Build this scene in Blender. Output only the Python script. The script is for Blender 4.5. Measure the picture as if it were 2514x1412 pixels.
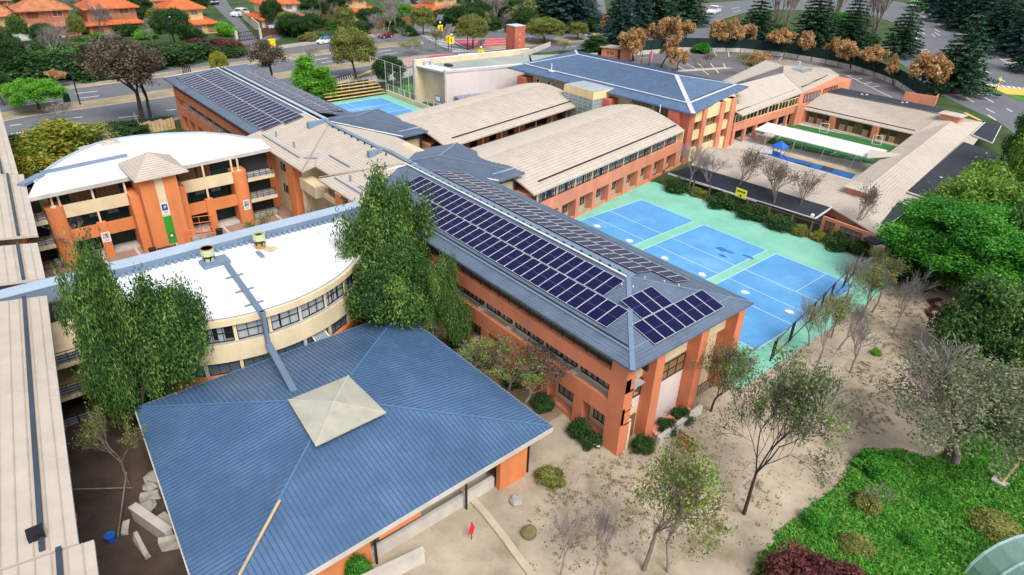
import bpy, math, random
import numpy as np
from mathutils import Vector, Matrix
for o in list(bpy.data.objects): bpy.data.objects.remove(o)
sc = bpy.context.scene
COL = sc.collection
# ---------------------------------------------------------------- camera
# world frame: X runs along the long classroom spine, Y across it, Z up, metres
F_PX, PITCH, ROLL, AZ = 1620.3, 0.51928, 0.03633, math.radians(-48.82)
CAM_H = 36.0
def _basis():
    cp, sp = math.cos(PITCH), math.sin(PITCH)
    fw = np.array([0, cp, -sp]); up = np.array([0, sp, cp]); rt = np.array([1., 0, 0])
    cr, sr = math.cos(ROLL), math.sin(ROLL)
    r2, u2 = rt*cr+up*sr, up*cr-rt*sr
    ca, sa = math.cos(AZ), math.sin(AZ)
    M = np.array([[ca, sa, 0], [-sa, ca, 0], [0, 0, 1.]])
    return M@r2, M@u2, M@fw
RT, UP, FW = _basis()
def _ray(px, py): return RT*(px-1257)/F_PX - UP*(py-706)/F_PX + FW
_r0 = _ray(1512, 1120); _k = -CAM_H/_r0[2]
CAM = np.array([-_r0[0]*_k, -_r0[1]*_k, CAM_H])
def at(px, py, z=0.0):
    d = _ray(px, py); k = (z-CAM_H)/d[2]
    return (CAM[0]+d[0]*k, CAM[1]+d[1]*k, z)
def dist(p): return float(np.dot(np.array(p)-CAM, FW))
cd = bpy.data.cameras.new('camera'); cam = bpy.data.objects.new('camera', cd); COL.objects.link(cam)
cd.sensor_width = 36.0; cd.lens = 36.0*F_PX/2514.0; cd.clip_start = 0.5; cd.clip_end = 4000
mw = Matrix.Identity(4)
for i in range(3):
    mw[i][0], mw[i][1], mw[i][2], mw[i][3] = RT[i], UP[i], -FW[i], CAM[i]
cam.matrix_world = mw
sc.camera = cam
# ---------------------------------------------------------------- sky, sun, exposure
SUN_DIR = Vector((0.60, -0.12, 0.80)).normalized()
world = bpy.data.worlds.new('World'); sc.world = world; world.use_nodes = True
wn = world.node_tree.nodes; wl = world.node_tree.links
for n in list(wn): wn.remove(n)
out = wn.new('ShaderNodeOutputWorld'); bg = wn.new('ShaderNodeBackground'); sky = wn.new('ShaderNodeTexSky')
hs = wn.new('ShaderNodeHueSaturation'); hs.inputs['Saturation'].default_value = 0.42
sky.sky_type = 'NISHITA'; sky.sun_disc = False
sky.sun_elevation = math.asin(SUN_DIR.z); sky.sun_rotation = math.atan2(SUN_DIR.x, SUN_DIR.y)
sky.air_density = 1.0; sky.dust_density = 3.0; sky.ozone_density = 1.0
bg.inputs['Strength'].default_value = 0.14
wl.new(sky.outputs[0], hs.inputs['Color']); wl.new(hs.outputs[0], bg.inputs[0]); wl.new(bg.outputs[0], out.inputs[0])
sl = bpy.data.lights.new('sun', 'SUN'); sl.energy = 1.5; sl.angle = math.radians(26); sl.color = (1, .95, .88)
so = bpy.data.objects.new('sun', sl); COL.objects.link(so)
so.rotation_euler = (-SUN_DIR).to_track_quat('-Z', 'Y').to_euler()
sc.view_settings.view_transform = 'Standard'; sc.view_settings.look = 'None'
sc.view_settings.gamma = 1.0; sc.view_settings.use_curve_mapping = False
sc.view_settings.exposure = 0.64
sc.render.engine = 'CYCLES'
# ---------------------------------------------------------------- helpers
rng = np.random.default_rng(7)
R = random.Random(11)
WLOC = {}
SPLIT = {'door_panel','locker_panel','tower_buttress','tower_wall','orange_wall','post','pillar','leg','notice_board','wood_panel','slender_post','roof_vent','vent_pipe','stair','roof_duct','roof_fan',
         'chimney_stub','low_wall','rung','corner_post','gallery_floor','roof_bracket','support','strut','picket','wall_end','gable_lower_wall','roof_chimney','inner_wall','ridge_clamp','railing_panel','duct_bracket','inner_lamp','core_wall','rear_wall','coping','spandrel_wall','gable_wall','walkway_slab','duct_box','wheel_arch','board','end_wall','white_railing','light_slot','window_pair','snow_guard','hip_cap','ridge_flashing','gutter','frame_slab','ledge_slab','glazing_rib','mast','conduit'}
def _name(n): return n
def empty(name, label, cat, loc, group=None, rot=0.0, scale=None):
    o = bpy.data.objects.new(name, None); COL.objects.link(o)
    o.location = loc; o.rotation_euler = (0, 0, rot); o.empty_display_size = 0.3
    if scale: o.scale = scale
    o['label'] = label; o['category'] = cat
    if group: o['group'] = group
    WLOC[o.name] = Vector(loc)
    return o
def tag(o, label, cat, group=None):
    o['label'] = label; o['category'] = cat
    if group: o['group'] = group
    return o
def wloc(o): return WLOC.get(o.name, Vector((0, 0, 0))) if o else Vector((0, 0, 0))
class M:
    """collects faces; build() links them as one mesh object"""
    def __init__(s): s.v = []; s.f = []; s.mi = []
    def poly(s, pts, mi=0):
        n = len(s.v); s.v += [tuple(p) for p in pts]; s.f.append(tuple(range(n, n+len(pts)))); s.mi.append(mi)
    def hexa(s, c, mi=0):
        n = len(s.v); s.v += [tuple(p) for p in c]
        for f in ((3,2,1,0),(4,5,6,7),(0,1,5,4),(1,2,6,5),(2,3,7,6),(3,0,4,7)):
            s.f.append(tuple(n+i for i in f)); s.mi.append(mi)
    def box(s, x0, x1, y0, y1, z0, z1, mi=0):
        x0, x1 = sorted((x0, x1)); y0, y1 = sorted((y0, y1)); z0, z1 = sorted((z0, z1))
        s.hexa([(x0,y0,z0),(x1,y0,z0),(x1,y1,z0),(x0,y1,z0),(x0,y0,z1),(x1,y0,z1),(x1,y1,z1),(x0,y1,z1)], mi)
    def prism(s, pts, z0, z1, mi=0):
        n = len(pts); k = len(s.v)
        a = sum(pts[i][0]*pts[(i+1)%n][1]-pts[(i+1)%n][0]*pts[i][1] for i in range(n))
        if a < 0: pts = pts[::-1]
        s.v += [(p[0], p[1], z0) for p in pts]+[(p[0], p[1], z1) for p in pts]
        s.f.append(tuple(range(k+n-1, k-1, -1))); s.f.append(tuple(range(k+n, k+2*n))); s.mi += [mi, mi]
        for i in range(n):
            j = (i+1) % n; s.f.append((k+i, k+j, k+n+j, k+n+i)); s.mi.append(mi)
    def slab(s, pts, th, mi=0):
        """planar-ish polygon pts (3D) extruded straight down by th"""
        n = len(pts); k = len(s.v)
        a = sum(pts[i][0]*pts[(i+1)%n][1]-pts[(i+1)%n][0]*pts[i][1] for i in range(n))
        if a < 0: pts = pts[::-1]
        s.v += [tuple(p) for p in pts]+[(p[0], p[1], p[2]-th) for p in pts]
        s.f.append(tuple(range(k, k+n))); s.f.append(tuple(range(k+2*n-1, k+n-1, -1))); s.mi += [mi, mi]
        for i in range(n):
            j = (i+1) % n; s.f.append((k+i, k+n+i, k+n+j, k+j)); s.mi.append(mi)
    def beam(s, p, q, w, h, mi=0, up=(0,0,1)):
        p = Vector(p); q = Vector(q); d = (q-p)
        if d.length < 1e-6: return
        d.normalize(); u = Vector(up)
        sd = d.cross(u)
        if sd.length < 1e-4: sd = d.cross(Vector((1,0,0)))
        sd.normalize(); u2 = sd.cross(d).normalized()
        a = sd*(w/2); b = u2*(h/2)
        s.hexa([p-a-b, p+a-b, p+a+b, p-a+b, q-a-b, q+a-b, q+a+b, q-a+b], mi)
    def tube(s, p, q, r0, r1=None, n=6, mi=0, cap=True):
        r1 = r0 if r1 is None else r1
        p = Vector(p); q = Vector(q); d = q-p
        if d.length < 1e-6: return
        d.normalize(); a = d.orthogonal().normalized(); b = d.cross(a)
        k = len(s.v)
        for c, r in ((p, r0), (q, r1)):
            for i in range(n):
                t = 2*math.pi*i/n; s.v.append(tuple(c+a*(math.cos(t)*r)+b*(math.sin(t)*r)))
        for i in range(n):
            j = (i+1) % n; s.f.append((k+i, k+j, k+n+j, k+n+i)); s.mi.append(mi)
        if cap:
            s.f.append(tuple(range(k+n-1, k-1, -1))); s.f.append(tuple(range(k+n, k+2*n))); s.mi += [mi, mi]
    def path(s, pts, r, n=5, mi=0):
        for a, b in zip(pts[:-1], pts[1:]): s.tube(a, b, r, r, n, mi)
    def lathe(s, c, prof, n=12, mi=0):
        """prof = [(r,z)...] about the vertical axis through c"""
        k = len(s.v)
        for r, z in prof:
            for i in range(n):
                t = 2*math.pi*i/n; s.v.append((c[0]+r*math.cos(t), c[1]+r*math.sin(t), c[2]+z))
        for a in range(len(prof)-1):
            for i in range(n):
                j = (i+1) % n
                s.f.append((k+a*n+i, k+a*n+j, k+(a+1)*n+j, k+(a+1)*n+i)); s.mi.append(mi)
        s.f.append(tuple(range(k+n-1, k-1, -1))); s.mi.append(mi)
        e = k+(len(prof)-1)*n; s.f.append(tuple(range(e, e+n))); s.mi.append(mi)
    def islands(s):
        par = list(range(len(s.v)))
        def fd(i):
            while par[i] != i: par[i] = par[par[i]]; i = par[i]
            return i
        for f in s.f:
            a = fd(f[0])
            for j in f[1:]: par[fd(j)] = a
        gr = {}
        for k, f in enumerate(s.f): gr.setdefault(fd(f[0]), []).append(k)
        out = []
        for fs in gr.values():
            m = M(); mp = {}
            for k in fs:
                for v in s.f[k]:
                    if v not in mp: mp[v] = len(m.v); m.v.append(s.v[v])
                m.f.append(tuple(mp[v] for v in s.f[k])); m.mi.append(s.mi[k])
            out.append(m)
        return out
    def build(s, name, mats, parent=None, kind=None, smooth=False, label=None):
        if name in SPLIT and parent is not None and kind is None:
            pc = s.islands()
            if 1 < len(pc) <= 300: return [m.build(name, mats, parent, 'thing_piece', smooth, label) for m in pc][0]
        if kind == 'thing_piece': kind = None
        me = bpy.data.meshes.new(name); w = wloc(parent)
        me.from_pydata([(a-w.x, b-w.y, c-w.z) for a, b, c in s.v], [], s.f)
        if not isinstance(mats, (list, tuple)): mats = [mats]
        for m in mats: me.materials.append(m)
        if len(mats) > 1: me.polygons.foreach_set('material_index', s.mi)
        if smooth: me.polygons.foreach_set('use_smooth', [True]*len(me.polygons))
        me.update()
        o = bpy.data.objects.new(name, me); COL.objects.link(o)
        if parent: o.parent = parent
        WLOC[o.name] = w
        if kind: o['kind'] = kind
        if label: o['label'] = label
        return o
class Fr:
    """local frame on a wall: a along, o outward, z up"""
    def __init__(s, A, B, side=1):
        s.A = Vector((A[0], A[1], 0)); d = Vector((B[0]-A[0], B[1]-A[1], 0)); s.L = d.length; s.e = d.normalized()
        s.n = Vector((s.e.y, -s.e.x, 0))*side
    def pt(s, a, o, z): p = s.A+s.e*a+s.n*o; return (p.x, p.y, z)
    def box(s, m, a0, a1, o0, o1, z0, z1, mi=0):
        c = [s.pt(a0,o0,z0), s.pt(a1,o0,z0), s.pt(a1,o1,z0), s.pt(a0,o1,z0), s.pt(a0,o0,z1), s.pt(a1,o0,z1), s.pt(a1,o1,z1), s.pt(a0,o1,z1)]
        m.hexa(c, mi)
def on_plane(px, py, fn, z0=8.0, n=25):
    z = z0
    for _ in range(n):
        p = at(px, py, z); z = 0.5*z+0.5*fn(p[0], p[1])
    return at(px, py, z)
# ---------------------------------------------------------------- materials
MATS = {}
def mat(name, col, rough=0.75, var=0.12, scale=3.0, bump=0.0, bscale=40.0, spec=0.35, metal=0.0, stain=0.0, patch=None, speck=None):
    if name in MATS: return MATS[name]
    m = bpy.data.materials.new(name); m.use_nodes = True; nt = m.node_tree; N = nt.nodes; L = nt.links
    b = N['Principled BSDF']; b.inputs['Roughness'].default_value = rough
    b.inputs['Specular IOR Level'].default_value = spec; b.inputs['Metallic'].default_value = metal
    tc = N.new('ShaderNodeTexCoord'); geo = N.new('ShaderNodeNewGeometry')
    no = N.new('ShaderNodeTexNoise'); no.inputs['Scale'].default_value = scale*0.1; no.inputs['Detail'].default_value = 6
    no.inputs['Roughness'].default_value = 0.65
    L.new(geo.outputs['Position'], no.inputs['Vector'])
    cr = N.new('ShaderNodeValToRGB')
    lo = [max(0, c*(1-var*1.6)) for c in col]; hi = [min(1, c*(1+var)) for c in col]
    cr.color_ramp.elements[0].position = .3; cr.color_ramp.elements[1].position = .7
    cr.color_ramp.elements[0].color = (*lo, 1); cr.color_ramp.elements[1].color = (*hi, 1)
    L.new(no.outputs['Fac'], cr.inputs['Fac'])
    last = cr.outputs['Color']
    if stain > 0:
        mp = N.new('ShaderNodeMapping'); mp.inputs['Scale'].default_value = (.7, .7, 0.16)
        L.new(geo.outputs['Position'], mp.inputs['Vector'])
        n2 = N.new('ShaderNodeTexNoise'); n2.inputs['Scale'].default_value = 1.3; n2.inputs['Detail'].default_value = 5
        L.new(mp.outputs[0], n2.inputs['Vector'])
        r2 = N.new('ShaderNodeValToRGB'); r2.color_ramp.elements[0].position = .35; r2.color_ramp.elements[1].position = .62
        r2.color_ramp.elements[0].color = (1-stain, 1-stain, 1-stain, 1); r2.color_ramp.elements[1].color = (1, 1, 1, 1)
        L.new(n2.outputs['Fac'], r2.inputs['Fac'])
        mx = N.new('ShaderNodeMixRGB'); mx.blend_type = 'MULTIPLY'; mx.inputs[0].default_value = 1
        L.new(last, mx.inputs[1]); L.new(r2.outputs[0], mx.inputs[2]); last = mx.outputs[0]
    for lay in (patch, speck):
        if not lay: continue
        pc, psc, plo, phi = lay
        n4 = N.new('ShaderNodeTexNoise'); n4.inputs['Scale'].default_value = psc; n4.inputs['Detail'].default_value = 8; n4.inputs['Roughness'].default_value = .7
        L.new(geo.outputs['Position'], n4.inputs['Vector'])
        r4 = N.new('ShaderNodeMapRange'); r4.inputs['From Min'].default_value = plo; r4.inputs['From Max'].default_value = phi
        L.new(n4.outputs['Fac'], r4.inputs['Value'])
        m4 = N.new('ShaderNodeMixRGB'); m4.inputs[2].default_value = (*pc, 1)
        L.new(r4.outputs[0], m4.inputs[0]); L.new(last, m4.inputs[1]); last = m4.outputs[0]
    L.new(last, b.inputs['Base Color'])
    if bump > 0:
        n3 = N.new('ShaderNodeTexNoise'); n3.inputs['Scale'].default_value = bscale*0.1; n3.inputs['Detail'].default_value = 4
        L.new(geo.outputs['Position'], n3.inputs['Vector'])
        bp = N.new('ShaderNodeBump'); bp.inputs['Strength'].default_value = bump; bp.inputs['Distance'].default_value = 0.05
        L.new(n3.outputs['Fac'], bp.inputs['Height']); L.new(bp.outputs[0], b.inputs['Normal'])
    MATS[name] = m
    return m
def leaf_mat(name, cols, trans=0.3):
    if name in MATS: return MATS[name]
    m = bpy.data.materials.new(name); m.use_nodes = True; nt = m.node_tree; N = nt.nodes; L = nt.links
    b = N['Principled BSDF']; b.inputs['Roughness'].default_value = .6; b.inputs['Specular IOR Level'].default_value = .25
    a = N.new('ShaderNodeAttribute'); a.attribute_name = 'tone'
    oi = N.new('ShaderNodeObjectInfo')
    ad = N.new('ShaderNodeMath'); ad.operation = 'MULTIPLY_ADD'; ad.inputs[1].default_value = 0.16; 
    L.new(oi.outputs['Random'], ad.inputs[0]); L.new(a.outputs['Fac'], ad.inputs[2])
    sb = N.new('ShaderNodeMath'); sb.operation = 'SUBTRACT'; sb.inputs[1].default_value = .08; L.new(ad.outputs[0], sb.inputs[0])
    cr = N.new('ShaderNodeValToRGB'); el = cr.color_ramp.elements
    while len(el) < len(cols): el.new(0.5)
    for i, c in enumerate(cols): el[i].position = i/(len(cols)-1); el[i].color = (*c, 1)
    L.new(sb.outputs[0], cr.inputs['Fac']); L.new(cr.outputs[0], b.inputs['Base Color'])
    tr = N.new('ShaderNodeBsdfTranslucent'); L.new(cr.outputs[0], tr.inputs['Color'])
    mx = N.new('ShaderNodeMixShader'); mx.inputs[0].default_value = trans
    L.new(b.outputs[0], mx.inputs[1]); L.new(tr.outputs[0], mx.inputs[2]); L.new(mx.outputs[0], N['Material Output'].inputs[0])
    MATS[name] = m
    return m
def glass_mat(name, tint, see=0.45):
    if name in MATS: return MATS[name]
    m = bpy.data.materials.new(name); m.use_nodes = True; nt = m.node_tree; N = nt.nodes; L = nt.links
    b = N['Principled BSDF']; b.inputs['Base Color'].default_value = (*tint, 1); b.inputs['Roughness'].default_value = .06
    b.inputs['Specular IOR Level'].default_value = .8
    tr = N.new('ShaderNodeBsdfTransparent'); mx = N.new('ShaderNodeMixShader'); mx.inputs[0].default_value = see
    L.new(b.outputs[0], mx.inputs[1]); L.new(tr.outputs[0], mx.inputs[2]); L.new(mx.outputs[0], N['Material Output'].inputs[0])
    MATS[name] = m
    return m
ORANGE = mat('orange_render', (.68,.225,.115), .85, .10, 2.0, .25, 60, stain=.12, speck=((.50,.20,.12), .9, .60, .85))
TERRA = mat('terracotta_render', (.69,.235,.085), .85, .08, 2.0, .25, 60, stain=.12, speck=((.52,.21,.10), .9, .60, .85))
SALMON = mat('salmon_render', (.68,.265,.155), .85, .10, 2.0, .2, 60, stain=.12, speck=((.52,.23,.15), .9, .60, .85))
BRICKRED = mat('red_plaster', (.55,.16,.10), .85, .12, 4.0, .2, 60, stain=.15)
CREAM = mat('cream_render', (.72,.59,.38), .85, .08, 2.0, .2, 60, stain=.12, speck=((.52,.44,.31), .9, .60, .85))
YELLOWC = mat('yellow_cream_render', (.78,.62,.33), .85, .08, 2.0, .2, 60, stain=.10)
LAVEN = mat('pale_lavender_render', (.70,.62,.60), .85, .05, 2.0, .2, 60, stain=.04)
BEIGE = mat('beige_roof_tile', (.52,.455,.385), .7, .06, 6.0, .15, 50, stain=.03, speck=((.40,.35,.30), 1.1, .58, .80))
BEIGE_RIB = mat('beige_tile_lap', (.42,.355,.30), .75, .12, 6.0)
SLATE = mat('slate_roof', (.115,.155,.22), .6, .14, 5.0, .2, 120, speck=((.17,.20,.25), 1.2, .56, .80))
SLATE_RIB = mat('slate_lap', (.09,.125,.18), .6, .12, 5.0)
OFFSLATE = mat('blue_slate_roof', (.105,.17,.285), .6, .16, 9.0, .3, 160)
OFFLAP = mat('blue_slate_lap', (.085,.14,.24), .6, .12, 9.0)
FLASH = mat('pale_blue_flashing', (.165,.235,.34), .4, .06, 4.0)
FLASHL = mat('light_flashing', (.38,.47,.57), .4, .06, 4.0)
WHITEP = mat('white_paint', (.80,.80,.80), .55, .05, 6.0)
WHITEW = mat('weathered_white_paint', (.56,.59,.64), .6, .14, 18.0)
MEMB = mat('white_membrane', (.80,.82,.84), .55, .06, 2.0, .15, 20, stain=.05, patch=((.66,.68,.70), .35, .54, .80), speck=((.58,.58,.57), 2.4, .64, .80))
BLUEMET = mat('blue_metal_roof', (.074,.145,.268), .40, .14, 1.6, spec=.5, stain=.10, patch=((.12,.20,.33), .30, .50, .80), speck=((.16,.21,.29), 3.0, .66, .82))
BLUERIB = mat('blue_metal_rib', (.045,.10,.20), .4, .10, 2.0, spec=.5)
DARKMET = mat('dark_metal', (.02,.025,.028), .5, .2, 5.0)
GREYMET = mat('grey_metal', (.42,.44,.46), .45, .1, 5.0, spec=.5)
GALV = mat('galvanised_steel', (.55,.58,.60), .4, .1, 5.0, spec=.5)
BLUEGREY = mat('blue_grey_metal', (.17,.24,.34), .45, .08, 3.0)
PVDARK = mat('solar_cell', (.006,.0075,.052), .25, .2, 12.0, spec=.2)
PVEDGE = mat('panel_frame', (.72,.72,.78), .35, .03, 4.0, spec=.5)
BLACKROOF = mat('black_felt_roof', (.028,.034,.048), .8, .15, 4.0, .3, 80)
INTERIOR = mat('painted_interior_shade', (.03,.035,.035), .9, .2, 3.0)  # near-black walls: shade inside the openings is put into the colour
GREENDARK = mat('dark_green_panel', (.012,.035,.03), .6, .2, 3.0)
WOODB = mat('brown_wood', (.26,.12,.045), .7, .2, 8.0)
WOODD = mat('dark_wood', (.10,.05,.025), .8, .25, 8.0)
TIMBER = mat('timber_post', (.17,.105,.05), .85, .25, 10.0)
PALEWOOD = mat('pale_wood', (.55,.40,.22), .7, .15, 8.0)
CONC = mat('concrete', (.40,.38,.36), .85, .12, 3.0, .2, 60, stain=.15)
LCONC = mat('pale_concrete', (.56,.52,.47), .85, .12, 3.0, .2, 60, stain=.12)
ASPH = mat('asphalt', (.15,.158,.175), .85, .14, 1.2, .2, 200, patch=((.10,.105,.115), .12, .55, .68), speck=((.20,.205,.215), .8, .58, .75))
ASPH2 = mat('parking_asphalt', (.15,.14,.145), .88, .16, 1.2, .2, 200, patch=((.095,.09,.095), .10, .5, .68), speck=((.20,.19,.19), .9, .58, .75))
KERB = mat('kerb_stone', (.50,.45,.38), .85, .15, 3.0)
LINEW = mat('road_paint', (.72,.72,.72), .6, .10, 8.0)
LINEY = mat('yellow_paint', (.72,.50,.10), .6, .10, 8.0)
REDPAVE = mat('red_road_coating', (.50,.085,.11), .75, .14, 3.0)
COURTB = mat('court_blue', (.10,.33,.64), .6, .12, 1.6, patch=((.22,.48,.74), .11, .50, .78), speck=((.16,.40,.68), 1.6, .56, .78))
COURTG = mat('court_green', (.21,.53,.40), .65, .10, 2.2, patch=((.33,.58,.46), .13, .5, .75), speck=((.18,.42,.33), 1.3, .6, .78))
COURTL = mat('court_line', (.62,.74,.78), .6, .06, 8.0)
DIRT = mat('sandy_dirt', (.43,.355,.265), .95, .22, 2.2, .6, 60, patch=((.20,.165,.095), .16, .52, .70), speck=((.20,.155,.105), 2.2, .60, .78))
DIRTD = mat('brown_soil', (.27,.19,.125), .95, .25, 2.0, .5, 60)
DRYG = mat('dry_verge', (.35,.28,.18), .95, .25, 2.0, .5, 60)
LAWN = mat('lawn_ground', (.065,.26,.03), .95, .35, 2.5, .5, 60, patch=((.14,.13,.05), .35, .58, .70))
LAWND = mat('dark_lawn_ground', (.045,.085,.022), .95, .35, 1.6, .5, 60)  # darker green-brown ground colour, used for the base ground and roundabout
TURF = mat('artificial_turf', (.03,.16,.035), .9, .15, 10.0)
PATIO = mat('patio_paving', (.34,.22,.16), .85, .12, 6.0, .2, 60)
PAVE = mat('pavement', (.36,.33,.31), .85, .14, 3.0, .2, 60)
ROCK = mat('grey_stone', (.42,.40,.38), .9, .25, 8.0, .5, 40)
TILE = mat('orange_roof_tile', (.62,.17,.06), .75, .16, 6.0)
TILEO = mat('aged_roof_tile', (.48,.19,.09), .8, .25, 8.0)
TILER = mat('tile_ridge_row', (.50,.13,.05), .75, .16, 6.0)
HOUSE = mat('house_ochre_wall', (.62,.42,.20), .85, .10, 2.0, .2, 60)
HOUSEB = mat('house_brick_wall', (.42,.17,.09), .85, .14, 6.0, .2, 60)
HOUSEW = mat('house_pale_wall', (.68,.60,.48), .85, .08, 2.0, .2, 60)
MESHG = mat('dark_green_mesh', (.008,.028,.028), .85, .2, 4.0)
BARK = mat('bark_brown', (.10,.075,.055), .9, .3, 14.0)
BARKG = mat('bark_grey', (.23,.20,.18), .9, .3, 14.0)
BARKD = mat('bark_dark', (.045,.038,.035), .9, .3, 14.0)
TWIG = mat('twig_grey', (.27,.235,.22), .9, .2, 14.0)
TWIGB = mat('twig_brown', (.21,.165,.13), .9, .2, 14.0)
GLASSD = glass_mat('dark_window_glass', (.02,.03,.035), .72)
GLASSL = glass_mat('pale_window_glass', (.30,.38,.40), .25)
GLASSG = glass_mat('green_block_glass', (.28,.36,.36), .10)
CURT = mat('white_curtain', (.70,.72,.74), .8, .06, 6.0)
BLUEP = mat('blue_plastic', (.02,.12,.55), .4, .08, 5.0, spec=.5)
REDP = mat('red_paint', (.55,.02,.03), .5, .08, 5.0)
YELP = mat('yellow_plastic', (.85,.62,.02), .5, .06, 5.0)
GREENB = mat('green_banner', (.03,.30,.03), .7, .06, 5.0)
BLACKP = mat('black_paint', (.012,.012,.014), .4, .1, 5.0)
RUBBER = mat('tyre_rubber', (.015,.015,.016), .8, .1, 5.0)
L_PEP = leaf_mat('leaf_pepper', [(.018,.055,.014),(.045,.12,.028),(.11,.215,.045),(.23,.35,.08)])
L_PALE = leaf_mat('leaf_pale_green', [(.06,.14,.02),(.13,.26,.03),(.22,.38,.05),(.32,.47,.09)])
L_LUSH = leaf_mat('leaf_lush', [(.02,.11,.01),(.04,.20,.018),(.07,.30,.028),(.13,.41,.045)])
L_DARK = leaf_mat('leaf_dark_green', [(.012,.04,.012),(.025,.075,.02),(.05,.12,.03),(.09,.17,.04)])
L_OLIVE = leaf_mat('leaf_olive', [(.08,.11,.025),(.16,.20,.045),(.26,.28,.07),(.38,.36,.11)])
L_BRIGHT = leaf_mat('leaf_bright', [(.05,.19,.015),(.10,.32,.02),(.17,.44,.04),(.26,.52,.07)])
L_YEL = leaf_mat('leaf_yellow', [(.09,.14,.02),(.19,.25,.03),(.33,.35,.045),(.48,.36,.05)])
L_ORA = leaf_mat('leaf_rust', [(.22,.12,.05),(.44,.25,.10),(.60,.38,.17),(.70,.50,.28)])
L_BRO = leaf_mat('leaf_brown', [(.055,.042,.036),(.10,.078,.062),(.17,.13,.095),(.25,.20,.13)])
L_CON = leaf_mat('leaf_conifer', [(.006,.03,.016),(.014,.055,.026),(.03,.09,.04),(.06,.14,.06)], .15)
L_CONB = leaf_mat('leaf_blue_conifer', [(.008,.03,.03),(.018,.055,.05),(.035,.09,.075),(.06,.13,.10)], .15)
L_GREY = leaf_mat('leaf_grey_green', [(.07,.10,.055),(.13,.17,.085),(.21,.24,.13),(.32,.33,.20)])
L_RED = leaf_mat('leaf_dark_red', [(.06,.015,.02),(.11,.03,.035),(.17,.05,.05),(.22,.09,.07)])
GRASSL = leaf_mat('grass_blade', [(.035,.16,.014),(.065,.27,.022),(.11,.37,.04),(.22,.44,.08)])
DRYL = leaf_mat('dry_grass_blade', [(.20,.16,.09),(.30,.24,.13),(.38,.32,.17),(.30,.32,.10)])
# ================================================================ ground and roads
def sheet(name, pts, z, m, th=0.0):
    q = M(); pts = [(p[0], p[1]) for p in pts]
    if th: q.prism(pts, z-th, z)
    else: q.poly([(p[0], p[1], z) for p in pts])
    o = q.build(name, m); o['kind'] = 'structure'; return o
def pxs(*pts): return [at(x, y, 0)[:2] for x, y in pts]
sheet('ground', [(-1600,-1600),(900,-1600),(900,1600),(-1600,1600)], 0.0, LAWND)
sheet('sandy_yard', [(-24,-50),(60,-50),(60,64),(1.5,64),(-2,56),(-34,51.5),(-34,49),(-41,49),(-41,-4.4),(-24,-4.4)], 0.02, DIRT)
sheet('planting_soil', [(-40,-4.6),(-6,-4.6),(-6,.2),(-40,.2)], 0.035, DIRTD)
sheet('brown_soil_yard', [(-36,-33.5),(4,-36),(4,-29),(-2.2,-28.7),(-23.2,-26.4),(-36,-24)], 0.035, mat('dark_brown_soil', (.085,.062,.048), .95, .3, 3.0, .5, 60))  # brown soil, with the corner vignette's darkening mixed into its colour
lawn_px = [(1830,1475),(1868,1372),(1925,1300),(2000,1245),(2065,1190),(2100,1125),(2200,1105),(2300,1130),(2390,1060),(2450,900),(2530,850),(2760,850),(2760,1500)]
LAWN_W = pxs(*lawn_px)
sheet('lawn', LAWN_W, 0.04, LAWN)
sheet('patio_paving', [(-62,-34),(-35,-34),(-35,3),(-62,3)], 0.03, PATIO)
q = M()
for k in range(9):
    q.box(-61, -36.5, -29.5+k*3.4, -29.2+k*3.4, .03, .038)
for k in range(3): q.box(-55.5+k*6, -55.2+k*6, -30, -1, .03, .037)
o = q.build('patio_band', LCONC); o['kind'] = 'structure'
# ---- sports court
sheet('court_surround', [(-36.6,15),(1.3,15),(1.3,49.4),(-36.6,49.4)], 0.05, COURTG, .06)
bl = [(-32.9, at(1680,553)[0]), (at(1680,572)[0], at(1881,616)[0]), (at(1903,625)[0], -1.2)]
courts = []
for i, (x0, x1) in enumerate(bl):
    sheet('court_surface', [(x0,21.3),(x1,21.3),(x1,42),(x0,42)], 0.058, COURTB)
q = M()
for x0, x1 in bl:
    for y in (21.3, at(1900,777)[1], at(1890,730)[1], at(1840,668)[1], 42):
        q.box(x0, x1, y-.035, y+.035, .058, .064)
    for x in (x0, x1): q.box(x-.035, x+.035, 21.3, 42, .058, .0645)
x0, x1 = bl[2]; q.box(x1-3.6, x1-3.54, at(1840,668)[1], 42, .058, .0643)
o = q.build('court_lines', COURTL); o['kind'] = 'structure'
WET = mat('damp_court_patch', (.035,.155,.42), .35, .1, 3.0)
def blob(cx, cy, rx, ry, seed, n=16):
    r_ = random.Random(seed); ph = [r_.uniform(.75, 1.2) for _ in range(n)]
    return [(cx+rx*ph[i]*math.cos(2*math.pi*i/n), cy+ry*ph[i]*math.sin(2*math.pi*i/n)) for i in range(n)]
for i, (px, py, rx, ry) in enumerate([(1771,613,.75,.5),(1791,620,.6,.3),(1773,629,.5,.3),(1831,629,.45,.25),(1843,634,.45,.3)]):
    c = at(px, py); sheet('damp_patch', blob(c[0], c[1], rx, ry, i), .066+.001*i, WET)
for i, (px, py) in enumerate([(1466,556),(1546,592),(1632,635),(1724,675),(1829,718),(1938,766)]):
    c = at(px, py); sheet('white_court_patch', blob(c[0], c[1], .55, .42, 40+i, 14), .068, LINEW)
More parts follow.
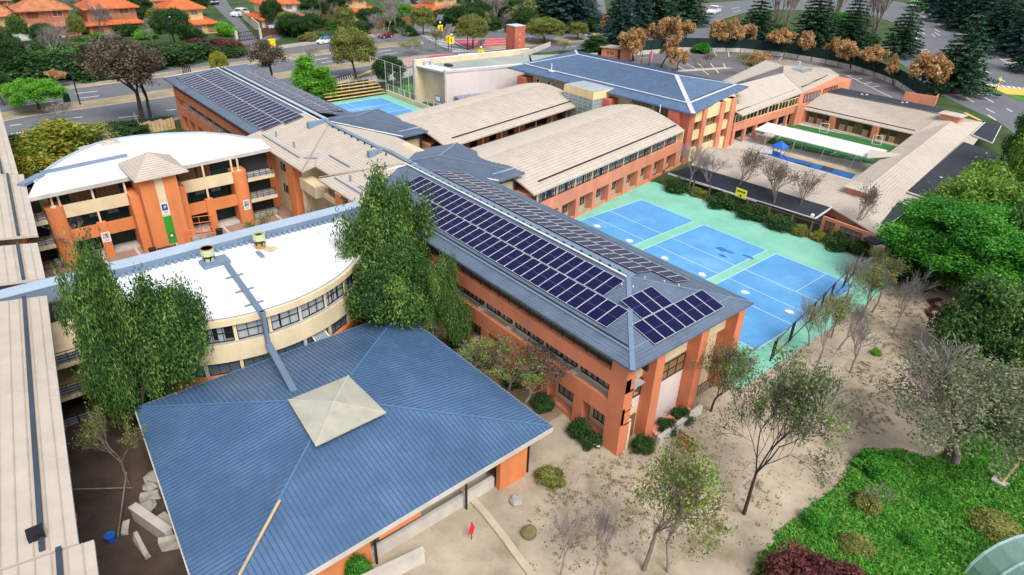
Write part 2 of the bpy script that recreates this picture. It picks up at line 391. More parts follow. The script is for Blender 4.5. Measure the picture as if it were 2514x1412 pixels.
# ---- avenue
aven = [(-150,-110),(-157.5,-13.7),(-162,17.7),(-169.6,57.5),(-173.6,93)] + pxs((1155,79),(1280,76),(1400,77),(1480,80),(1525,88),(1500,112),(1400,124),(1290,132),(1110,148),(1000,170),(860,197),(690,225)) + [(-112,1),(-113.5,-24),(-113,-110)]
sheet('avenue', aven, 0.05, ASPH)
def island(name, pts, top=.15, m=DRYG):
    """raised island with a kerb ring"""
    q = M(); cx = sum(p[0] for p in pts)/len(pts); cy = sum(p[1] for p in pts)/len(pts)
    q.prism(pts, .0, top); o = q.build(name, KERB); o['kind'] = 'structure'
    inn = []
    n = len(pts)
    for i in range(n):
        a = Vector(pts[i-1]); b = Vector(pts[i]); c = Vector(pts[(i+1) % n])
        d1 = (b-a).normalized(); d2 = (c-b).normalized()
        sgn = 1 if sum(pts[k][0]*pts[(k+1)%n][1]-pts[(k+1)%n][0]*pts[k][1] for k in range(n)) > 0 else -1
        nn = Vector((-d1.y-d2.y, d1.x+d2.x))*sgn
        if nn.length < 1e-3: nn = Vector((-d1.y, d1.x))*sgn
        nn.normalize(); inn.append(tuple(b+nn*.28))
    sheet(name+'_soil', inn, top+.02, m)
island('median_strip', pxs((-60,238),(0,229),(199,209),(474,169),(700,137),(828,120),(900,111),(1035,99),(1040,108),(950,117),(828,131),(709,146),(474,180),(199,216),(0,236),(-60,246)))
island('median_strip', pxs((-60,290),(60,268),(143,257),(221,249),(450,215),(600,193),(768,167),(840,157),(975,141),(1000,146),(975,152),(860,168),(806,175),(600,209),(420,238),(219,266),(60,289),(-60,312)))
island('median_strip', pxs((1150,128),(1160,117),(1240,113),(1280,102),(1400,94),(1440,92),(1465,95),(1440,101),(1400,105),(1280,116),(1200,125)))
sheet('far_pavement', [(-154,-110),(-157.5,-13.7),(-162,17.7),(-169.6,57.5),(-173.6,93)]+pxs((1155,79),(1280,76),(1400,77),(1400,70),(1280,69),(1155,72),(1000,74),(775,100),(600,124),(440,149),(230,181),(100,193))+[(-160,-110)], .10, PAVE, .12)
sheet('near_pavement', [(-113,-110),(-113.5,-24),(-112,1)]+pxs((690,225),(860,197),(1000,170),(1110,148),(1000,190),(860,215),(700,240),(430,296))+[(-109.5,-24),(-109.5,-110)], .10, PAVE, .12)
sheet('corner_paving', pxs((975,141),(1040,136),(1110,132),(1120,141),(1000,166),(985,150)), .07, mat('pinkish_paving',(.42,.30,.25),.9,.15,3.0))
sheet('red_crossing', pxs((1113,99),(1240,93),(1246,113),(1180,121),(1150,120)), .058, REDPAVE)
sheet('red_crossing', pxs((1062,137),(1112,133),(1124,139),(1035,146)), .076, REDPAVE)
q = M()
def dash(m, a, b, w, z=.064):
    p = Vector(at(*a)); r_ = Vector(at(*b)); d = (r_-p); d.normalize(); n = Vector((-d.y, d.x, 0))*(w/2)
    m.hexa([tuple(v)[:2]+(z-.01,) for v in (p-n, p+n, r_+n, r_-n)]+[tuple(v)[:2]+(z,) for v in (p-n, p+n, r_+n, r_-n)])
for a, b in [((55,259),(132,249)),((62,247),(92,243)),((184,231),(240,224)),((196,242),(244,236)),((24,309),(53,306)),((26,329),(58,325)),((146,293),(204,288)),((153,310),(211,303)),
             ((290,290),(340,285)),((410,272),(432,269)),((788,155),(828,149)),((772,148),(805,143)),((927,128),(960,123)),((945,134),(975,130)),((815,188),(832,186)),((1280,92),(1306,90)),
             ((1295,98),(1323,95)),((1363,93),(1390,91)),((1386,96),(1412,94)),((1390,116),(1420,113)),((700,150),(730,146))]:
    dash(q, a, b, .32)
for a, b in [((1115,98),(1240,95)),((1130,104),(1244,101)),((1150,111),(1246,107)),((1112,101),(1146,119))]: dash(q, a, b, .35, .07)
for k in range(15):
    f = k/14; a = (1020+90*f, 81+47*f); b = (1046+104*f, 79+46*f); dash(q, a, b, .8, .072)
for k in range(9):
    f = k/8; dash(q, (1122+50*f, 141-9*f), (1130+62*f, 133-5*f), .6, .08)
for k in range(7):
    f = k/6; dash(q, (1405+40*f, 81+8*f), (1430+40*f, 80+8*f), .9, .072)
o = q.build('avenue_markings', LINEW); o['kind'] = 'structure'
q = M()
dash(q, (1455,83), (1480,82), 1.4, .075); dash(q, (830,207),(930,168), 1.2, .125)
o = q.build('yellow_kerb_markings', LINEY); o['kind'] = 'structure'
# ---- streets between the far houses
sheet('side_street', pxs((585,150),(640,130),(735,60),(640,95)), .03, ASPH)
sheet('gated_lane', pxs((596,124),(650,118),(615,78),(575,30),(545,-15),(500,-15),(540,30),(585,72)), .06, ASPH)
sheet('gated_lane', pxs((1015,82),(1075,78),(1050,45),(1020,10),(1005,-15),(985,-15),(1000,20),(1018,50)), .06, ASPH)
sheet('side_street', pxs((1455,82),(1540,84),(1490,40),(1480,-20),(1440,-20),(1452,40),(1455,60)), .055, ASPH)
# ---- roundabout
rnd = pxs((1480,80),(1560,52),(1640,26),(1720,9),(1820,2),(1900,-8),(2000,-14),(2130,-10),(2230,10),(2262,42),(2330,74),(2400,108),(2440,138),(2514,186),(2620,240),(2620,420),(2514,345),(2450,300),(2375,265),(2300,228),(2262,200),(2215,158),(2140,130),(2050,112),(1950,100),(1850,95),(1700,95),(1560,104),(1500,112))
sheet('roundabout_road', rnd, .045, ASPH)
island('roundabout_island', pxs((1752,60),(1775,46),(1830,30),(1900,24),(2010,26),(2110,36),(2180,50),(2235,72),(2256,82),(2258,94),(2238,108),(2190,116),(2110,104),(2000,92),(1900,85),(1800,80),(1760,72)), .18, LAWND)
sheet('roadside_verge', pxs((2235,8),(2300,45),(2360,75),(2420,110),(2470,150),(2514,186),(2700,290),(2700,100),(2514,10),(2400,-20),(2235,-20)), .03, LAWN)
sheet('roadside_pavement', pxs((2232,10),(2262,42),(2330,74),(2400,108),(2440,138),(2514,186),(2620,240),(2640,225),(2514,168),(2455,120),(2410,88),(2340,62),(2270,30),(2245,8)), .11, PAVE, .12)
sheet('splitter_island', pxs((2405,207),(2440,212),(2530,240),(2514,252),(2470,235),(2425,222)), .08, mat('island_grass',(.08,.2,.03),.95,.3,3.0), .1)
q = M()
for a, b in [((2255,57),(2269,62)),((2256,68),(2272,75)),((2261,77),(2271,85)),((2295,72),(2307,79)),((2295,80),(2308,88)),((2288,85),(2296,91)),((2262,124),(2277,121)),((2385,151),(2402,164)),
             ((2417,173),(2431,181)),((2410,189),(2426,199)),((2452,192),(2467,201)),((2372,241),(2390,251)),((2417,240),(2439,252)),((2421,267),(2442,278)),((2471,267),(2485,275)),((2425,283),(2445,296)),
             ((2163,28),(2172,33)),((2310,234),(2448,232)),((1684,49),(1690,45)),((1728,42),(1738,37)),((1720,53),(1722,56)),((1795,22),(1815,18)),((1765,17),(1780,16)),((1800,30),(1818,26)),((2380,141),(2410,143))]:
    dash(q, a, b, .34)
for a, b in [((2392,148),(2409,156)),((2409,156),(2400,147)),((2400,147),(2392,148))]: dash(q, a, b, .25)
for k in range(10):
    x = 2418+k*13.5; y = 205+k*1.6; dash(q, (x, y), (x+15, y+9), .75, .07)
o = q.build('roundabout_markings', LINEW); o['kind'] = 'structure'
sheet('yellow_box_marking', pxs((2428,212),(2520,220),(2530,236),(2470,232)), .09, LINEY)
q = M(); dash(q, (2368,277), (2408,297), .8, .065); o = q.build('yellow_kerb_line', LINEY); o['kind'] = 'structure'
# ---- car park
WALLP = [(-108.6,126.2),(-104.9,146.4),(-94.4,161.8),(-82.9,167.5),(-70,168.2),(-61.9,167),(-53,162.3),(-45.5,157),(-39,149.5),(-33,142)]
sheet('car_park', WALLP[:-1]+[(-30,138),(-21,126),(-21,121),(-46,121),(-62,128),(-56,95),(-70,80),(-95,78),(-112,100),(-112,120)], .035, ASPH2)
q = M()
for a, b in [((1665,163),(1682,172)),((1684,156),(1712,171)),((1712,154),(1727,168)),((1718,168),(1740,184)),((1744,156),(1765,180)),((1752,126),(1760,139)),((1776,156),(1781,167)),((1788,128),(1790,140)),
             ((1884,139),(1878,146)),((1920,141),(1908,152)),((2027,178),(2046,182)),((2076,186),(2090,186)),((2098,196),(2116,193)),((2120,206),(2140,203)),((2142,214),(2160,211)),((2080,186),(2190,240)),((1640,170),(1655,176)),((1570,143),(1592,141))]:
    dash(q, a, b, .22, .045)
o = q.build('parking_bay_lines', LINEW); o['kind'] = 'structure'
sheet('parking_kerb', pxs((1660,173),(1700,171),(1775,166),(1800,168),(1775,170),(1700,175),(1662,177)), .12, KERB, .12)
# ---- kindergarten yard
sheet('playground_paving', [(-43,65),(-14,65),(-14,103),(-43,103)], .03, LCONC)
tf = [at(*p)[:2] for p in ((1880,352),(1940,302),(2230,364),(2205,372),(2195,382),(2140,404))]
sheet('artificial_turf', tf, .045, TURF)
sheet('blue_rubber_mat', [at(*p)[:2] for p in ((1830,372),(1905,380),(1935,383),(2105,425),(2085,445),(1990,430),(1850,390))], .05, mat('blue_rubber', (.03,.12,.36), .8, .15, 4.0))
q = M()
for pts in ([(2022,408),(2050,416),(2040,424),(2012,416)], [(1950,398),(1995,408),(1985,414),(1940,404)]):
    q.poly([at(*p)[:2]+(.058,) for p in pts])
o = q.build('dark_blue_rubber_tile', mat('dark_blue_rubber', (.02,.04,.10), .8, .15, 4.0)); o['kind'] = 'structure'
q = M()
for a, b in [((1950,315),(2185,372)),((1950,315),(1940,324)),((2078,349),(2072,354)),((1905,345),(2140,404)),((1905,345),(1922,330)),((2052,374),(2040,382)),((2040,379),(2066,385))]:
    dash(q, a, b, .12, .056)
for cx, cy, r_ in ((1960,362,1.4),(2094,394,1.4),(2048,380,.6)):
    c = at(cx, cy)
    for k in range(14):
        t0 = 2*math.pi*k/14; t1 = 2*math.pi*(k+1)/14
        q.beam((c[0]+r_*math.cos(t0), c[1]+r_*math.sin(t0), .053), (c[0]+r_*math.cos(t1), c[1]+r_*math.sin(t1), .053), .1, .008)
o = q.build('turf_lines', LINEW); o['kind'] = 'structure'
sheet('worn_yard_edge', [at(*p)[:2] for p in ((1905,375),(1935,379),(2110,424),(2105,429),(1930,384))], .055, mat('ochre_rubber', (.50,.36,.16), .9, .2, 4.0))
# ---- upper left small court
sheet('small_court_surround', [(-107,22),(-79,22),(-79,43.3),(-107,43.3)], .05, COURTG)
sheet('small_court_surface', [(-104.5,24),(-83,24),(-83,41),(-104.5,41)], .058, COURTB)
q = M()
for y in (24, 32.5, 41): q.box(-104.5, -83, y-.06, y+.06, .058, .064)
for x in (-104.5, -99, -93.7, -83): q.box(x-.06, x+.06, 24, 41, .058, .0645)
o = q.build('small_court_lines', COURTL); o['kind'] = 'structure'
sheet('front_garden', [(-112,44.5),(-98,44.5),(-98,60),(-112,60)], .03, mat('garden_grass',(.07,.2,.03),.95,.3,3.0))
# ================================================================ building helpers
def window(par, fr, a0, a1, o, z0, z1, cols=3, rows=1, fm=None, gl=None, curtain=False, name='window', bar=.06):
    """framed window on a wall frame; pane (and curtain) are its children"""
    q = M(); fm = fm or DARKMET
    if gl is None: gl = R.choices([GLASSD, glass_mat('greenish_window_glass', (.05,.08,.08), .6), glass_mat('sky_window_glass', (.16,.20,.23), .45)], [5, 3, 2])[0]
    fr.box(q, a0, a1, o-.04, o+.05, z0, z0+bar); fr.box(q, a0, a1, o-.04, o+.05, z1-bar, z1)
    for i in range(cols+1):
        a = a0+(a1-a0)*i/cols; w = bar if i in (0, cols) else bar*.7
        a = min(max(a, a0+w/2), a1-w/2); fr.box(q, a-w/2, a+w/2, o-.038, o+.048, z0+bar, z1-bar)
    for j in range(1, rows):
        z = z0+(z1-z0)*j/rows; fr.box(q, a0+bar, a1-bar, o-.036, o+.046, z-bar*.35, z+bar*.35)
    w = q.build(name, fm, par)
    q = M(); q.poly([fr.pt(a0+.02, o, z0+.02), fr.pt(a1-.02, o, z0+.02), fr.pt(a1-.02, o, z1-.02), fr.pt(a0+.02, o, z1-.02)])
    q.build('pane', gl, w)
    if curtain:
        q = M(); n = max(6, int((a1-a0)/.16)); g = R.uniform(.0, .35)
        for i in range(n):
            if R.random() < .12+g*.4: continue
            b0 = a0+(a1-a0)*i/n; b1 = a0+(a1-a0)*(i+1)/n; d0 = -.05-.04*(i % 2); d1 = -.05-.04*((i+1) % 2)
            q.poly([fr.pt(b0, o+d0, z0+.05), fr.pt(b1, o+d1, z0+.05), fr.pt(b1, o+d1, z1-.05), fr.pt(b0, o+d0, z1-.05)])
        if q.f: q.build('curtain', CURT, w)
    return w
def clip_line(poly, p, d):
    t0, t1 = -1e9, 1e9; n = len(poly)
    ar = sum(poly[i][0]*poly[(i+1)%n][1]-poly[(i+1)%n][0]*poly[i][1] for i in range(n))
    P2 = poly if ar > 0 else poly[::-1]
    for i in range(n):
        a = P2[i]; b = P2[(i+1)%n]; ex, ey = b[0]-a[0], b[1]-a[1]
        den = -ey*d[0]+ex*d[1]; num = -ey*(p[0]-a[0])+ex*(p[1]-a[1])
        if abs(den) < 1e-9:
            if num < 0: return None
            continue
        t = -num/den
        if den > 0: t0 = max(t0, t)
        else: t1 = min(t1, t)
    return (t0, t1) if t1-t0 > .15 else None
def ribs(q, pts, d, spacing, w=.05, h=.04, off=.0, mi=0):
    """laps or seams: thin bars along plan direction d across a planar convex roof face"""
    p0, p1, p2 = [Vector(p) for p in (pts[0], pts[1], pts[-1])]
    nrm = (p1-p0).cross(p2-p0)
    if nrm.z < 0: nrm = -nrm
    nrm.normalize()
    def zf(x, y): return p0.z-(nrm.x*(x-p0.x)+nrm.y*(y-p0.y))/nrm.z
    L_ = math.hypot(*d); d = (d[0]/L_, d[1]/L_); pn = (-d[1], d[0])
    pr = [p[0]*pn[0]+p[1]*pn[1] for p in pts]; lo, hi = min(pr), max(pr)
    k = lo+spacing*.5
    while k < hi:
        b = (pn[0]*k, pn[1]*k); c = clip_line([(p[0], p[1]) for p in pts], b, d)
        if c:
            a = (b[0]+d[0]*c[0], b[1]+d[1]*c[0]); e = (b[0]+d[0]*c[1], b[1]+d[1]*c[1])
            o = nrm*(h/2+off-.006)
            q.beam(Vector((a[0], a[1], zf(*a)))+o, Vector((e[0], e[1], zf(*e)))+o, w, h, mi, up=nrm)
        k += spacing
def strip(q, a, b, w, h=.06, lift=.05, mi=0):
    """flashing or guard bar between two 3D roof points"""
    up = Vector((0, 0, lift)); q.beam(Vector(a)+up, Vector(b)+up, w, h, mi)
def roof(par, faces, m, ribm=None, spacing=.45, th=.22, name='roof', ribname='roof_course', eave_dirs=None, w=.05, h=.04):
    q = M()
    for f in faces: q.slab(f, th)
    r_ = q.build(name, m, par)
    if ribm:
        q = M()
        for i, f in enumerate(faces):
            d = eave_dirs[i] if eave_dirs else (f[1][0]-f[0][0], f[1][1]-f[0][1])
            ribs(q, f, d, spacing, w, h)
        q.build(ribname, ribm, r_, kind='stuff')
    return r_
# solar panel, one shared mesh: 1.0 wide (x), 2.0 along the slope (y)
q = M(); q.box(0, 1.0, 0, 2.02, 0, .035, 0)
for x0, x1, y0, y1 in ((0,.022,0,2.02),(.978,1,0,2.02),(.022,.978,0,.022),(.022,.978,1.998,2.02)): q.box(x0, x1, y0, y1, .0351, .045, 1)
q.box(.035, .965, 1.0, 1.015, .0352, .04, 2)
for k in range(1, 6): q.box(.035+.155*k-.004, .035+.155*k+.004, .035, 1.98, .0352, .037, 3)
_pm = bpy.data.meshes.new('solar_panel'); _pm.from_pydata(q.v, [], q.f)
for m_ in (PVDARK, PVEDGE, mat('panel_busbar', (.20,.18,.38), .4), mat('cell_line', (.012,.014,.07), .35)): _pm.materials.append(m_)
_pm.polygons.foreach_set('material_index', q.mi)
def panels(par, org, ex, ey, cells, px=1.04, py=2.09, sx=1.0, sy=1.0):
    """cells = (i, j) grid; org = lower corner, ex along eave, ey up the slope"""
    ex = Vector(ex).normalized(); ey = Vector(ey).normalized(); ez = ex.cross(ey)
    w = wloc(par)
    mw_ = Matrix((ex, ey, ez)).transposed().to_euler()
    for i, j in cells:
        o = bpy.data.objects.new('solar_panel', _pm); COL.objects.link(o); o.parent = par
        o.location = Vector(org)+ex*(i*px)+ey*(j*py)+ez*.10-w; o.rotation_euler = mw_
        o.scale = (sx, sy, 1)
ZE, ZR, TE0, TE1, TR = 8.6, 10.35, -.3, 14.85, 7.27
def zn(t): return ZE+(t-TE0)*(ZR-ZE)/(TR-TE0)
def zfar(t): return ZE+(TE1-t)*(ZR-ZE)/(TE1-TR)
def near_facade(b, s0, s1, bay=4.0, shrubs=True):
    """three storey orange front facing -Y at y=0"""
    fr = Fr((s0, 0), (s1, 0)); L_ = s1-s0
    q = M(); fr.box(q, 0, L_, -.55, 0, 5.95, 7.15); fr.box(q, 0, L_, -.30, 0, 2.95, 4.5); q.build('parapet_band', ORANGE, b)
    q = M(); n = int(L_/bay)
    pos = [L_-1.5]+[L_-4.9-bay*k for k in range(n) if L_-4.9-bay*k > 0]
    for p in pos[1:]:
        o = M(); fr.box(o, p, p+1.0, -.95, -.02, .02, 2.95); o.build('pillar', ORANGE, b)
    fr.box(q, L_-1.5, L_, -.95, .004, .02, 8.2); q.build('corner_pillar', ORANGE, b)
    q = M(); fr.box(q, 0, L_, -1.30, -1.05, .02, 2.9); fr.box(q, 0, L_, -1.30, -1.05, 4.17, 4.52); q.build('inner_wall', CREAM, b)
    q = M(); fr.box(q, 0, L_, -1.28, -.30, 4.10, 4.2); fr.box(q, 0, L_, -1.32, -.55, 5.9, 5.95); fr.box(q, 0, L_, -1.30, -.32, 2.80, 2.94); q.build('ledge_slab', LCONC, b)
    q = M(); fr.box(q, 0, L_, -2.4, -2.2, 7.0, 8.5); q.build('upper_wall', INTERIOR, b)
    q = M(); fr.box(q, 0, L_, -2.2, -.56, 5.97, 6.1); q.build('gallery_floor', CONC, b)
    q = M()
    for z in (7.35, 7.6, 7.85): fr.box(q, 0, L_-1.2, -.34, -.29, z, z+.04)
    k = .5
    while k < L_-1: fr.box(q, k, k+.05, -.345, -.285, 7.15, 7.9); k += 1.3
    q.build('railing', GREENDARK, b)
    for i, p in enumerate(pos[:-1]):
        a1 = p-.05; a0 = pos[i+1]+1.05
        if a1-a0 > 1.5: window(b, fr, a0+.35, a1-.1, -1.02, 1.0, 2.75, 4, 1, curtain=True)
        q = M(); fr.box(q, a0+.05, a1, -1.0, -.25, .02, .42); q.build('planter_wall', SALMON, b)
    k = L_-1.3-.0
    for i in range(int((L_-2)/bay)):
        a1 = L_-1.75-bay*i; a0 = a1-bay+.5
        window(b, fr, a0, (a0+a1)/2-.04, -1.02, 4.5, 5.92, 3, 1, curtain=True); window(b, fr, (a0+a1)/2+.04, a1, -1.02, 4.5, 5.92, 3, 1, curtain=True)
        q = M(); fr.box(q, a0-.35, a0-.1, -1.04, -.96, 4.2, 5.95); q.build('mullion_post', CREAM, b)
        q = M(); fr.box(q, a0-.5, a0+.05, -1.04, -.3, 4.16, 4.62); q.build('planter_divider', LCONC, b)
    return fr
# ================================================================ near classroom block with solar roof
b = empty('classroom_block', 'long orange block in front with rows of dark solar panels on its slate roof', 'school building', (0, 0, 0))
SL = -40.3
near_facade(b, SL+.3, 0)
q = M(); q.box(SL, -1.3, 1.4, 14.1, .02, 8.45); q.build('core_wall', CREAM, b)
q = M(); q.box(SL, -1, 14.1, 14.5, .02, 8.4); q.build('rear_wall', ORANGE, b)
# gable end facing +X
fg = Fr((0, 0), (0, 14.5), 1)
q = M(); fg.box(q, 1.0, 9.2, -1.2, -.9, 5.7, 8.45); fg.box(q, 9.2, 14.2, -1.25, -.75, 5.9, 8.45); fg.box(q, 1.0, 3.0, -1.2, -.85, .02, 4.0); fg.box(q, .9, 1.26, -1.25, -.82, .02, 8.4); q.build('gable_wall', CREAM, b)
q = M(); fg.box(q, 3.9, 8.9, -1.2, -.88, .02, 4.0); fg.box(q, 1.1, 3.0, -1.18, -.84, 2.8, 4.05); q.build('gable_lower_wall', LAVEN, b)
for a in (3.0, 8.45, 13.5):
    q = M(); fg.box(q, a, a+1.0, -1.3, .22, .02, 8.45); q.build('gable_pillar', ORANGE, b)
window(b, fg, 4.1, 8.3, -.8, 4.05, 5.65, 4, 2, gl=glass_mat('amber_window_glass', (.25,.16,.07), .2))
window(b, fg, 1.2, 2.95, -.8, 4.1, 5.65, 2, 2, gl=GLASSD)
q = M(); fg.box(q, 1.3, 2.8, -.86, -.78, .05, 2.3)
for k in range(6): fg.box(q, 1.32+.25*k, 1.54+.25*k, -.78, -.75, .08, 2.28)
q.build('door', WOODB, b)
q = M()
for k in range(14): fg.box(q, 9.5+k*.28, 9.54+k*.28, -.5, -.46, .05, 1.2)
fg.box(q, 9.4, 13.5, -.5, -.45, 1.2, 1.26); q.build('gate_railing', DARKMET, b)
q = M(); fg.box(q, 4.0, 8.8, -.2, 1.1, .02, .4); q.build('planter_wall', SALMON, b)
NE, EE, RE = (.56, TE0, ZE), (.56, TE1, ZE), (-6.7, TR, ZR)
NW, EW, RW = (SL, TE0, ZE), (SL, TE1, ZE), (SL, TR, ZR)
rf = roof(b, [[NW, NE, RE, RW], [EE, EW, RW, RE], [NE, EE, RE]], SLATE, SLATE_RIB, .30, .2, w=.03, h=.02)
q = M()
strip(q, NE, RE, .38, .05, .03); strip(q, EE, RE, .16, .03, .02); strip(q, (SL, TR+.55, zfar(TR+.55)), (-6.6, TR+.55, zfar(TR+.55)), .6, .05, .05)
q.build('ridge_flashing', FLASH, rf)
q = M(); q.tube((SL, TR-.25, ZR+.12), (-6.7, TR-.3, ZR+.10), .09, .09, 6); q.tube((-41.5, 3.2, zn(3.2)+.1),(-39.8, 6.9, zn(6.9)+.12), .07, .07, 5); q.build('conduit_pipe', WHITEP, rf)
q = M(); strip(q, (SL, .95, zn(.95)), (-.75, .95, zn(.95)), .14, .12, .07); strip(q, (-.85, 1.4, zn(.95)), (-.85, 13.6, zn(.95)), .14, .12, .07); strip(q, (SL, 13.7, zfar(13.7)), (-.8, 13.7, zfar(13.7)), .07, .06, .04); q.build('snow_guard', BLUEGREY, rf)
q = M(); strip(q, (SL, 1.25, zn(1.25)), (-1.2, 1.25, zn(1.25)), .12, .04, .03); q.build('guard_painted_shadow', DARKMET, rf)  # dark strip on the slate drawn as the guard's shadow, no real gap
q = M()
k = SL+.6
while k < -7.5: q.box(k, k+.25, TR-.12, TR+.02, ZR+.02, ZR+.2); k += 1.1
q.build('ridge_clamp', DARKMET, rf)
sl_n = Vector((0, TR-TE0, ZR-ZE)).normalized(); sl_f = Vector((0, -(TE1-TR), ZR-ZE)).normalized()
def row_n(u): return (TR-TE0)/math.hypot(TR-TE0, ZR-ZE)*u
t_b = 1.63; LP = 2.47
panels(rf, (-3.7-1.1*25, t_b, zn(t_b)), (1,0,0), sl_n, [(i, 0) for i in range(25)], 1.1, 2.53, 1.07, LP/2.02)
panels(rf, (-6.4-1.1*27, t_b, zn(t_b)), (1,0,0), sl_n, [(i, 1) for i in range(27)], 1.1, 2.53, 1.07, LP/2.02)
# far slope
tb = TR+1.30+4.13*abs(sl_f.y)
panels(rf, (-4.4, tb, zfar(tb)), (-1,0,0), sl_f, [(i, 0) for i in range(31)])
panels(rf, (-6.9, tb, zfar(tb)), (-1,0,0), sl_f, [(i, 1) for i in range(29)])
# hip end
eyh = Vector((RE[0]-.56, 0, ZR-ZE)).normalized()
zh = lambda x: ZE+(.56-x)*(ZR-ZE)/(.56-RE[0])
h0 = on_plane(1608, 851, lambda x, y: zh(x)); h1 = on_plane(1775, 754, lambda x, y: zh(x)); h2 = on_plane(1557, 797, lambda x, y: zh(x))
xl = (h0[0]+h1[0])/2; pw = (h1[1]-h0[1])/7; pl_ = max(1.9, (xl-h2[0])/abs(eyh.x))
panels(rf, (xl, h0[1], zh(xl)), (0,1,0), eyh, [(i, 0) for i in range(7)]+[(i, 1) for i in (1, 2, 3)], pw, pl_+.05, (pw-.03), pl_/2.02)
q = M()
for x, y in [(-6.2, 5.9),(-5.6,6.6),(-5.9,8.4),(-4.8,9.6),(-3.9,10.4)]: q.lathe((x, y, zh(x)+.02), [(.06,0),(.05,.1),(.02,.12)], 6)
q.build('roof_bracket', WHITEP, rf)
# ================================================================ far classroom block with solar roof
FS0, FS1 = -106.6, -67.0
b = empty('classroom_block', 'far orange block beside the avenue with solar panels on both slopes of its roof', 'school building', (FS0, 0, 0))
near_facade(b, FS0+2.2, FS1)
q = M(); q.box(FS0+2.2, FS1, 1.4, 14.3, .02, 8.45); q.build('core_wall', CREAM, b)
q = M(); q.box(FS0+2, FS0+2.3, 0, 14.5, .02, 8.4); q.box(FS0+2.3, FS1, 14.3, 14.5, .02, 8.4); q.build('end_wall', ORANGE, b)
A0, A1 = (FS0, TE0-.5, ZE), (FS0-4.2, TE1+.6, ZE)
RR = at(545, 165, ZR)
rf = roof(b, [[A0, (FS1, TE0-.5, ZE), (FS1, TR+.3, ZR), RR], [(FS1, TE1+.6, ZE), A1, RR, (FS1, TR+.3, ZR)], [A1, A0, RR]], SLATE, SLATE_RIB, .30, .2, w=.03, h=.02)
zfn = lambda y: ZE+(y-TE0+.5)*(ZR-ZE)/(TR+.8-TE0); zff = lambda y: ZE+(TE1+.6-y)*(ZR-ZE)/(TE1+.3-TR)
q = M(); strip(q, (-101.5, TR+.9, zff(TR+.9)), (FS1+5, TR+.9, zff(TR+.9)), .7, .05, .05); q.build('ridge_flashing', FLASHL, rf)
q = M(); q.tube((-101.5, TR-.2, ZR+.02), (FS1+6, TR-.2, ZR+.02), .1, .1, 6); strip(q, A0, RR, .2, .05, .04); strip(q, RR, A1, .2, .05, .04); q.build('conduit_pipe', WHITEP, rf)
q = M(); strip(q, (-103.5, .7, zfn(.7)), (FS1, .7, zfn(.7)), .14, .12, .08); strip(q, (-101.5, TR+.35, ZR+.0), (FS1+5, TR+.35, ZR), .14, .1, .06); q.build('snow_guard', DARKMET, rf)
sn = Vector((0, TR+.8-TE0, ZR-ZE)).normalized(); sf = Vector((0, -(TE1+.3-TR), ZR-ZE)).normalized()
panels(rf, (-102, .63, zfn(.63)), (1,0,0), sn, [(i, 0) for i in range(28)], 1.29, 2.95, 1.26, 1.43)
panels(rf, (-101.2, .63, zfn(.63)), (1,0,0), sn, [(i, 1) for i in range(28)], 1.29, 2.95, 1.26, 1.43)
panels(rf, (-68.6, 14.2, zff(14.2)), (-1,0,0), sf, [(i, 0) for i in range(27)], 1.29, 2.55, 1.26, 1.24)
panels(rf, (-66.2, 14.2, zff(14.2)), (-1,0,0), sf, [(i, 1) for i in range(27)], 1.29, 2.55, 1.26, 1.24)
# ================================================================ hub with tiled roofs
b = empty('hub_building', 'central cream and orange stair building under crossing beige tiled roofs', 'school building', (-53, 0, 0))
faces = [[(-66.8,-1.3,zn(-1.3)),(-49.8,-1.3,zn(-1.3)),(-49.8,.4,zn(.4)),(-59.5,TR,ZR),(-66.8,TR,ZR)],
         [(-49.8,.4,zn(.4)-.03),(-46.2,.4,zn(.4)-.03),(-40.5,TR,ZR-.03),(-59.5,TR,ZR-.03)],
         [(-46.2,-1.0,zn(-1)+.03),(-36.6,-1.0,zn(-1)+.03),(-40.6,TR-.4,zn(TR-.4)+.03)],
         [(-40.3,TR,ZR),(-61,TR,ZR),(-57,15.6,8.0),(-48.5,15.6,8.0),(-45,12,8.9)]]
rf = roof(b, faces, BEIGE, BEIGE_RIB, .42, .2, eave_dirs=[(1,0)]*4, w=.035, h=.03)
q = M()
for a, c in (((-64.8,.1,zn(.1)),(-53.4,.1,zn(.1))), ((-50.5,2.7,zn(2.7)),(-45.5,2.7,zn(2.7))), ((-44.6,.3,zn(.3)),(-38.2,.3,zn(.3)))): strip(q, a, c, .16, .12, .1)
strip(q, (-52.9,.4,zn(.4)), (-51.2,1.4,zn(1.4)), .12, .1, .1)
q.build('snow_guard', BLUEGREY, rf)
q = M()
for x in (-62.5, -57, -42.2): q.box(x-.08, x+.08, 1.0, 1.16, zn(1.1), zn(1.1)+.75)
q.box(-41.8, -41.64, 5.2, 5.36, zn(5.3), zn(5.3)+.6)
q.build('vent_pipe', BLUEGREY, rf)
q = M()
ps = [(-62,TR+.5,ZR+.12),(-58.8,TR+.1,ZR+.12),(-47.5,TR+.25,ZR+.12),(-44.5,TR+.6,ZR+.14),(-40,TR+.4,ZR+.12)]
for a, c in zip(ps[:-1], ps[1:]): q.beam(a, c, .55, .1)
q.build('ridge_flashing', FLASH, rf)
q = M(); q.box(-61.2,-60.5,TR-2.4,TR-.1, ZR-.55, ZR+.25); q.box(-46.0,-45.4,TR-1.9,TR-.1, ZR-.5, ZR+.3); q.build('roof_duct', BLUEGREY, rf)
q = M()
for k in range(9): q.box(-58+k*1.7, -57.85+k*1.7, TR-.35, TR-.2, ZR-.08, ZR+.2)
q.build('ridge_clamp', DARKMET, rf)
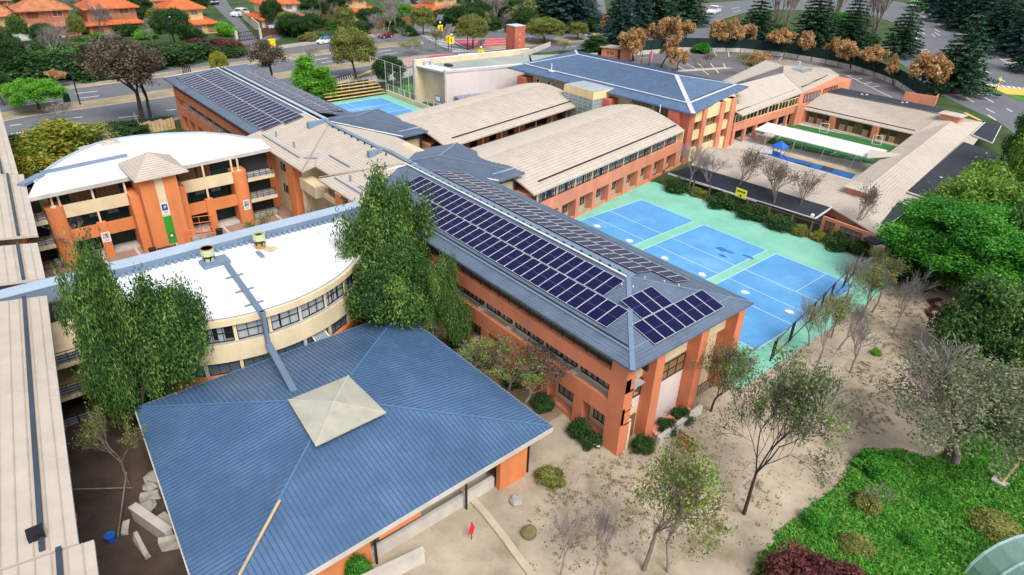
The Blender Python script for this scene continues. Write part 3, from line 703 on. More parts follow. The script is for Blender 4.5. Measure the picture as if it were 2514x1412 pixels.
q = M(); strip(q, (-49.8,-1.2,ZE), (-59.3,TR-.2,ZR), .12, .06, .05); strip(q, (-49.8,.3,ZE+.15), (-51.6,1.6,zn(1.6)), .1, .06, .05); strip(q, (-46.2,-.9,ZE), (-40.6,TR-.4,ZR), .1, .06, .06); q.build('hip_tile_row', BEIGE_RIB, rf)
fh = Fr((-66, -.9), (-36, -.9))
q = M(); q.box(-66, -51.6, .0, 14.5, .02, 8.25); q.box(-51.6, -40, 3.4, 14.5, .02, 8.6); q.build('core_wall', CREAM, b)
for a in (3.2, 11.3):
    q = M(); fh.box(q, a, a+1.5, -1.2, .25, .02, 8.3); q.build('pillar', TERRA, b)
q = M(); fh.box(q, 10.3, 12.3, -1.0, .02, .02, 8.3); q.build('pillar_band', TERRA, b)
for z in (5.6, 2.6):
    for a in (6.6, 7.7): window(b, fh, a, a+.8, -.84, z, z+1.0, 1, 1, gl=GLASSD)
    q = M(); fh.box(q, 8.8, 9.15, -.9, -.8, z, z+1.0); q.build('wall_inset', TERRA, b)
q = M(); fh.box(q, 14.4, 18.6, -1.5, .1, 5.6, 7.0); q.build('balcony_box', CREAM, b)
q = M(); q.box(-51.5,-51.2,-.9,3.5,.02,5.6); q.build('stair_wall', CREAM, b)
q = M()
for k in range(16): q.box(-49.5+k*.42, -49.08+k*.42, -.6, 2.6, .02, .3+k*.2)
q.build('stair', CONC, b)
q = M(); q.beam((-50.5,-.7,.9),(-43,-.7,4.6), .07, .07); q.build('handrail', DARKMET, b)
for a in (24.0, 27.0):
    q = M(); fh.box(q, a, a+1.2, -1, .2, .02, 8.2); q.build('pillar', TERRA, b)
q = M(); fh.box(q, 20.5, 30, -.4, -.1, 6.3, 6.9); q.build('gallery_parapet', CREAM, b)
q = M(); fh.box(q, 20.5, 30, -.35, -.3, 7.4, 7.45)
for k in range(10): fh.box(q, 20.6+k, 20.66+k, -.35, -.3, 6.9, 7.45)
q.build('railing', DARKMET, b)
# cross wings of the hub (slate hips)
def hub_wing(lbl, dx, rib=True):
    b = empty('hub_wing', lbl, 'school building', (-42+dx, 14, 0))
    N_, E_, S_, W_ = (-49.3+dx,21.0,8.0), (-34.9+dx,20.8,8.0), (-34.4+dx,16.2,8.05), (-49.8+dx,15.4,8.05)
    AP, RJ = (-42.2+dx,13.2,9.6), (-41.6+dx,7.6,10.1)
    rf = roof(b, [[S_,E_,AP,RJ],[E_,N_,AP],[N_,W_,RJ,AP]], SLATE, SLATE_RIB, .3, .2, w=.03, h=.02)
    q = M(); strip(q, AP, N_, .28, .05, .04); strip(q, AP, E_, .22, .05, .04); strip(q, RJ, AP, .28, .05, .05); q.build('hip_flashing', FLASH, rf)
    q = M(); strip(q, (-35.9+dx,16.5,8.35), (-36.2+dx,20.3,8.32), .16, .08, .05); q.build('snow_guard', FLASHL, rf)
    q = M(); strip(q, S_, RJ, .2, .06, .08); q.build('valley_gutter', WHITEP, rf)
    q = M(); q.box(-48.6+dx, -36+dx, 14.6, 20.0, .02, 7.0); q.build('core_wall', CREAM, b)
    q = M(); q.box(-35.7+dx, -35.45+dx, 19.8, 20.05, 5.4, 7.9); q.box(-35.7+dx, -35.45+dx, 16.6, 16.85, 5.4, 7.9); q.build('corner_post', DARKMET, b)
    window(b, Fr((-36+dx,16.6),(-36+dx,19.9),1), 0, 3.2, .1, 6.9, 7.8, 3, 2)
hub_wing('slate hipped cross wing behind the front solar roof, pointing at the blue courts', 0)
hub_wing('slate hipped cross wing behind the beige hub roof, next to the small far court', -21.2)
# ================================================================ curved white roofed building at the back of the patio
b = empty('curved_classroom_building', 'cream and orange three storey patio building with curved white roof, striped tower and green banner', 'school building', (-60, -14, 0))
ZB = 8.8
fb = Fr((-58, -27), (-58, -1.5))   # a = y+27, outward +X
front = [(-57.2, -27.6), (-59.0, -1.2)]
arc = [at(x, y, ZB)[:2] for x, y in ((86,448),(93,437),(120,415),(155,392),(200,370),(235,355),(270,345),(330,336),(400,330),(450,328),(500,327),(560,332),(612,340))]
poly = [front[0]]+arc+[(-63, -.9), front[1]]
q = M(); q.prism(poly, ZB-.35, ZB); rf = q.build('roof', MEMB, b)
q = M()
for a, c in zip(arc[:-1], arc[1:]): q.beam((a[0],a[1],ZB+.08),(c[0],c[1],ZB+.08), .3, .2)
q.build('roof_rim', FLASHL, rf)
q = M(); p0 = at(100,428,ZB); p1 = at(312,384,ZB); q.beam((p0[0],p0[1],ZB+.14),(p1[0],p1[1],ZB+.14), .5, .3); p2 = at(52,458,ZB); q.beam((p2[0],p2[1],ZB+.14),(p0[0]+.6,p0[1],ZB+.14), .8, .3); q.build('roof_step_flashing', BLUEGREY, rf)
q = M()
for k in range(11):
    y = -26+k*2.35; c = clip_line([p for p in poly], (0, y), (1, 0))
    if c: q.box(c[0]+.3, c[1]-.2, y-.02, y+.02, ZB, ZB+.025)
q.box(-60.6,-60.5,-26.5,-2,ZB,ZB+.03)
q.build('membrane_seam', WHITEW, rf)
q = M(); q.beam((front[0][0],front[0][1],ZB-.22),(front[1][0],front[1][1],ZB-.22), .12, .42); q.build('eave_fascia', LCONC, b)
inner = [(-60.4,-26)]+[(p[0]*.93-60.4*.07, p[1]*.93-14*.07) for p in arc]+[(-60.4,-1.5)]
q = M(); q.prism(inner, .02, ZB-.4); q.build('rear_wall', CREAM, b)
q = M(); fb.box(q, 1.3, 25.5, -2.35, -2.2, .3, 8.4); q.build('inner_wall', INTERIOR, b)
q = M()
for z in (.05, 2.75, 5.5): fb.box(q, 0, 25.5, -2.2, -.35, z, z+.28)
q.build('gallery_floor', LCONC, b)
q = M()
for a0, a1 in ((3.2,5.6),(5.8,8.2),(14.6,16.6),(16.8,18.4)):
    n = int((a1-a0)/.4)
    for i in range(n): fb.box(q, a0+i*(a1-a0)/n, a0+(i+.9)*(a1-a0)/n, -2.2, -2.12, 5.8, 8.2)
q.build('locker_panel', WOODB, b)
q = M()
for a0, a1, z in ((1.8,3.0,5.8),(8.3,8.8,5.8),(18.5,20.2,5.8),(2.0,8.6,2.9),(14,20,2.9),(2.2,9,.3),(14,20,.3)): fb.box(q, a0, a1, -2.19, -2.11, z, z+2.2)
q.build('door_panel', GREENDARK, b)
for a0, a1 in ((2.0,8.4),(13.6,20.3)):
    q = M(); fb.box(q, a0, a1, -.3, .0, 5.55, 6.95); q.build('cream_parapet', CREAM, b)
    q = M(); fb.box(q, a0, a1, -.3, .02, 2.65, 4.05); q.build('orange_parapet', TERRA, b)
    q = M(); m_ = (a0+a1)/2; fb.box(q, m_-.45, m_+.45, -.35, .22, .03, 4.25); q.build('pillar', TERRA, b)
    q = M(); fb.box(q, m_-.1, m_+.1, -.2, -.02, 4.05, 5.55); fb.box(q, m_-.1, m_+.1, -.2, -.02, 6.95, 8.5); fb.box(q, a0-.1, a0+.1, -.2, -.02, 6.95, 8.5); fb.box(q, a1-.1, a1+.1, -.2, -.02, 6.95, 8.5); q.build('slender_post', CREAM, b)
    q = M()
    for z in (7.15, 7.35, 7.55): fb.box(q, a0, a1, -.22, -.18, z, z+.03)
    k = a0+.6
    while k < a1: fb.box(q, k, k+.04, -.22, -.18, 6.95, 7.55); k += .9
    q.build('railing', DARKMET, b)
    k = a0+.5
    while k < a1-1.2:
        window(b, fb, k, k+1.25, -2.05, 4.2, 4.85, 2, 1, gl=GLASSL); k += 1.9
# big rounded end pillars
for a in (.5, 20.2):
    q = M(); pts = []
    for i in range(9):
        t = math.pi*i/8; pts.append(fb.pt(a+.85-.85*math.cos(t), .55*math.sin(t), 0)[:2])
    pts += [fb.pt(a+1.7, -1.6, 0)[:2], fb.pt(a, -1.6, 0)[:2]]
    q.prism(pts, .02, 7.0); q.build('end_pillar', TERRA, b)
    q = M(); q.lathe(fb.pt(a+.85, 0, 7.0), [(.3,0),(.3,.12),(.12,.2),(.12,1.5)], 10); q.build('pillar_cap', CREAM, b)
# striped tower
q = M(); fb.box(q, 9.4, 10.95, -1.5, 2.6, .02, 9.1); fb.box(q, 11.85, 13.3, -1.5, 2.6, .02, 9.1); q.build('tower_wall', TERRA, b)
q = M(); fb.box(q, 8.4, 9.35, -1.5, 1.5, .02, 7.0); fb.box(q, 13.35, 14.2, -1.5, 1.5, .02, 7.0); q.build('tower_buttress', TERRA, b)
q = M(); fb.box(q, 10.96, 11.84, -1.5, 2.55, .02, 9.1); q.build('tower_stripe', CREAM, b)
q = M(); fb.box(q, 10.94, 11.86, 2.56, 2.62, .9, 4.3); bn = q.build('banner', GREENB, b)
q = M(); c = fb.pt(11.4, 2.63, 1.9)
for s_, d_, mi in ((.42,.02,0),(.22,.04,1)):
    q.hexa([fb.pt(11.4-s_,2.62,1.9),fb.pt(11.4,2.62,1.9-s_),fb.pt(11.4+s_,2.62,1.9),fb.pt(11.4,2.62,1.9+s_),fb.pt(11.4-s_,2.62+d_,1.9),fb.pt(11.4,2.62+d_,1.9-s_),fb.pt(11.4+s_,2.62+d_,1.9),fb.pt(11.4,2.62+d_,1.9+s_)], mi)
q.build('crest', [WOODD, LAVEN], bn)
def poster(par, fr, a, z, w, h, o, seed):
    q = M(); fr.box(q, a, a+w, o, o+.03, z, z+h, 0); r_ = random.Random(seed)
    fr.box(q, a+w*.12, a+w*.88, o+.03, o+.035, z+h*.35, z+h*.92, 1)
    for k in range(5):
        u = r_.uniform(.18, .6); v = r_.uniform(.4, .7); fr.box(q, a+w*u, a+w*(u+.2), o+.035, o+.038+.001*k, z+h*v, z+h*(v+.18), 2+k % 2)
    for k in range(2): fr.box(q, a+w*.2, a+w*.8, o+.03, o+.034, z+h*(.12+.1*k), z+h*(.16+.1*k), 3)
    q.build('poster', [WHITEP, mat('poster_print_%d' % seed, ((.03,.05,.22),(.55,.42,.28),(.42,.34,.34))[seed % 3], .5), mat('poster_tone', (.45,.52,.65), .5), mat('poster_ink', (.12,.09,.10), .5)], par)
poster(b, fb, 11.0, 4.55, .8, 1.35, 2.56, 0)
poster(b, fb, 4.8, 1.9, .85, 1.2, .23, 1)
poster(b, fb, 20.7, 2.0, .8, 1.3, .56, 2)
tr_ = [(-61.8,-18.1,9.25),(-54.6,-18.1,9.25),(-54.9,-12.4,9.25),(-61.8,-12.4,9.25)]
ap0, ap1 = (-60.2,-15.4,11.0), (-57.4,-15.3,11.0)
apx = (-58.8,-15.3,10.9)
roof(b, [[tr_[i], tr_[(i+1) % 4], apx] for i in range(4)], BEIGE, BEIGE_RIB, .34, .15, name='tower_roof', w=.05, h=.05)
# side walkways at three levels
for a0, a1, nm in ((-3.6, .45, 'walkway'), (21.95, 25.4, 'walkway')):
    q = M()
    for z in (2.6, 5.4): fb.box(q, a0, a1, -3, .0, z, z+.3, 0); fb.box(q, a0, a1, -.02, .02, z-.1, z+.32, 0)
    q.build('walkway_slab', CREAM, b)
    q = M()
    for z in (2.9, 5.7, .1):
        for dz in (.25, .5, .75, 1.0): fb.box(q, a0, a1, -.05, -.01, z+dz, z+dz+.04)
        k = a0
        while k < a1: fb.box(q, k, k+.05, -.055, -.005, z, z+1.0); k += .8
    q.build('railing', DARKMET, b)
    q = M()
    for z in (2.9, 5.7): fb.box(q, a0, a1, -.12, -.08, z, z+.55)
    q.build('railing_panel', GREYMET, b)
    q = M(); fb.box(q, a0, a1, -3.1, -2.9, .02, 8.5); q.build('walkway_back_wall', TERRA if a0 > 0 else INTERIOR, b)
q = M(); cx_ = at(268, 343, 9.2)
q.prism([(cx_[0]-2,cx_[1]-2),(cx_[0]+2,cx_[1]-2),(cx_[0]+2,cx_[1]+2),(cx_[0]-2,cx_[1]+2)], .02, 7.9); q.build('chapel_wall', CREAM, b)
c4 = [(cx_[0]+dx,cx_[1]+dy,7.9) for dx, dy in ((-3.2,-3.2),(3.2,-3.2),(3.2,3.2),(-3.2,3.2))]
roof(b, [[c4[i], c4[(i+1) % 4], (cx_[0],cx_[1],9.2)] for i in range(4)], BEIGE, BEIGE_RIB, .4, .15, name='chapel_roof')
q = M(); q.box(cx_[0]-.05,cx_[0]+.05,cx_[1]-.05,cx_[1]+.05,9.1,10.3); q.box(cx_[0]-.05,cx_[0]+.05,cx_[1]-.4,cx_[1]+.4,9.85,9.95); q.build('cross', BARKG, b)
# ================================================================ curved white roofed building in front of the patio
b = empty('curved_classroom_building', 'half round cream banded building with white roof and two cowls beside the blue pavilion', 'school building', (-36, -15.7, 0))
ZF, CX, CY, RA = 7.8, -36.2, -15.7, 13.2
def ar(t, r, z=0): return (CX+r*math.cos(t), CY+r*math.sin(t), z)
T0, T1, NS = -1.08, 1.16, 40
TH = [T0+(T1-T0)*i/NS for i in range(NS+1)]
q = M(); q.prism([ar(t, RA)[:2] for t in TH]+[(CX, ar(T1,RA)[1]), (CX, ar(T0,RA)[1])], ZF-.25, ZF); rf = q.build('roof', MEMB, b)
def arcwall(name, r0, r1, z0, z1, m, par, t0=T0, t1=T1):
    q = M(); n = 40
    for i in range(n):
        a, c = t0+(t1-t0)*i/n, t0+(t1-t0)*(i+1)/n
        q.hexa([ar(a,r0,z0),ar(a,r1,z0),ar(c,r1,z0),ar(c,r0,z0),ar(a,r0,z1),ar(a,r1,z1),ar(c,r1,z1),ar(c,r0,z1)])
    return q.build(name, m, par)
arcwall('fascia', RA-.3, RA+.02, ZF-.42, ZF+.10, CREAM, b)
for t_e, sg_ in ((T0,-1),(T1,1)):
    e_ = ar(t_e, RA); q = M(); q.box(CX, e_[0]-.1, e_[1]-.15, e_[1]+.15, ZF-.45, ZF+.1); q.box(CX, e_[0]-.4, e_[1]-.1, e_[1]+.1, 3.5, 5.2); q.build('side_fascia', CREAM, b)
    q = M(); q.box(CX, e_[0]-.8, e_[1]-sg_*.5-.1, e_[1]-sg_*.5+.1, .02, ZF-.4); q.build('side_wall', TERRA, b)
arcwall('roof_rim', RA-.38, RA-.3, ZF, ZF+.14, BLUEGREY, rf)
arcwall('cream_band', RA-.9, RA+.06, 4.1, 5.72, CREAM, b)
arcwall('sill', RA-.62, RA-.06, 5.72, 5.79, CONC, b)
arcwall('base_wall', RA-.9, RA+.02, .02, 2.75, TERRA, b)
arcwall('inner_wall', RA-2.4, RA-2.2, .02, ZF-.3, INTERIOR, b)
for fl, (z0, z1) in enumerate(((5.79, 7.38), (2.78, 4.1))):
    n = 11
    for i in range(n):
        a, c = T0+(T1-T0)*i/n, T0+(T1-T0)*(i+1)/n
        f = Fr(ar(a+.010, RA-.34), ar(c-.010, RA-.34), 1)
        window(b, f, 0, f.L, 0, z0, z1, 3, 2 if fl == 0 else 1, curtain=(fl == 0), gl=GLASSD if fl == 0 else glass_mat('blueish_window_glass', (.10,.14,.18), .15))
        q = M(); g = Fr(ar(a-.010, RA-.36), ar(a+.010, RA-.36), 1); g.box(q, 0, g.L, -.2, .28 if fl else .1, z0, z1); q.build('window_pier', CREAM if i % 3 else LCONC, b)
    if fl == 1:
        for i in (6, 8):
            a = T0+(T1-T0)*(i+.3)/n; c = T0+(T1-T0)*(i+.8)/n
            p0, p1 = Vector(ar(a, RA-.42, z1-.15)), Vector(ar(c, RA-.42, z1-.15)); d0, d1 = Vector(ar(a, RA+.45, z0+.35)), Vector(ar(c, RA+.45, z0+.35))
            q = M()
            for s_, e_ in ((p0,p1),(p1,d1),(d1,d0),(d0,p0)): q.beam(s_, e_, .08, .06)
            w = q.build('open_window_sash', WHITEP, b); q = M(); q.poly([p0,p1,d1,d0]); q.build('pane', GLASSL, w)
q = M(); q.box(CX-1.0, CX+.25, -27.3, -1.2, 0.02, ZF+.75); q.box(CX-1.0, CX+.25, -45, -27.3, ZF-.55, ZF+.75); q.build('rear_parapet', BLUEGREY, b)
q = M(); q.box(CX-1.05, CX+.3, -45, -1.15, ZF+.75, ZF+.83); q.box(CX-1.1,CX-1.05,-45,-1.15,ZF+.6,ZF+.9); q.build('parapet_coping', FLASHL, b)
q = M()
for k in range(44):
    y = CY-11.6+k*.53; q.box(CX+.26, CX+.55, y, y+.3, ZF, ZF+.35)
q.build('gutter_bracket', BLUEGREY, rf, kind='stuff')
q = M()
for k in range(12):
    y = CY-11+k*2.0; x1 = CX+math.sqrt(max(.1, (RA-.5)**2-(y-CY)**2)); q.box(CX+1.8, x1, y-.025, y+.025, ZF, ZF+.03)
for k in range(1, 24):
    y = CY-11.5+k*.97; q.box(CX+1.7, CX+1.76, y-.3, y+.3, ZF, ZF+.03); q.box(CX+1.75, CX+2.1, y-.03, y+.03, ZF, ZF+.05)
q.build('membrane_seam', WHITEW, rf)
du = [at(556,648,8.0), at(640,765,8.0)]
q = M(); q.beam(du[0], du[1], .42, .28)
e0 = Vector((ar(-.09, RA+.3)[0], du[1][1], 8.0)); e1 = Vector((e0.x, e0.y, 5.1)); e2 = Vector(at(722, 962, 5.2))
q.beam(du[1], e0, .5, .3); q.beam(e0+Vector((0,0,.15)), e1, .42, .3, up=(0,1,0)); q.beam(e1, e2, .5, .32)
q.build('roof_duct', mat('duct_metal', (.14,.20,.28), .45, .06, 3.0), rf)
q = M()
for f in (.25, .55, .82):
    p = Vector(du[0]).lerp(Vector(du[1]), f); q.box(p.x-.08, p.x+.08, p.y-.75, p.y+.75, ZF+.02, ZF+.12)
q.build('duct_bracket', BLUEGREY, rf)
COWL = mat('cowl_green', (.52,.58,.33), .5, .08, 6.0); RUST = mat('rusty_metal', (.40,.22,.06), .8, .25, 8.0)
for px, py, rusty in ((515,646,False),(640,608,True)):
    p = at(px, py, ZF); c_ = empty('roof_cowl', 'green roof cowl with %s on the white half round roof' % ('rust stains round its base' if rusty else 'a brown rim beside the duct'), 'roof vent', p, group='cowls on the white roof')
    q = M(); q.lathe(p, [(.45,0),(.45,.55)], 14); q.build('collar', RUST if rusty else COWL, c_)
    q = M(); q.lathe((p[0],p[1],p[2]+.85), [(.56,0),(.56,.62),(.5,.62),(.5,.02)], 16); q.build('hood', COWL, c_)
    q = M(); q.lathe((p[0],p[1],p[2]+.55), [(.3,0),(.3,.8)], 12); q.build('inner_pipe', BLACKP, c_)
    q = M()
    for k in range(6):
        t = k*math.pi/3; q.beam((p[0]+.48*math.cos(t),p[1]+.48*math.sin(t),p[2]+.4),(p[0]+.54*math.cos(t),p[1]+.54*math.sin(t),p[2]+1.0), .12, .03)
    q.build('strut', BLACKP, c_)
    if not rusty:
        q = M(); q.lathe((p[0],p[1],p[2]+1.47), [(.58,0),(.58,.05),(.5,.05),(.5,0)], 16); q.build('rim', RUST, c_)
q = M(); p = at(515,650,ZF); q.box(p[0]-.7,p[0]+.8,p[1]-.7,p[1]+1.6,ZF+.003,ZF+.32); p2 = at(633,622,ZF); q.box(p2[0]-.1,p2[0]+1.2,p2[1]-.15,p2[1]+.2,ZF+.003,ZF+.2); q.build('duct_box', BLUEGREY, rf)
q = M(); p = at(652,612,ZF); q.poly([(x,y,ZF+.012) for x,y in blob(p[0]+.2,p[1]+.3,.7,.6,5)]); q.build('rust_stain', mat('rust_stain', (.62,.50,.30), .7, .3, 8.0), rf)
DARKSLATE = mat('dark_slate_metal', (.045,.062,.085), .55, .15, 4.0)
# open walkways between gallery and curved building
w_ = empty('link_walkway', 'open three level walkway with grey railing panels between left gallery and curved white roof', 'walkway', (-31,-29.5,0))
fl_ = Fr((-28.6,-32.0), (-28.6,-27.6), 1)
q = M()
for z in (2.45, 5.25): fl_.box(q, 0, fl_.L, -7, 0, z, z+.28)
q.build('gallery_floor', CREAM, w_)
q = M()
for z in (.05, 2.75, 5.55):
    for dz in (.3, .55, .8, 1.05): fl_.box(q, 0, fl_.L, -.06, -.01, z+dz, z+dz+.045)
    for k in range(7): fl_.box(q, k*.72, k*.72+.05, -.06, -.012, z, z+1.08)
q.build('railing', DARKMET, w_)
q = M()
for z in (.05, 2.75, 5.55):
    for k in range(3): fl_.box(q, k*1.48+.06, k*1.48+1.4, -.14, -.1, z+.05, z+.75)
q.build('railing_panel', mat('dull_panel', (.26,.29,.33), .6, .1, 5.0), w_)
q = M(); fl_.box(q, 0, fl_.L, -7.2, -7, .02, 7.2); q.build('back_wall', INTERIOR, w_)
q = M(); fl_.box(q, 0, .4, -.5, -.08, .02, 7.2); fl_.box(q, fl_.L-.4, fl_.L, -.5, -.08, .02, 7.2); q.build('pillar', TERRA, w_)
# ================================================================ gallery along the left edge
b = empty('gallery_building', 'long beige tiled gallery roof with a dark snow guard running down the left edge', 'school building', (-50, -30, 0))
def gal(s0, t0, s1, t1, z=8.6, w=12, first=False):
    k = .17
    pts = [(s0, t0, z), (s1, t1, z), (s1, t1-w, z+w*k), (s0, t0-w, z+w*k)]
    rf = roof(b, [pts], BEIGE, BEIGE_RIB, .62, .22, eave_dirs=[(s1-s0, t1-t0)], w=.06, h=.05)
    e = Vector((s1-s0, t1-t0, 0)).normalized(); n_ = Vector((e.y, -e.x, 0))*1.35
    q = M(); strip(q, Vector(pts[0])+n_+Vector((0,0,1.35*k)), Vector(pts[1])+n_+Vector((0,0,1.35*k)), .24, .14, .1); q.build('snow_guard', DARKSLATE, rf)
    q = M(); q.beam(Vector(pts[0])+Vector((0,0,-.12)), Vector(pts[1])+Vector((0,0,-.12)), .1, .22); q.build('gutter', LCONC, rf)
    f = Fr((s0, t0-1.6), (s1, t1-1.6), -1)
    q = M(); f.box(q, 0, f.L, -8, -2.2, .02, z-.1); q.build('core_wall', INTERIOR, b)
    q = M()
    for zz in (2.7, 5.5): f.box(q, 0, f.L, -2.2, .1, zz, zz+.3)
    q.build('gallery_floor', CREAM, b)
    q = M(); a = .1
    while a < f.L-.6: f.box(q, a, a+.6, -.2, .3, .02, z-.1); a += 5.2
    q.build('pillar', TERRA, b)
    q = M()
    for zz in (3.0, 5.8):
        for dz in (.35, .7, 1.0): f.box(q, 0, f.L, .12, .16, zz+dz, zz+dz+.04)
    q.build('railing', DARKMET, b)
    return rf
gal(-101.5, -25.2, -66.4, -27.3); gal(-65.4, -26.9, -46.8, -28.3, 8.75); gal(-45.4, -28.6, -37.6, -29.2); rfg = gal(-34.4, -29.6, -7.0, -32.6); gal(-6.9, -32.0, 6, -33.6, 8.4)
q = M(); p = at(88,1312,9.0); q.box(p[0]-.35,p[0]+.35,p[1]-.35,p[1]+.35,8.9,9.25); q.build('roof_hatch', BLACKP, rfg)
# ================================================================ pavilion with blue metal roof
b = empty('pavilion', 'square pavilion with blue ribbed metal hip roof and a raised cream cap', 'pavilion', (-12.5, -16.5, 0))
ZP = 3.6
PA, PB, PC, PD = (-23,-27.2,ZP), (-22.8,-4.8,ZP), (-2.6,-4.5,ZP), (-2.2,-28.9,ZP)
AP = (-12.4, -16.6, 5.9)
fc = [[PA,PB,AP],[PB,PC,AP],[PC,PD,AP],[PD,PA,AP]]
q = M()
for f in fc: q.slab(f, .12)
rf = q.build('roof', BLUEMET, b)
q = M()
for f in fc:
    d = (f[1][0]-f[0][0], f[1][1]-f[0][1]); ribs(q, f, (-d[1], d[0]), .33, .045, .045)
q.build('roof_rib', BLUERIB, rf, kind='stuff')
q = M()
for c in (PA,PB,PC,PD): strip(q, c, AP, .16, .05, .05)
q.build('hip_cap', mat('blue_hip_cap', (.085,.175,.33), .4, .08, 3.0), rf)
q = M(); strip(q, (-7.0,-22.9,4.78), (-2.6,-28.4,3.66), .16, .06, .1); q.build('pale_hip_flashing', PALEWOOD, rf)
q = M()
for a, c in ((PA,PB),(PB,PC),(PC,PD),(PD,PA)): q.beam(Vector(a)+Vector((0,0,-.22)), Vector(c)+Vector((0,0,-.22)), .16, .36)
q.build('fascia', LCONC, rf)
q = M()
for a, c in ((PB,PC),(PA,PB)): q.beam(Vector(a)+Vector((0,0,-.03)), Vector(c)+Vector((0,0,-.03)), .1, .08)
q.build('gutter', BLUEGREY, rf)
cp = [at(x, y, 5.72) for x, y in ((707,982),(775,1095),(948,1012),(855,922))]
ca = (sum(p[0] for p in cp)/4, sum(p[1] for p in cp)/4, 6.2)
q = M()
for i in range(4): q.slab([cp[i], cp[(i+1)%4], ca], .1)
cap = q.build('cap_roof', mat('cap_sheet', (.40,.385,.32), .65, .12, 4, patch=((.48,.45,.37), .5, .45, .75)), rf)
q = M()
for c in cp: strip(q, c, ca, .07, .03, .015)
q.build('cap_seam', LCONC, cap)
q = M(); q.prism([(p[0]*.86+ca[0]*.14, p[1]*.86+ca[1]*.14) for p in cp], 5.0, 5.66); q.build('cap_vent', DARKMET, rf)
q = M(); q.box(-3.2,-2.8,-9.2,-6.7,.02,3.3); q.box(-22,-21.7,-26,-6,.02,3.4); q.box(-21,-4,-6.2,-5.9,.02,3.35); q.box(-3.6,-3.2,-24.5,-19.2,.02,3.3); q.build('orange_wall', TERRA, b)
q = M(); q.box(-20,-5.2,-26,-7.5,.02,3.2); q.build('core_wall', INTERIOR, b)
q = M(); q.box(-3.6,-3.3,-19.2,-9.3,.02,1.0); q.box(-4.8,-4.6,-18,-9,.02,1.2); q.build('low_wall', LCONC, b)
q = M()
for y in (-6.4, -12, -19, -27.5): q.tube((-3.0,y,.02),(-3.0,y,3.4), .09, .09, 8)
q.build('post', DARKMET, b)
q = M(); q.box(-2.75,-2.55,-18.9,-15.9,2.55,3.0); q.build('awning_wall', TERRA, b)
for i, (p0, p1, h) in enumerate([((-1.3,-16.6),(-1.9,-20.8),1.1),((-1.0,-21.2),(-2.2,-26.5),.9)]):
    f = Fr(p0, p1, 1); q = M(); f.box(q, 0, f.L, -.15, .15, .02, h); f.box(q, -.02, f.L+.02, -.19, .19, h, h+.1); tag(q.build('low_wall', LCONC), ['pale low terrace wall below the front eave of the blue pavilion', 'pale low terrace wall nearest the bottom edge of the blue pavilion'][i], 'wall')
# ================================================================ barrel roofed wings
def barrel(lbl, A, B, width, ze, h, nc, loc):
    b = empty('barrel_wing', lbl, 'school building', loc)
    A = Vector((*A, 0)); B = Vector((*B, 0)); e = (B-A).normalized(); n_ = Vector((-e.y, e.x, 0))  # towards -X
    if n_.x > 0: n_ = -n_
    prof = []
    for i in range(nc+1):
        u = i/nc; prof.append((u*width, ze+h*(1-abs(2*u-1)**1.75)))
    q = M()
    for i in range(nc):
        (o0, z0), (o1, z1) = prof[i], prof[i+1]
        lift0, lift1 = (.06, 0) if z1 >= z0 else (0, .06)
        a0, a1, b0, b1 = A+n_*o0, A+n_*o1, B+n_*o0, B+n_*o1
        t = .18
        q.hexa([(a0.x,a0.y,z0-t),(b0.x,b0.y,z0-t),(b1.x,b1.y,z1-t),(a1.x,a1.y,z1-t),(a0.x,a0.y,z0+lift0),(b0.x,b0.y,z0+lift0),(b1.x,b1.y,z1+lift1),(a1.x,a1.y,z1+lift1)])
    rf = q.build('roof', BEIGE, b)
    q = M()
    for i in range(1, nc):
        o0, z0 = prof[i]; a0, b0 = A+n_*o0, B+n_*o0
        q.beam((a0.x,a0.y,z0+.025),(b0.x,b0.y,z0+.025), .035, .05)
    q.build('tile_course', BEIGE_RIB, rf, kind='stuff')
    q = M(); o = 1.35; zz = np.interp(o, [p[0] for p in prof], [p[1] for p in prof])
    s0, s1 = A+n_*o+e*2.5, B+n_*o-e*.6
    q.beam((s0.x,s0.y,zz+.14),(s1.x,s1.y,zz+.14), .16, .14); q.build('snow_guard', DARKMET, rf)
    return b, rf, e, n_, A, B, prof
b, rf, e, n_, A, B, prof = barrel('nearer beige barrel roofed wing whose orange arcade faces the blue courts', (-32.4,20.2), (-38.9,58.6), 17.6, 6.05, 2.3, 34, (-42, 40, 0))
q = M()
pr_ = [(o, z-.2) for o, z in prof]
for P_ in (B,):
    k = [(P_+n_*o-e*.3) for o, z in pr_]
    for i in range(len(k)-1): q.hexa([(k[i].x,k[i].y,.02),(k[i].x+e.x*.2,k[i].y+e.y*.2,.02),(k[i+1].x+e.x*.2,k[i+1].y+e.y*.2,.02),(k[i+1].x,k[i+1].y,.02),(k[i].x,k[i].y,pr_[i][1]),(k[i].x+e.x*.2,k[i].y+e.y*.2,pr_[i][1]),(k[i+1].x+e.x*.2,k[i+1].y+e.y*.2,pr_[i+1][1]),(k[i+1].x,k[i+1].y,pr_[i+1][1])])
q.build('gable_wall', YELLOWC, b)
fw = Fr(tuple((A+n_*-.05)[:2]), tuple((B+n_*-.05)[:2]), 1)   # arcade front under the eave line
q = M(); fw.box(q, 0, fw.L, -.35, 0, 2.85, 4.45); q.build('parapet_band', SALMON, b)
q = M(); fw.box(q, 0, fw.L, -1.5, -1.2, .02, 4.2); q.build('inner_wall', mat('putty_render', (.48,.43,.34), .85, .1, 2.0), b)
q = M(); fw.box(q, 0, fw.L, -1.2, -.36, 2.7, 2.86); fw.box(q, 0, fw.L, -.95, -.36, 4.2, 4.3); q.build('ledge_slab', LCONC, b)
q = M(); fw.box(q, 0, fw.L, -14.4, -1.5, .02, 5.7); q.build('core_wall', SALMON, b)
a = 1.2; i = 0
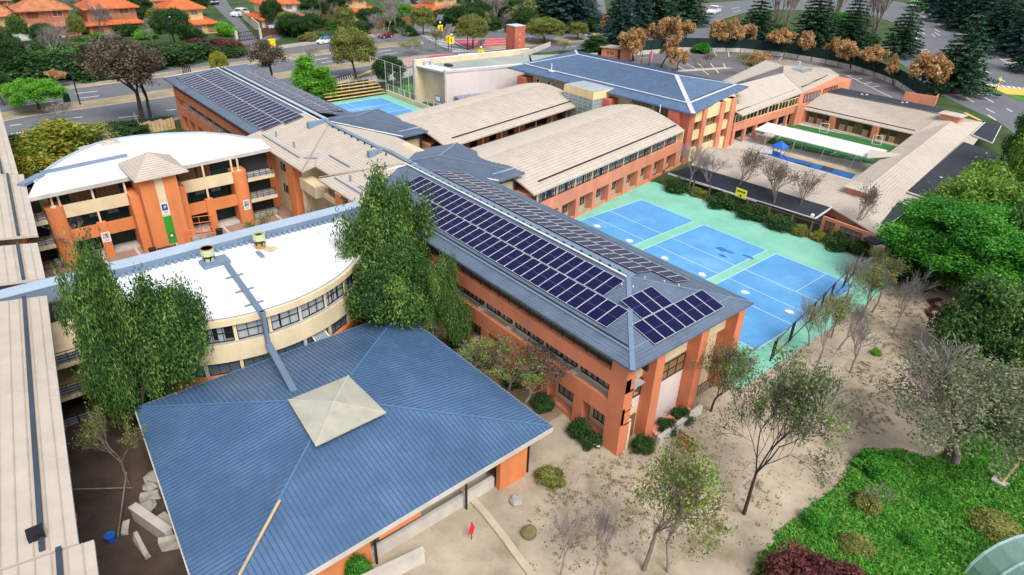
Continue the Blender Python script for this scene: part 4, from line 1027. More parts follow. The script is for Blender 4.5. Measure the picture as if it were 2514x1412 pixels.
while a < fw.L-.9:
    q = M(); fw.box(q, a, a+.85, -1.2, .0, .02, 2.85); q.build('pillar', SALMON, b)
    if a+4 < fw.L: window(b, fw, a+1.2, a+3.6, -1.1, .9, 2.45, 3, 2)
    if a+4 < fw.L: window(b, fw, a+.2, a+2.05, -.5, 4.42, 5.8, 4, 2, curtain=True); window(b, fw, a+2.15, a+3.9, -.5, 4.42, 5.8, 4, 2, curtain=True)
    q = M(); fw.box(q, a-.05, a+.12, -.55, -.4, 4.3, 5.85); q.build('mullion_post', CREAM, b)
    q = M(); fw.box(q, a+.9, a+3.9, -.35, -.05, .02, .4); q.build('planter_wall', SALMON, b)
    a += 4.0
b, rf, e, n_, A, B, prof = barrel('farther beige barrel roofed wing between the narrow inner court and the tall plain gym', (-53.2,22.0), (-60.0,57.0), 17.5, 6.0, 2.1, 34, (-62, 40, 0))
fw = Fr(tuple((A+n_*.9)[:2]), tuple((B+n_*.9)[:2]), 1)
q = M(); fw.box(q, 0, fw.L, -.25, .5, .02, 3.6); q.build('parapet_band', SALMON, b)
q = M(); fw.box(q, 0, fw.L, -2.4, -2.2, 3.5, 5.9); q.build('inner_wall', INTERIOR, b)
q = M(); fw.box(q, 0, fw.L, -14, -2.4, .02, 5.7); q.build('core_wall', SALMON, b)
q = M(); a = 4.0
while a < 30:
    if int(a/4) % 2 == 0 or a < 20:
        for k in range(7): fw.box(q, a+k*.42, a+k*.42+.38, -1.0, -.92, 3.5, 5.7)
    a += 4.6
q.build('wood_panel', WOODB, b)
q = M(); a = .5
while a < 34: fw.box(q, a, a+.16, -.9, -.7, 3.4, 5.8); a += 4.6
q.build('slender_post', CREAM, b)
# ================================================================ office block
b = empty('office_block', 'tall orange and yellow block with blue shingled hip roof edged in white lines', 'school building', (-60, 68, 0))
Z0, Z1 = 9.0, 11.2
W_, N_, E_, S_ = [at(x, y, Z0) for x, y in ((1245,165),(1412,124),(1838,212),(1702,279))]
R1, R2 = at(1418,134,Z1), at(1660,184.5,Z1)
rf = roof(b, [[W_,S_,R2,R1],[S_,E_,R2],[E_,N_,R1,R2],[N_,W_,R1]], OFFSLATE, OFFLAP, .34, .25, w=.03, h=.022)
q = M()
for a, c, w in ((R1,R2,.5),(W_,R1,.4),(S_,R2,.75),(E_,R2,.45),(N_,R1,.5)): strip(q, a, c, w, .05, .05)
def lp(a, c, f): return tuple(Vector(a).lerp(Vector(c), f))
I_W, I_S, I_E = lp(W_, R1, .24), lp(S_, R2, .24), lp(E_, R2, .17)
strip(q, I_W, I_S, .55, .07, .08); strip(q, I_S, I_E, .55, .07, .08)
q.build('white_flashing', WHITEW, rf)
q = M(); u_ = Vector((0,0,0)); strip(q, lp(I_W,R1,.03), lp(I_S,R2,.03), .12, .05, .06); strip(q, lp(I_S,R2,.05), lp(I_E,R2,.05), .16, .05, .06); q.build('guard_painted_shadow', DARKMET, rf)  # dark strips behind the white guard lines paint their shadow on the roof
q = M(); p = at(1354,172,9.8); q.tube((p[0],p[1],9.6),(p[0],p[1],11.0), .08, .08, 8); q.box(p[0]-.4,p[0]+.4,p[1]-.4,p[1]+.4,9.5,9.75); p = at(1620,272,9.2); q.tube((p[0],p[1],8.9),(p[0],p[1],10.2),.06,.06,6); q.build('vent_pipe', WHITEP, rf)
body = [(-78,58.2),(-40.2,60.0),(-41.6,75.5),(-43.5,79.5),(-80,78)]
q = M(); q.prism(body, .02, 8.9); q.build('core_wall', YELLOWC, b)
fo = Fr((-39.2,59.4), (-40.65,75.6), 1)
for a0, a1 in ((0,1.7),(4.3,5.5),(10.0,11.5),(13.7,15.4)):
    q = M(); fo.box(q, a0, a1, -1.2, .35, .02, 8.85); q.build('pillar', SALMON if a0 > 0 else BRICKRED, b)
q = M(); fo.box(q, 1.7, 15.4, -.9, .05, 6.7, 8.85); fo.box(q, 1.7, 15.4, -.9, .05, 3.7, 5.2); fo.box(q, 1.7, 15.4, -.9, .05, .02, 2.2); q.build('spandrel_wall', YELLOWC, b)
for z0, z1 in ((5.2,6.7),(2.2,3.7)):
    for a0, a1 in ((1.9,4.1),(5.7,9.8),(11.7,13.5)): window(b, fo, a0, a1, -.45, z0, z1, 4, 2)
fs = Fr((-78,58.3), (-40.6,59.7), 1)
for a in (32, 27.2):
    window(b, fs, a, a+4.0, .08, 6.9, 8.3, 5, 1)
q = M(); fs.box(q, 35.4, 37.6, -.6, 1.1, .02, 8.6); q.build('corner_pillar', BRICKRED, b)
q = M(); fs.box(q, 21.5, 24.0, .1, 2.4, 5.0, 8.0); fs.box(q, .5, 2.6, .1, 2.4, 5.0, 7.9); q.build('chimney_stub', BRICKRED, b)
def acu(par, fr, a, z):
    q = M(); fr.box(q, a, a+1.1, .05, .55, z, z+.85); c = fr.pt(a+.45, .56, z+.42)
    o = q.build('air_conditioner', WHITEP, par); q = M()
    for k in range(14):
        t0 = 2*math.pi*k/14; t1 = 2*math.pi*(k+1)/14
        q.poly([fr.pt(a+.45, .553, z+.42), fr.pt(a+.45+.34*math.cos(t0), .553, z+.42+.34*math.sin(t0)), fr.pt(a+.45+.34*math.cos(t1), .553, z+.42+.34*math.sin(t1))])
    q.build('fan_grille', BLACKP, o)
for a in (4.0, 7.0, 12.2, 26.5, 31.0): acu(b, fs, a, 7.0)
# glazed stair tower
b2 = empty('stair_tower', 'stair tower glazed in a grid of greenish panes with a cream top', 'stair tower', (-59,57,0))
X0, X1, Y0, Y1 = -62.6, -55.4, 54.3, 60.4
q = M(); q.box(X0+.1, X1-.1, Y0+.1, Y1, 2.8, 3.1); q.box(X0+.1, X1-.1, Y0+.1, Y1, 8.1, 9.25); q.build('frame_slab', CREAM, b2)
q = M(); q.box(X0-.05, X1+.05, Y0-.05, Y1, 8.05, 9.3); q.build('cream_top', YELLOWC, b2)
q = M(); q.box(X0, X1, Y0, Y1+.5, 9.3, 9.38); q.build('flat_roof', mat('grey_membrane', (.36,.40,.42), .7, .08, 2.0), b2)
q = M(); q.box(X0+1.2, X1-1.2, Y0+1.2, Y1, .02, 8.0); q.build('core_wall', LCONC, b2)
for A_, B_, n_c in (((X0,Y0),(X1,Y0),6),((X1,Y0),(X1,Y1),4)):
    f = Fr(A_, B_, 1); q = M(); nr = 8; z0, z1 = 3.0, 8.05
    for i in range(n_c+1): a = f.L*i/n_c; fa = min(max(a,.05), f.L-.05); f.box(q, fa-.05, fa+.05, -.1, .05, z0, z1)
    for j in range(nr+1): z = z0+(z1-z0)*j/nr; f.box(q, .02, f.L-.02, -.08, .04, z-.035, z+.035)
    g = q.build('glazing_grid', GREYMET, b2)
    for i in range(n_c):
        for j in range(nr):
            q = M(); a0, a1 = f.L*i/n_c+.06, f.L*(i+1)/n_c-.06; zz0, zz1 = z0+(z1-z0)*j/nr+.04, z0+(z1-z0)*(j+1)/nr-.04
            tl = .42 if (n_c == 6 and (i, j) in ((1,3),(3,2))) else R.uniform(-.02,.03)
            f2 = [f.pt(a0, -.02+tl*(1 if tl > .1 else 0)*1.2, zz0), f.pt(a1, -.02+tl*(1 if tl > .1 else 0)*1.2, zz0), f.pt(a1, .0+(tl if abs(tl) < .1 else 0), zz1), f.pt(a0, .0, zz1)]
            q.poly(f2); q.build('glass_pane', GLASSG, g)
# ================================================================ annex with tan roof
b = empty('annex_building', 'two storey orange annex under a long tan tiled roof running beside the playground', 'school building', (-50,100,0))
ZA = 5.8
S_, E_, F_, G_, H_, I_, J_ = [at(x, y, ZA) for x, y in ((1798,297),(1973,226),(2061,184),(2036,168),(1936,147),(1880,148),(1776,197))]
AP = at(1924,160,7.7); RB = at(1800,215,7.7)
RB = (-48.5, 77, 7.7); S_ = (-39.2, 75.7, ZA)
rf = roof(b, [[S_,E_,(AP[0]+4.5,AP[1]-8,7.7),RB],[E_,F_,AP,(AP[0]+4.5,AP[1]-8,7.7)],[F_,G_,AP],[G_,H_,AP],[H_,I_,AP],[I_,J_,RB,AP],[J_,(-57,77,ZA),RB]], BEIGE, BEIGE_RIB, .5, .2, eave_dirs=[(E_[0]-S_[0],E_[1]-S_[1])]*2+[(G_[0]-F_[0],G_[1]-F_[1]),(H_[0]-G_[0],H_[1]-G_[1]),(1,0),(J_[0]-I_[0],J_[1]-I_[1]),(1,0)], w=.05)
def zline(a, c, f, off):  # point on first slope
    p = Vector(a).lerp(Vector(c), f); return p+Vector((-off, 0, off*.17))
q = M(); q.beam(zline(S_,E_,.02,1.5)+Vector((0,0,.08)), zline(S_,E_,.97,1.5)+Vector((0,0,.08)), .2, .12); q.beam(zline(E_,F_,.1,1.4)+Vector((0,0,.1)), zline(E_,F_,.8,1.4)+Vector((0,0,.1)), .2, .12); q.build('snow_guard', DARKMET, rf)
q = M(); p = at(1968,172,7.0); q.prism([(p[0]-1.2,p[1]-2.6),(p[0]+1.4,p[1]-2.2),(p[0]+1.2,p[1]+2.4),(p[0]-1.4,p[1]+2)], 6.6, 7.5); q.build('skylight', GLASSL, rf)
q = M()
for px, py, z in ((1812,252,6.7),(1866,215,6.7),(1960,157,7.2)):
    p = at(px, py, z); q.box(p[0]-.4,p[0]+.4,p[1]-.4,p[1]+.4,z-.3,z+.6)
q.build('roof_vent', GREYMET, rf)
q = M(); strip(q, E_, (AP[0]+4.5,AP[1]-8,7.7), .16, .06, .04); strip(q, J_, AP, .12, .06, .04); q.build('hip_tile_row', BEIGE_RIB, rf)
fa = Fr((-40.3,75.4), (-41.2,101.5), 1)
q = M(); fa.box(q, 0, fa.L, -.5, 0, 2.6, 3.95); q.build('parapet_band', SALMON, b)
q = M(); fa.box(q, 0, fa.L, -12, -2.2, .02, 5.6); q.build('core_wall', INTERIOR, b)
q = M(); fa.box(q, 0, fa.L, -2.2, -.4, 2.5, 2.7); q.build('gallery_floor', CONC, b)
a = .3
while a < fa.L-1:
    q = M(); fa.box(q, a, a+.7, -.55, -.04, .02, 2.6); q.build('pillar', SALMON, b)
    if a+4 < fa.L: window(b, fa, a+.2, a+3.9, -.3, 3.98, 5.5, 3, 1, fm=YELLOWC, gl=GLASSD, bar=.12)
    a += 3.9
q = M(); fa.box(q, 22.6, 26.1, -.6, .5, .02, 4.0); q.build('end_pillar', SALMON, b)
q = M(); fa.box(q, 26.1, 50, -10, -1.2, .02, 5.6); q.build('rear_wall', SALMON, b)
window(b, fa, 28, 35, -1.1, 3.6, 5.2, 5, 1); window(b, fa, 36.5, 43, -1.1, 3.6, 5.2, 5, 1)
# ================================================================ gym with plain cream walls
b = empty('gym_building', 'windowless pale cream gym with a flat grey roof behind the small far court', 'gym', (-92,60,0))
ga, gb = (-97.3,45.0), (-88.2,46.6)
gc, gd = (-84.8,66), (-95.3,74.5)
q = M(); q.prism([ga,gb,gc,gd], 7.3, 7.6); q.build('roof', mat('grey_flat_roof', (.33,.36,.35), .8, .10, 1.5), b)
fg_ = Fr(gb, gc, 1); q = M(); fg_.box(q, 0, fg_.L, -.5, 0, .02, 7.9); q.build('side_wall', LAVEN, b)
f2 = Fr(ga, gd, -1); q = M(); f2.box(q, 0, f2.L, -.5, 0, .02, 8.6); q.build('far_wall', CREAM, b)
f3 = Fr(ga, gb, 1); q = M(); f3.box(q, 0, f3.L, -2.2, -1.9, .02, 7.5); q.build('recessed_wall', CREAM, b)
q = M(); fg_.box(q, -.35, .0, -.6, .02, .02, 8.0); f2.box(q, -.35, 0, -.6, .1, .02, 8.7); q.build('wall_end', LCONC, b)
q = M(); f3.box(q, .5, f3.L-.5, -3.2, -.2, 7.3, 7.62); fg_.box(q, 0, fg_.L, -.55, .06, 7.9, 8.02); f2.box(q, 0, f2.L, -.55, .06, 8.6, 8.72); q.build('coping', WHITEP, b)
q = M(); p = at(1101,160,7.8); q.box(p[0]-.9,p[0]+.9,p[1]-.5,p[1]+.5,7.6,8.0); q.build('roof_vent', DARKMET, b)
q = M(); p = (-97.5,46.5); f2.box(q, 1.5, 2.6, -1.6, -.9, 7.6, 8.3); f2.box(q, 3.0, 3.8, -1.6, -.9, 7.6, 8.3); q.build('roof_fan', GREYMET, b)
q = M(); gx = Fr((-84.8,66),(-80,78),1); q.prism([(-94,74),(-85,67),(-79,80),(-88,90)], .02, 7.4); q.build('rear_hall', mat('grey_flat_roof2', (.33,.36,.35), .8, .10, 1.5), b)
q = M(); p0 = at(1283,140,7.6); p1 = at(1350,117,7.6); q.beam((p0[0],p0[1],8.0),(p1[0],p1[1],8.4), .3, 1.0); q.build('sloping_parapet', LCONC, b)
q = M(); fg_.box(q, 2.0, fg_.L-1, 3.2, 3.5, 1.6, 3.2); q.build('brick_parapet', BRICKRED, b)
q = M(); fg_.box(q, 1.5, fg_.L-1, .3, 3.3, 2.7, 2.9); q.build('lean_to_roof', BLUEGREY, b)
q = M()
for k in range(9): fg_.box(q, 2.0+k*2, 2.08+k*2, 3.3, 3.38, 3.2, 4.2)
fg_.box(q, 2, 18, 3.3, 3.36, 4.15, 4.2); q.build('white_railing', WHITEP, b)
# basketball board in front of the recess
p = at(1075,250,2.4); t_ = empty('basketball_hoop', 'white basketball backboard with dark square behind the mesh fence by the gym', 'basketball hoop', (p[0],p[1],0))
q = M(); q.box(p[0]-.9,p[0]+.9,p[1]+.02,p[1]+.08,2.4,3.6); bd = q.build('backboard', BLUEP, t_)
q = M(); q.box(p[0]-.7,p[0]+.7,p[1]-.01,p[1]+.02,2.6,3.4); q.build('panel', WHITEP, bd)
q = M(); q.tube((p[0],p[1]+.6,.02),(p[0],p[1]+.2,3.0), .08, .08, 6); q.build('post', GREYMET, t_)
q = M()
for k in range(10):
    u0, u1 = 2*math.pi*k/10, 2*math.pi*(k+1)/10; q.tube((p[0]+.25*math.cos(u0),p[1]-.3+.25*math.sin(u0),2.6),(p[0]+.25*math.cos(u1),p[1]-.3+.25*math.sin(u1),2.6),.02,.02,4)
q.build('ring', REDP, t_)
# square brick red tower
t_ = empty('brick_tower', 'free standing square brick red tower with a pale flat top beyond the gym', 'tower', (-109.5,82.8,0))
q = M(); q.box(-111.2,-107.8,81.1,84.5,.02,11.2); q.build('shaft', BRICKRED, t_)
q = M(); q.box(-111.25,-107.75,81.05,84.55,11.2,11.3); q.build('flat_top', WHITEW, t_)
q = M()
for z in (4,5,6.5,8,9.3): q.box(-107.8,-107.74,82.5,82.8,z,z+.12)
q.build('light_slot', WHITEP, t_)
# ================================================================ kindergarten round a play yard
b = empty('kindergarten', 'low beige roofed kindergarten wrapped in a U round the green turf play yard', 'school building', (-20, 85, 0))
def A3(px, py, z): return at(px, py, z)
NI0, NI1 = A3(1970,267,2.9), A3(2243,329,2.9)
NR0, NR1 = A3(2024,223,4.3), A3(2316,280,4.3)
EI0, EI1 = NI1, A3(2092,443,2.9)
EO0, EO1 = A3(2414,300,3.0), A3(2224,473,3.0)
SE = A3(2150,574,2.9); SO1 = A3(2040,509,3.0); SO0 = A3(1697,405,3.0)
SI0, SI1 = (-33.2,67.4,2.9), EI1
SR0 = A3(1736,361,4.2); SR1 = (-10.6,60.2,4.2)
def mid(a, c, z, f=.5): return (a[0]*(1-f)+c[0]*f, a[1]*(1-f)+c[1]*f, z)
ER0 = (NR1[0]+3.2, NR1[1]-5.0, 4.35); ER1 = SR1
faces = [[NI0,NI1,ER0,NR1,NR0],[EI1,EI0,ER0,ER1],[EO0,EO1,ER1,ER0],[NR1,ER0,EO0],[SI0,SI1,SR1,SR0],[SO1,SO0,SR0,SR1],[SE,SO1,SR1],[EO1,SE,SR1]]
faces = [f if i not in (0,) else [NI0,NI1,ER0,NR1,NR0] for i, f in enumerate(faces)]
rf = roof(b, faces, BEIGE, BEIGE_RIB, .42, .18, eave_dirs=[(NI1[0]-NI0[0],NI1[1]-NI0[1]),(EI1[0]-EI0[0],EI1[1]-EI0[1]),(EO1[0]-EO0[0],EO1[1]-EO0[1]),(1,.3),(1,0),(1,0),(SE[0]-SO1[0],SE[1]-SO1[1]),(SE[0]-EO1[0],SE[1]-EO1[1])], w=.04, h=.03)
q = M()
def up(p, d, off, z): return (p[0]+d[0]*off, p[1]+d[1]*off, z)
strip(q, up(NI0,(0,1),1.5,3.06), up(NI1,(-.3,1),1.6,3.06), .2, .1, .1)
strip(q, (NI1[0]+1.4,NI1[1]+.6,3.12), (NI1[0]+1.4+(EI1[0]-EI0[0])*.45, NI1[1]+(EI1[1]-EI0[1])*.45, 3.12), .2, .1, .1)
strip(q, (NI1[0]+1.4+(EI1[0]-EI0[0])*.55, NI1[1]+(EI1[1]-EI0[1])*.55, 3.12), (EI1[0]+1.3,EI1[1]-1,3.12), .2, .1, .1)
q.build('snow_guard', DARKMET, rf)
q = M(); q.beam(SI0, SI1, .14, .14); q.build('white_gutter', WHITEP, rf)
# small cross gable over the canopy
c0 = mid(EI0, EI1, 3.0, .57)
q = M(); q.slab([(c0[0]-2.6,c0[1]+2.4,3.15),(c0[0]+3.5,c0[1]+1.5,4.0),(c0[0]-2.2,c0[1]-.2,3.75)], .12); q.slab([(c0[0]-2.2,c0[1]-.2,3.75),(c0[0]+3.5,c0[1]+1.5,4.0),(c0[0]-1.2,c0[1]-2.8,3.15)], .12); q.build('porch_roof', BEIGE, rf)
# black felt flat roofs
def flat(name, pts, z, trim=None):
    pts = [A3(x, y, z) for x, y in pts]; q = M(); q.slab(pts, .2); o = q.build(name, BLACKROOF, rf)
    if trim:
        q = M()
        for i in trim: q.beam(pts[i], pts[(i+1) % len(pts)], .1, .22)
        q.build('edge_trim', WHITEP, o)
    return pts
flat('felt_roof', [(2024,225),(2043,211),(2323,268),(2313,281)], 4.3)
q = M(); f_ = [A3(1697,406,3.0), A3(2043,509,3.0), A3(2000,538,1.7), A3(1640,426,1.7)]; q.slab(f_, .18); o_ = q.build('felt_roof', BLACKROOF, rf)
q = M(); q.beam(f_[1], f_[2], .12, .24); q.beam(f_[2], f_[3], .12, .24); q.build('edge_trim', WHITEP, o_)
q = M(); q.slab([A3(x,y,2.8) for x, y in ((2410,301),(2428,303),(2398,345),(2285,490),(2235,507),(2160,575),(2150,570),(2224,474))], .15); q.build('lower_eave', BEIGE, rf)
flat('felt_roof', [(2386,331),(2418,301),(2458,309),(2436,352)], 3.0, trim=[0,2,3])
flat('felt_roof', [(2226,471),(2366,348),(2452,378),(2420,413),(2278,488)], 3.06, trim=[3,4])
flat('felt_roof', [(2143,544),(2199,494),(2236,507),(2172,556)], 3.0, trim=[3])
flat('felt_roof', [(2120,583),(2165,575),(2185,590),(2150,600)], 2.4)
q = M()
for px, py in ((2116,232),(2128,233),(2215,252),(2226,252),(1995,528),(2310,437),(2262,400)):
    p = A3(px, py, 4.35 if py < 260 else 2.95); q.box(p[0]-.18,p[0]+.18,p[1]-.18,p[1]+.18,p[2]-.2,p[2]+.12)
q.build('roof_vent', WHITEP, rf)
def lantern(px, py, z, w, d):
    p = A3(px, py, z); g = M(); g.box(p[0]-w*.38,p[0]+w*.38,p[1]-d*.38,p[1]+d*.38,z-1.1,z); o = g.build('lantern_box', SALMON, rf)
    g = M(); c = [(p[0]-w/2,p[1]-d/2,z),(p[0]+w/2,p[1]-d/2,z),(p[0]+w/2,p[1]+d/2,z),(p[0]-w/2,p[1]+d/2,z)]
    for i in range(4): g.slab([c[i],c[(i+1)%4],(p[0],p[1],z+.35)], .1)
    g.build('lantern_roof', BEIGE, rf)
lantern(2340,280,5.3,4.2,3.4); lantern(2120,461,4.9,4.0,3.4)
q = M()
q.prism([(-34.5,55.2),(-11.3,55.2),(-5,53),(-8,70),(-12,100),(-16,118),(-24,119),(-44,112),(-42.5,103.2),(-18,103.2),(-13.2,65.5),(-33.5,65.2)], .02, 2.85); q.build('core_wall', SALMON, b)
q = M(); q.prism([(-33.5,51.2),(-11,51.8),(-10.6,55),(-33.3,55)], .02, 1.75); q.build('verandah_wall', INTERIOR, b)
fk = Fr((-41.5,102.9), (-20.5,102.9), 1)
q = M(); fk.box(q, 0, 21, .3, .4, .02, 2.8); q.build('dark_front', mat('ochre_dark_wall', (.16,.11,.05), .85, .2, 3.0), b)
q = M()
for a in (0, 6.2, 14.6): fk.box(q, a, a+1.1, .45, 1.5, .02, 2.85)
q.build('pillar', SALMON, b)
for a in (1.6,3.3,5.0,8.0,9.6,12.6,16.0,17.6): 
    window(b, fk, a, a+1.1, .45, 1.6, 2.6, 2, 1); q = M()
    for i in range(2):
        for j in range(3): fk.box(q, a+.05+i*.53, a+.52+i*.53, .42, .5, .25+j*.42, .6+j*.42)
    q.build('notice_board', [PALEWOOD], b)
q = M(); fk.box(q, 0, 21, .4, 1.6, .02, .3); q.build('step', LCONC, b)
# east end front toward the courts
fe = Fr((-11,51.6), (-3.9,51.2), 1)
q = M(); fe.box(q, 0, 7, -.5, -.2, .02, 2.7); q.build('end_wall', SALMON, b)
window(b, fe, .6, 1.8, -.15, .3, 2.3, 2, 3); window(b, fe, 2.6, 5.4, -.15, .9, 2.3, 4, 2)
# white canopy across the yard
cn = empty('canopy', 'flat white canopy roof spanning the turf yard on thin posts', 'canopy', (*A3(2010,345,0)[:2], 0))
cp_ = [A3(x, y, 2.7) for x, y in ((1853,317),(1887,301),(2178,369),(2146,390))]
q = M(); q.slab(cp_, .14); q.build('canopy_sheet', WHITEP, cn)
q = M()
for f in (.12,.37,.62,.87):
    for a, c in ((0,3),(1,2)):
        p = Vector(cp_[a]).lerp(Vector(cp_[c]), f); q.tube((p.x*.97+cp_[1][0]*.03,p.y,.05),(p.x,p.y,2.55), .05, .05, 6)
q.build('post', GREYMET, cn)
# play tower with blue roof, slide and monkey bars
p = A3(1906,398,0); pt = empty('play_tower', 'blue roofed climbing tower with slide on the blue rubber mat', 'play equipment', p)
q = M()
for dx in (-.7,.7):
    for dy in (-.7,.7): q.tube((p[0]+dx,p[1]+dy,.05),(p[0]+dx,p[1]+dy,2.9), .06, .06, 6)
q.build('post', BLUEGREY, pt)
q = M(); c = [(p[0]+x,p[1]+y,2.75) for x, y in ((-1.1,-1.1),(1.1,-1.1),(1.1,1.1),(-1.1,1.1))]
for i in range(4): q.slab([c[i],c[(i+1)%4],(p[0],p[1],3.75)], .08)
q.build('roof', BLUEP, pt)
q = M(); q.box(p[0]-.75,p[0]+.75,p[1]-.75,p[1]+.75,1.2,1.3); q.box(p[0]-.75,p[0]+.75,p[1]-.76,p[1]-.72,1.3,2.0); q.build('deck', BLUEP, pt)
q = M(); q.beam((p[0]+.8,p[1]-.2,1.25),(p[0]+3.0,p[1]-.9,.2), .7, .1); q.beam((p[0]+.8,p[1]+.15,1.4),(p[0]+3.0,p[1]-.55,.35), .06, .25); q.build('slide', BLUEP, pt)
p = A3(1862,388,0); mb = empty('monkey_bars', 'pale blue metal monkey bars frame beside the play tower', 'play equipment', p)
q = M(); a0, a1 = Vector((p[0]-1.6,p[1]-.4,0)), Vector((p[0]+1.8,p[1]+.3,0)); sd = Vector((.15,.6,0))
for e_ in (a0, a1):
    for s_ in (-1, 1): q.tube(e_+sd*s_+Vector((0,0,.05)), e_+sd*s_+Vector((0,0,2.1)), .05, .05, 6)
q.build('post', GALV, mb)
q = M()
for s_ in (-1, 1): q.tube(a0+sd*s_+Vector((0,0,2.1)), a1+sd*s_+Vector((0,0,2.1)), .05, .05, 6)
q.build('rail', GALV, mb)
q = M()
for k in range(7):
    m_ = a0.lerp(a1, k/6); q.tube(m_+sd+Vector((0,0,2.1)), m_-sd+Vector((0,0,2.1)), .035, .035, 5)
q.build('rung', GALV, mb)
def goal(px, py, w, lbl):
    p = A3(px, py, .05); g = empty('football_goal', lbl, 'goal', p, group='small white goals on the turf')
    q = M(); h = 1.5; x = Vector((w/2*.75, w/2*.25*1.2, 0)); bk = Vector((-.35,.75,0))
    P_ = Vector(p); z = Vector((0,0,h))
    for s_ in (-1, 1): q.tube(P_+x*s_, P_+x*s_+z, .05, .05, 6)
    q.tube(P_+x+z, P_-x+z, .05, .05, 6); q.build('goal_frame', WHITEP, g)
    q = M()
    for s_ in (-1, 1): q.tube(P_+x*s_+z, P_+x*s_-bk, .035, .035, 5)
    q.tube(P_+x-bk, P_-x-bk, .035, .035, 5); q.build('back_bar', WHITEP, g)
goal(2022,322,1.9,'small white football goal on the turf in front of the left classroom pillar')
goal(2151,352,1.9,'small white football goal on the turf near the right classroom pillar')
goal(1958,364,1.6,'small white football goal partly hidden under the canopy beside the play tower')
p = A3(2084,326,0); tb = empty('picnic_table', 'yellow topped low table standing on the turf edge', 'table', p)
q = M(); q.slab([(p[0]-1.3,p[1]-.5,.72),(p[0]+1.3,p[1]-.3,.72),(p[0]+1.1,p[1]+.6,.72),(p[0]-1.1,p[1]+.5,.72)], .08); q.build('table_top', mat('yellow_top', (.72,.52,.18), .5), tb)
q = M()
for dx in (-.9,.9): q.tube((p[0]+dx,p[1],.05),(p[0]+dx,p[1],.66), .05, .05, 6)
q.build('leg', GREYMET, tb)
# yellow sign board on the court side roof
p = A3(1817,486,1.9); sg = empty('sign_board', 'bright yellow sign board standing on the black roof edge', 'sign', p)
q = M(); q.box(p[0]-.85,p[0]+.85,p[1]-.04,p[1]+.04,1.9,3.2); s_ = q.build('board', mat('sign_yellow', (.85,.82,.05), .5, .05, 6.0), sg)
q = M()
for k, ch in enumerate('ETAMA'):
    q.box(p[0]-.62+k*.26,p[0]-.42+k*.26,p[1]-.06,p[1]-.042,2.72,2.95)
q.box(p[0]-.12,p[0]+.12,p[1]-.06,p[1]-.042,2.1,2.4); q.build('print', BLACKP, s_)
q = M(); q.box(p[0]-.5,p[0]-.44,p[1]+.04,p[1]+.1,1.2,3.0); q.box(p[0]+.44,p[0]+.5,p[1]+.04,p[1]+.1,1.2,3.0); q.build('post', DARKMET, sg)
# ================================================================ walls and fences
t_ = empty('perimeter_wall', 'curved pale wall with dark green mesh screen round the car park', 'wall', (-70,168,0))
pan = []
for i in range(len(WALLP)-1):
    a, c = Vector((*WALLP[i],0)), Vector((*WALLP[i+1],0)); n = max(2, int(round((c-a).length/4.2)))
    for k in range(n): pan.append((a.lerp(c, k/n), a.lerp(c, (k+1)/n)))
for a, c in pan:
    f = Fr(a, c, 1); q = M(); f.box(q, .12, f.L-.12, -.12, .12, .0, 1.15); q.build('wall_panel', LCONC, t_)
    q = M(); f.box(q, -.1, .1, -.16, .16, 0, 1.0); q.tube(f.pt(0,-.05,1.0), f.pt(0,-.05,3.9), .05, .05, 5); q.build('post', DARKMET, t_)
    q = M(); f.box(q, .0, f.L, -.30, -.26, 1.2, 3.9); q.build('mesh_screen', MESHG, t_)
def mesh_fence(lbl, pts, h, step, post_m, net_m=None, dbl=False, rail=True, name='court_fence', r=.07, cell=.6, gap=.5):
    t_ = empty(name, lbl, 'fence', (*pts[0][:2], 0)); pts = [Vector((p[0],p[1],0)) for p in pts]
    tot = sum((pts[i+1]-pts[i]).length for i in range(len(pts)-1))
    posts = []; 
    for i in range(len(pts)-1):
        n = max(1, int(round((pts[i+1]-pts[i]).length/step)))
        for k in range(n): posts.append((pts[i].lerp(pts[i+1], k/n), (pts[i+1]-pts[i]).normalized()))
    posts.append((pts[-1], (pts[-1]-pts[-2]).normalized()))
    for p, d in posts:
        for s_ in ((-gap/2, gap/2) if dbl else (0,)):
            q = M(); c = p+d*s_; q.box(c.x-r, c.x+r, c.y-r, c.y+r, 0, h); q.build('post', post_m, t_)
    q = M()
    for i in range(len(posts)-1):
        a, c = posts[i][0], posts[i+1][0]
        if rail:
            for z in (h-.08, .25): q.beam((a.x,a.y,z),(c.x,c.y,z), .06, .06)
    if rail: q.build('rail', post_m, t_)
    if net_m:
        q = M()
        for i in range(len(posts)-1):
            a, c = posts[i][0], posts[i+1][0]; L_ = (c-a).length; n = max(2, int(L_/cell))
            for k in range(1, n): m_ = a.lerp(c, k/n); q.beam((m_.x,m_.y,.2),(m_.x,m_.y,h-.1), .012, .012)
            z = .2
            while z < h-.1: q.beam((a.x,a.y,z),(c.x,c.y,z), .012, .012); z += cell
        q.build('wire_net', net_m, t_, kind='stuff')
    return t_
c_ = [at(1893,885)[:2], at(1937,840)[:2], at(1988,790)[:2], at(2035,742)[:2], at(2070,705)[:2], at(2112,652)[:2]]
mesh_fence('mesh fence on paired dark posts along the right end of the blue courts', c_, 2.3, 3.6, DARKMET, GALV, dbl=True, cell=.5, r=.06)
mesh_fence('rough timber post fence along the far side of the blue courts', [(-35.2,49.55),(-24,49.6),(-14,49.8),(-6,50.4),(-2.5,51.8)], 2.3, 3.1, TIMBER, None, r=.1, name='timber_fence')
mesh_fence('high thin steel fence with netting beside the gym and the small far court', [(-106.5,43.9),(-84.5,43.9)], 2.2, 2.2, GALV, GALV, cell=.45)
mesh_fence('very tall netting poles above the wall left of the gym', [(-114.5,44.4),(-98.5,44.2)], 6.8, 3.0, GALV, GALV, cell=1.0, r=.05)
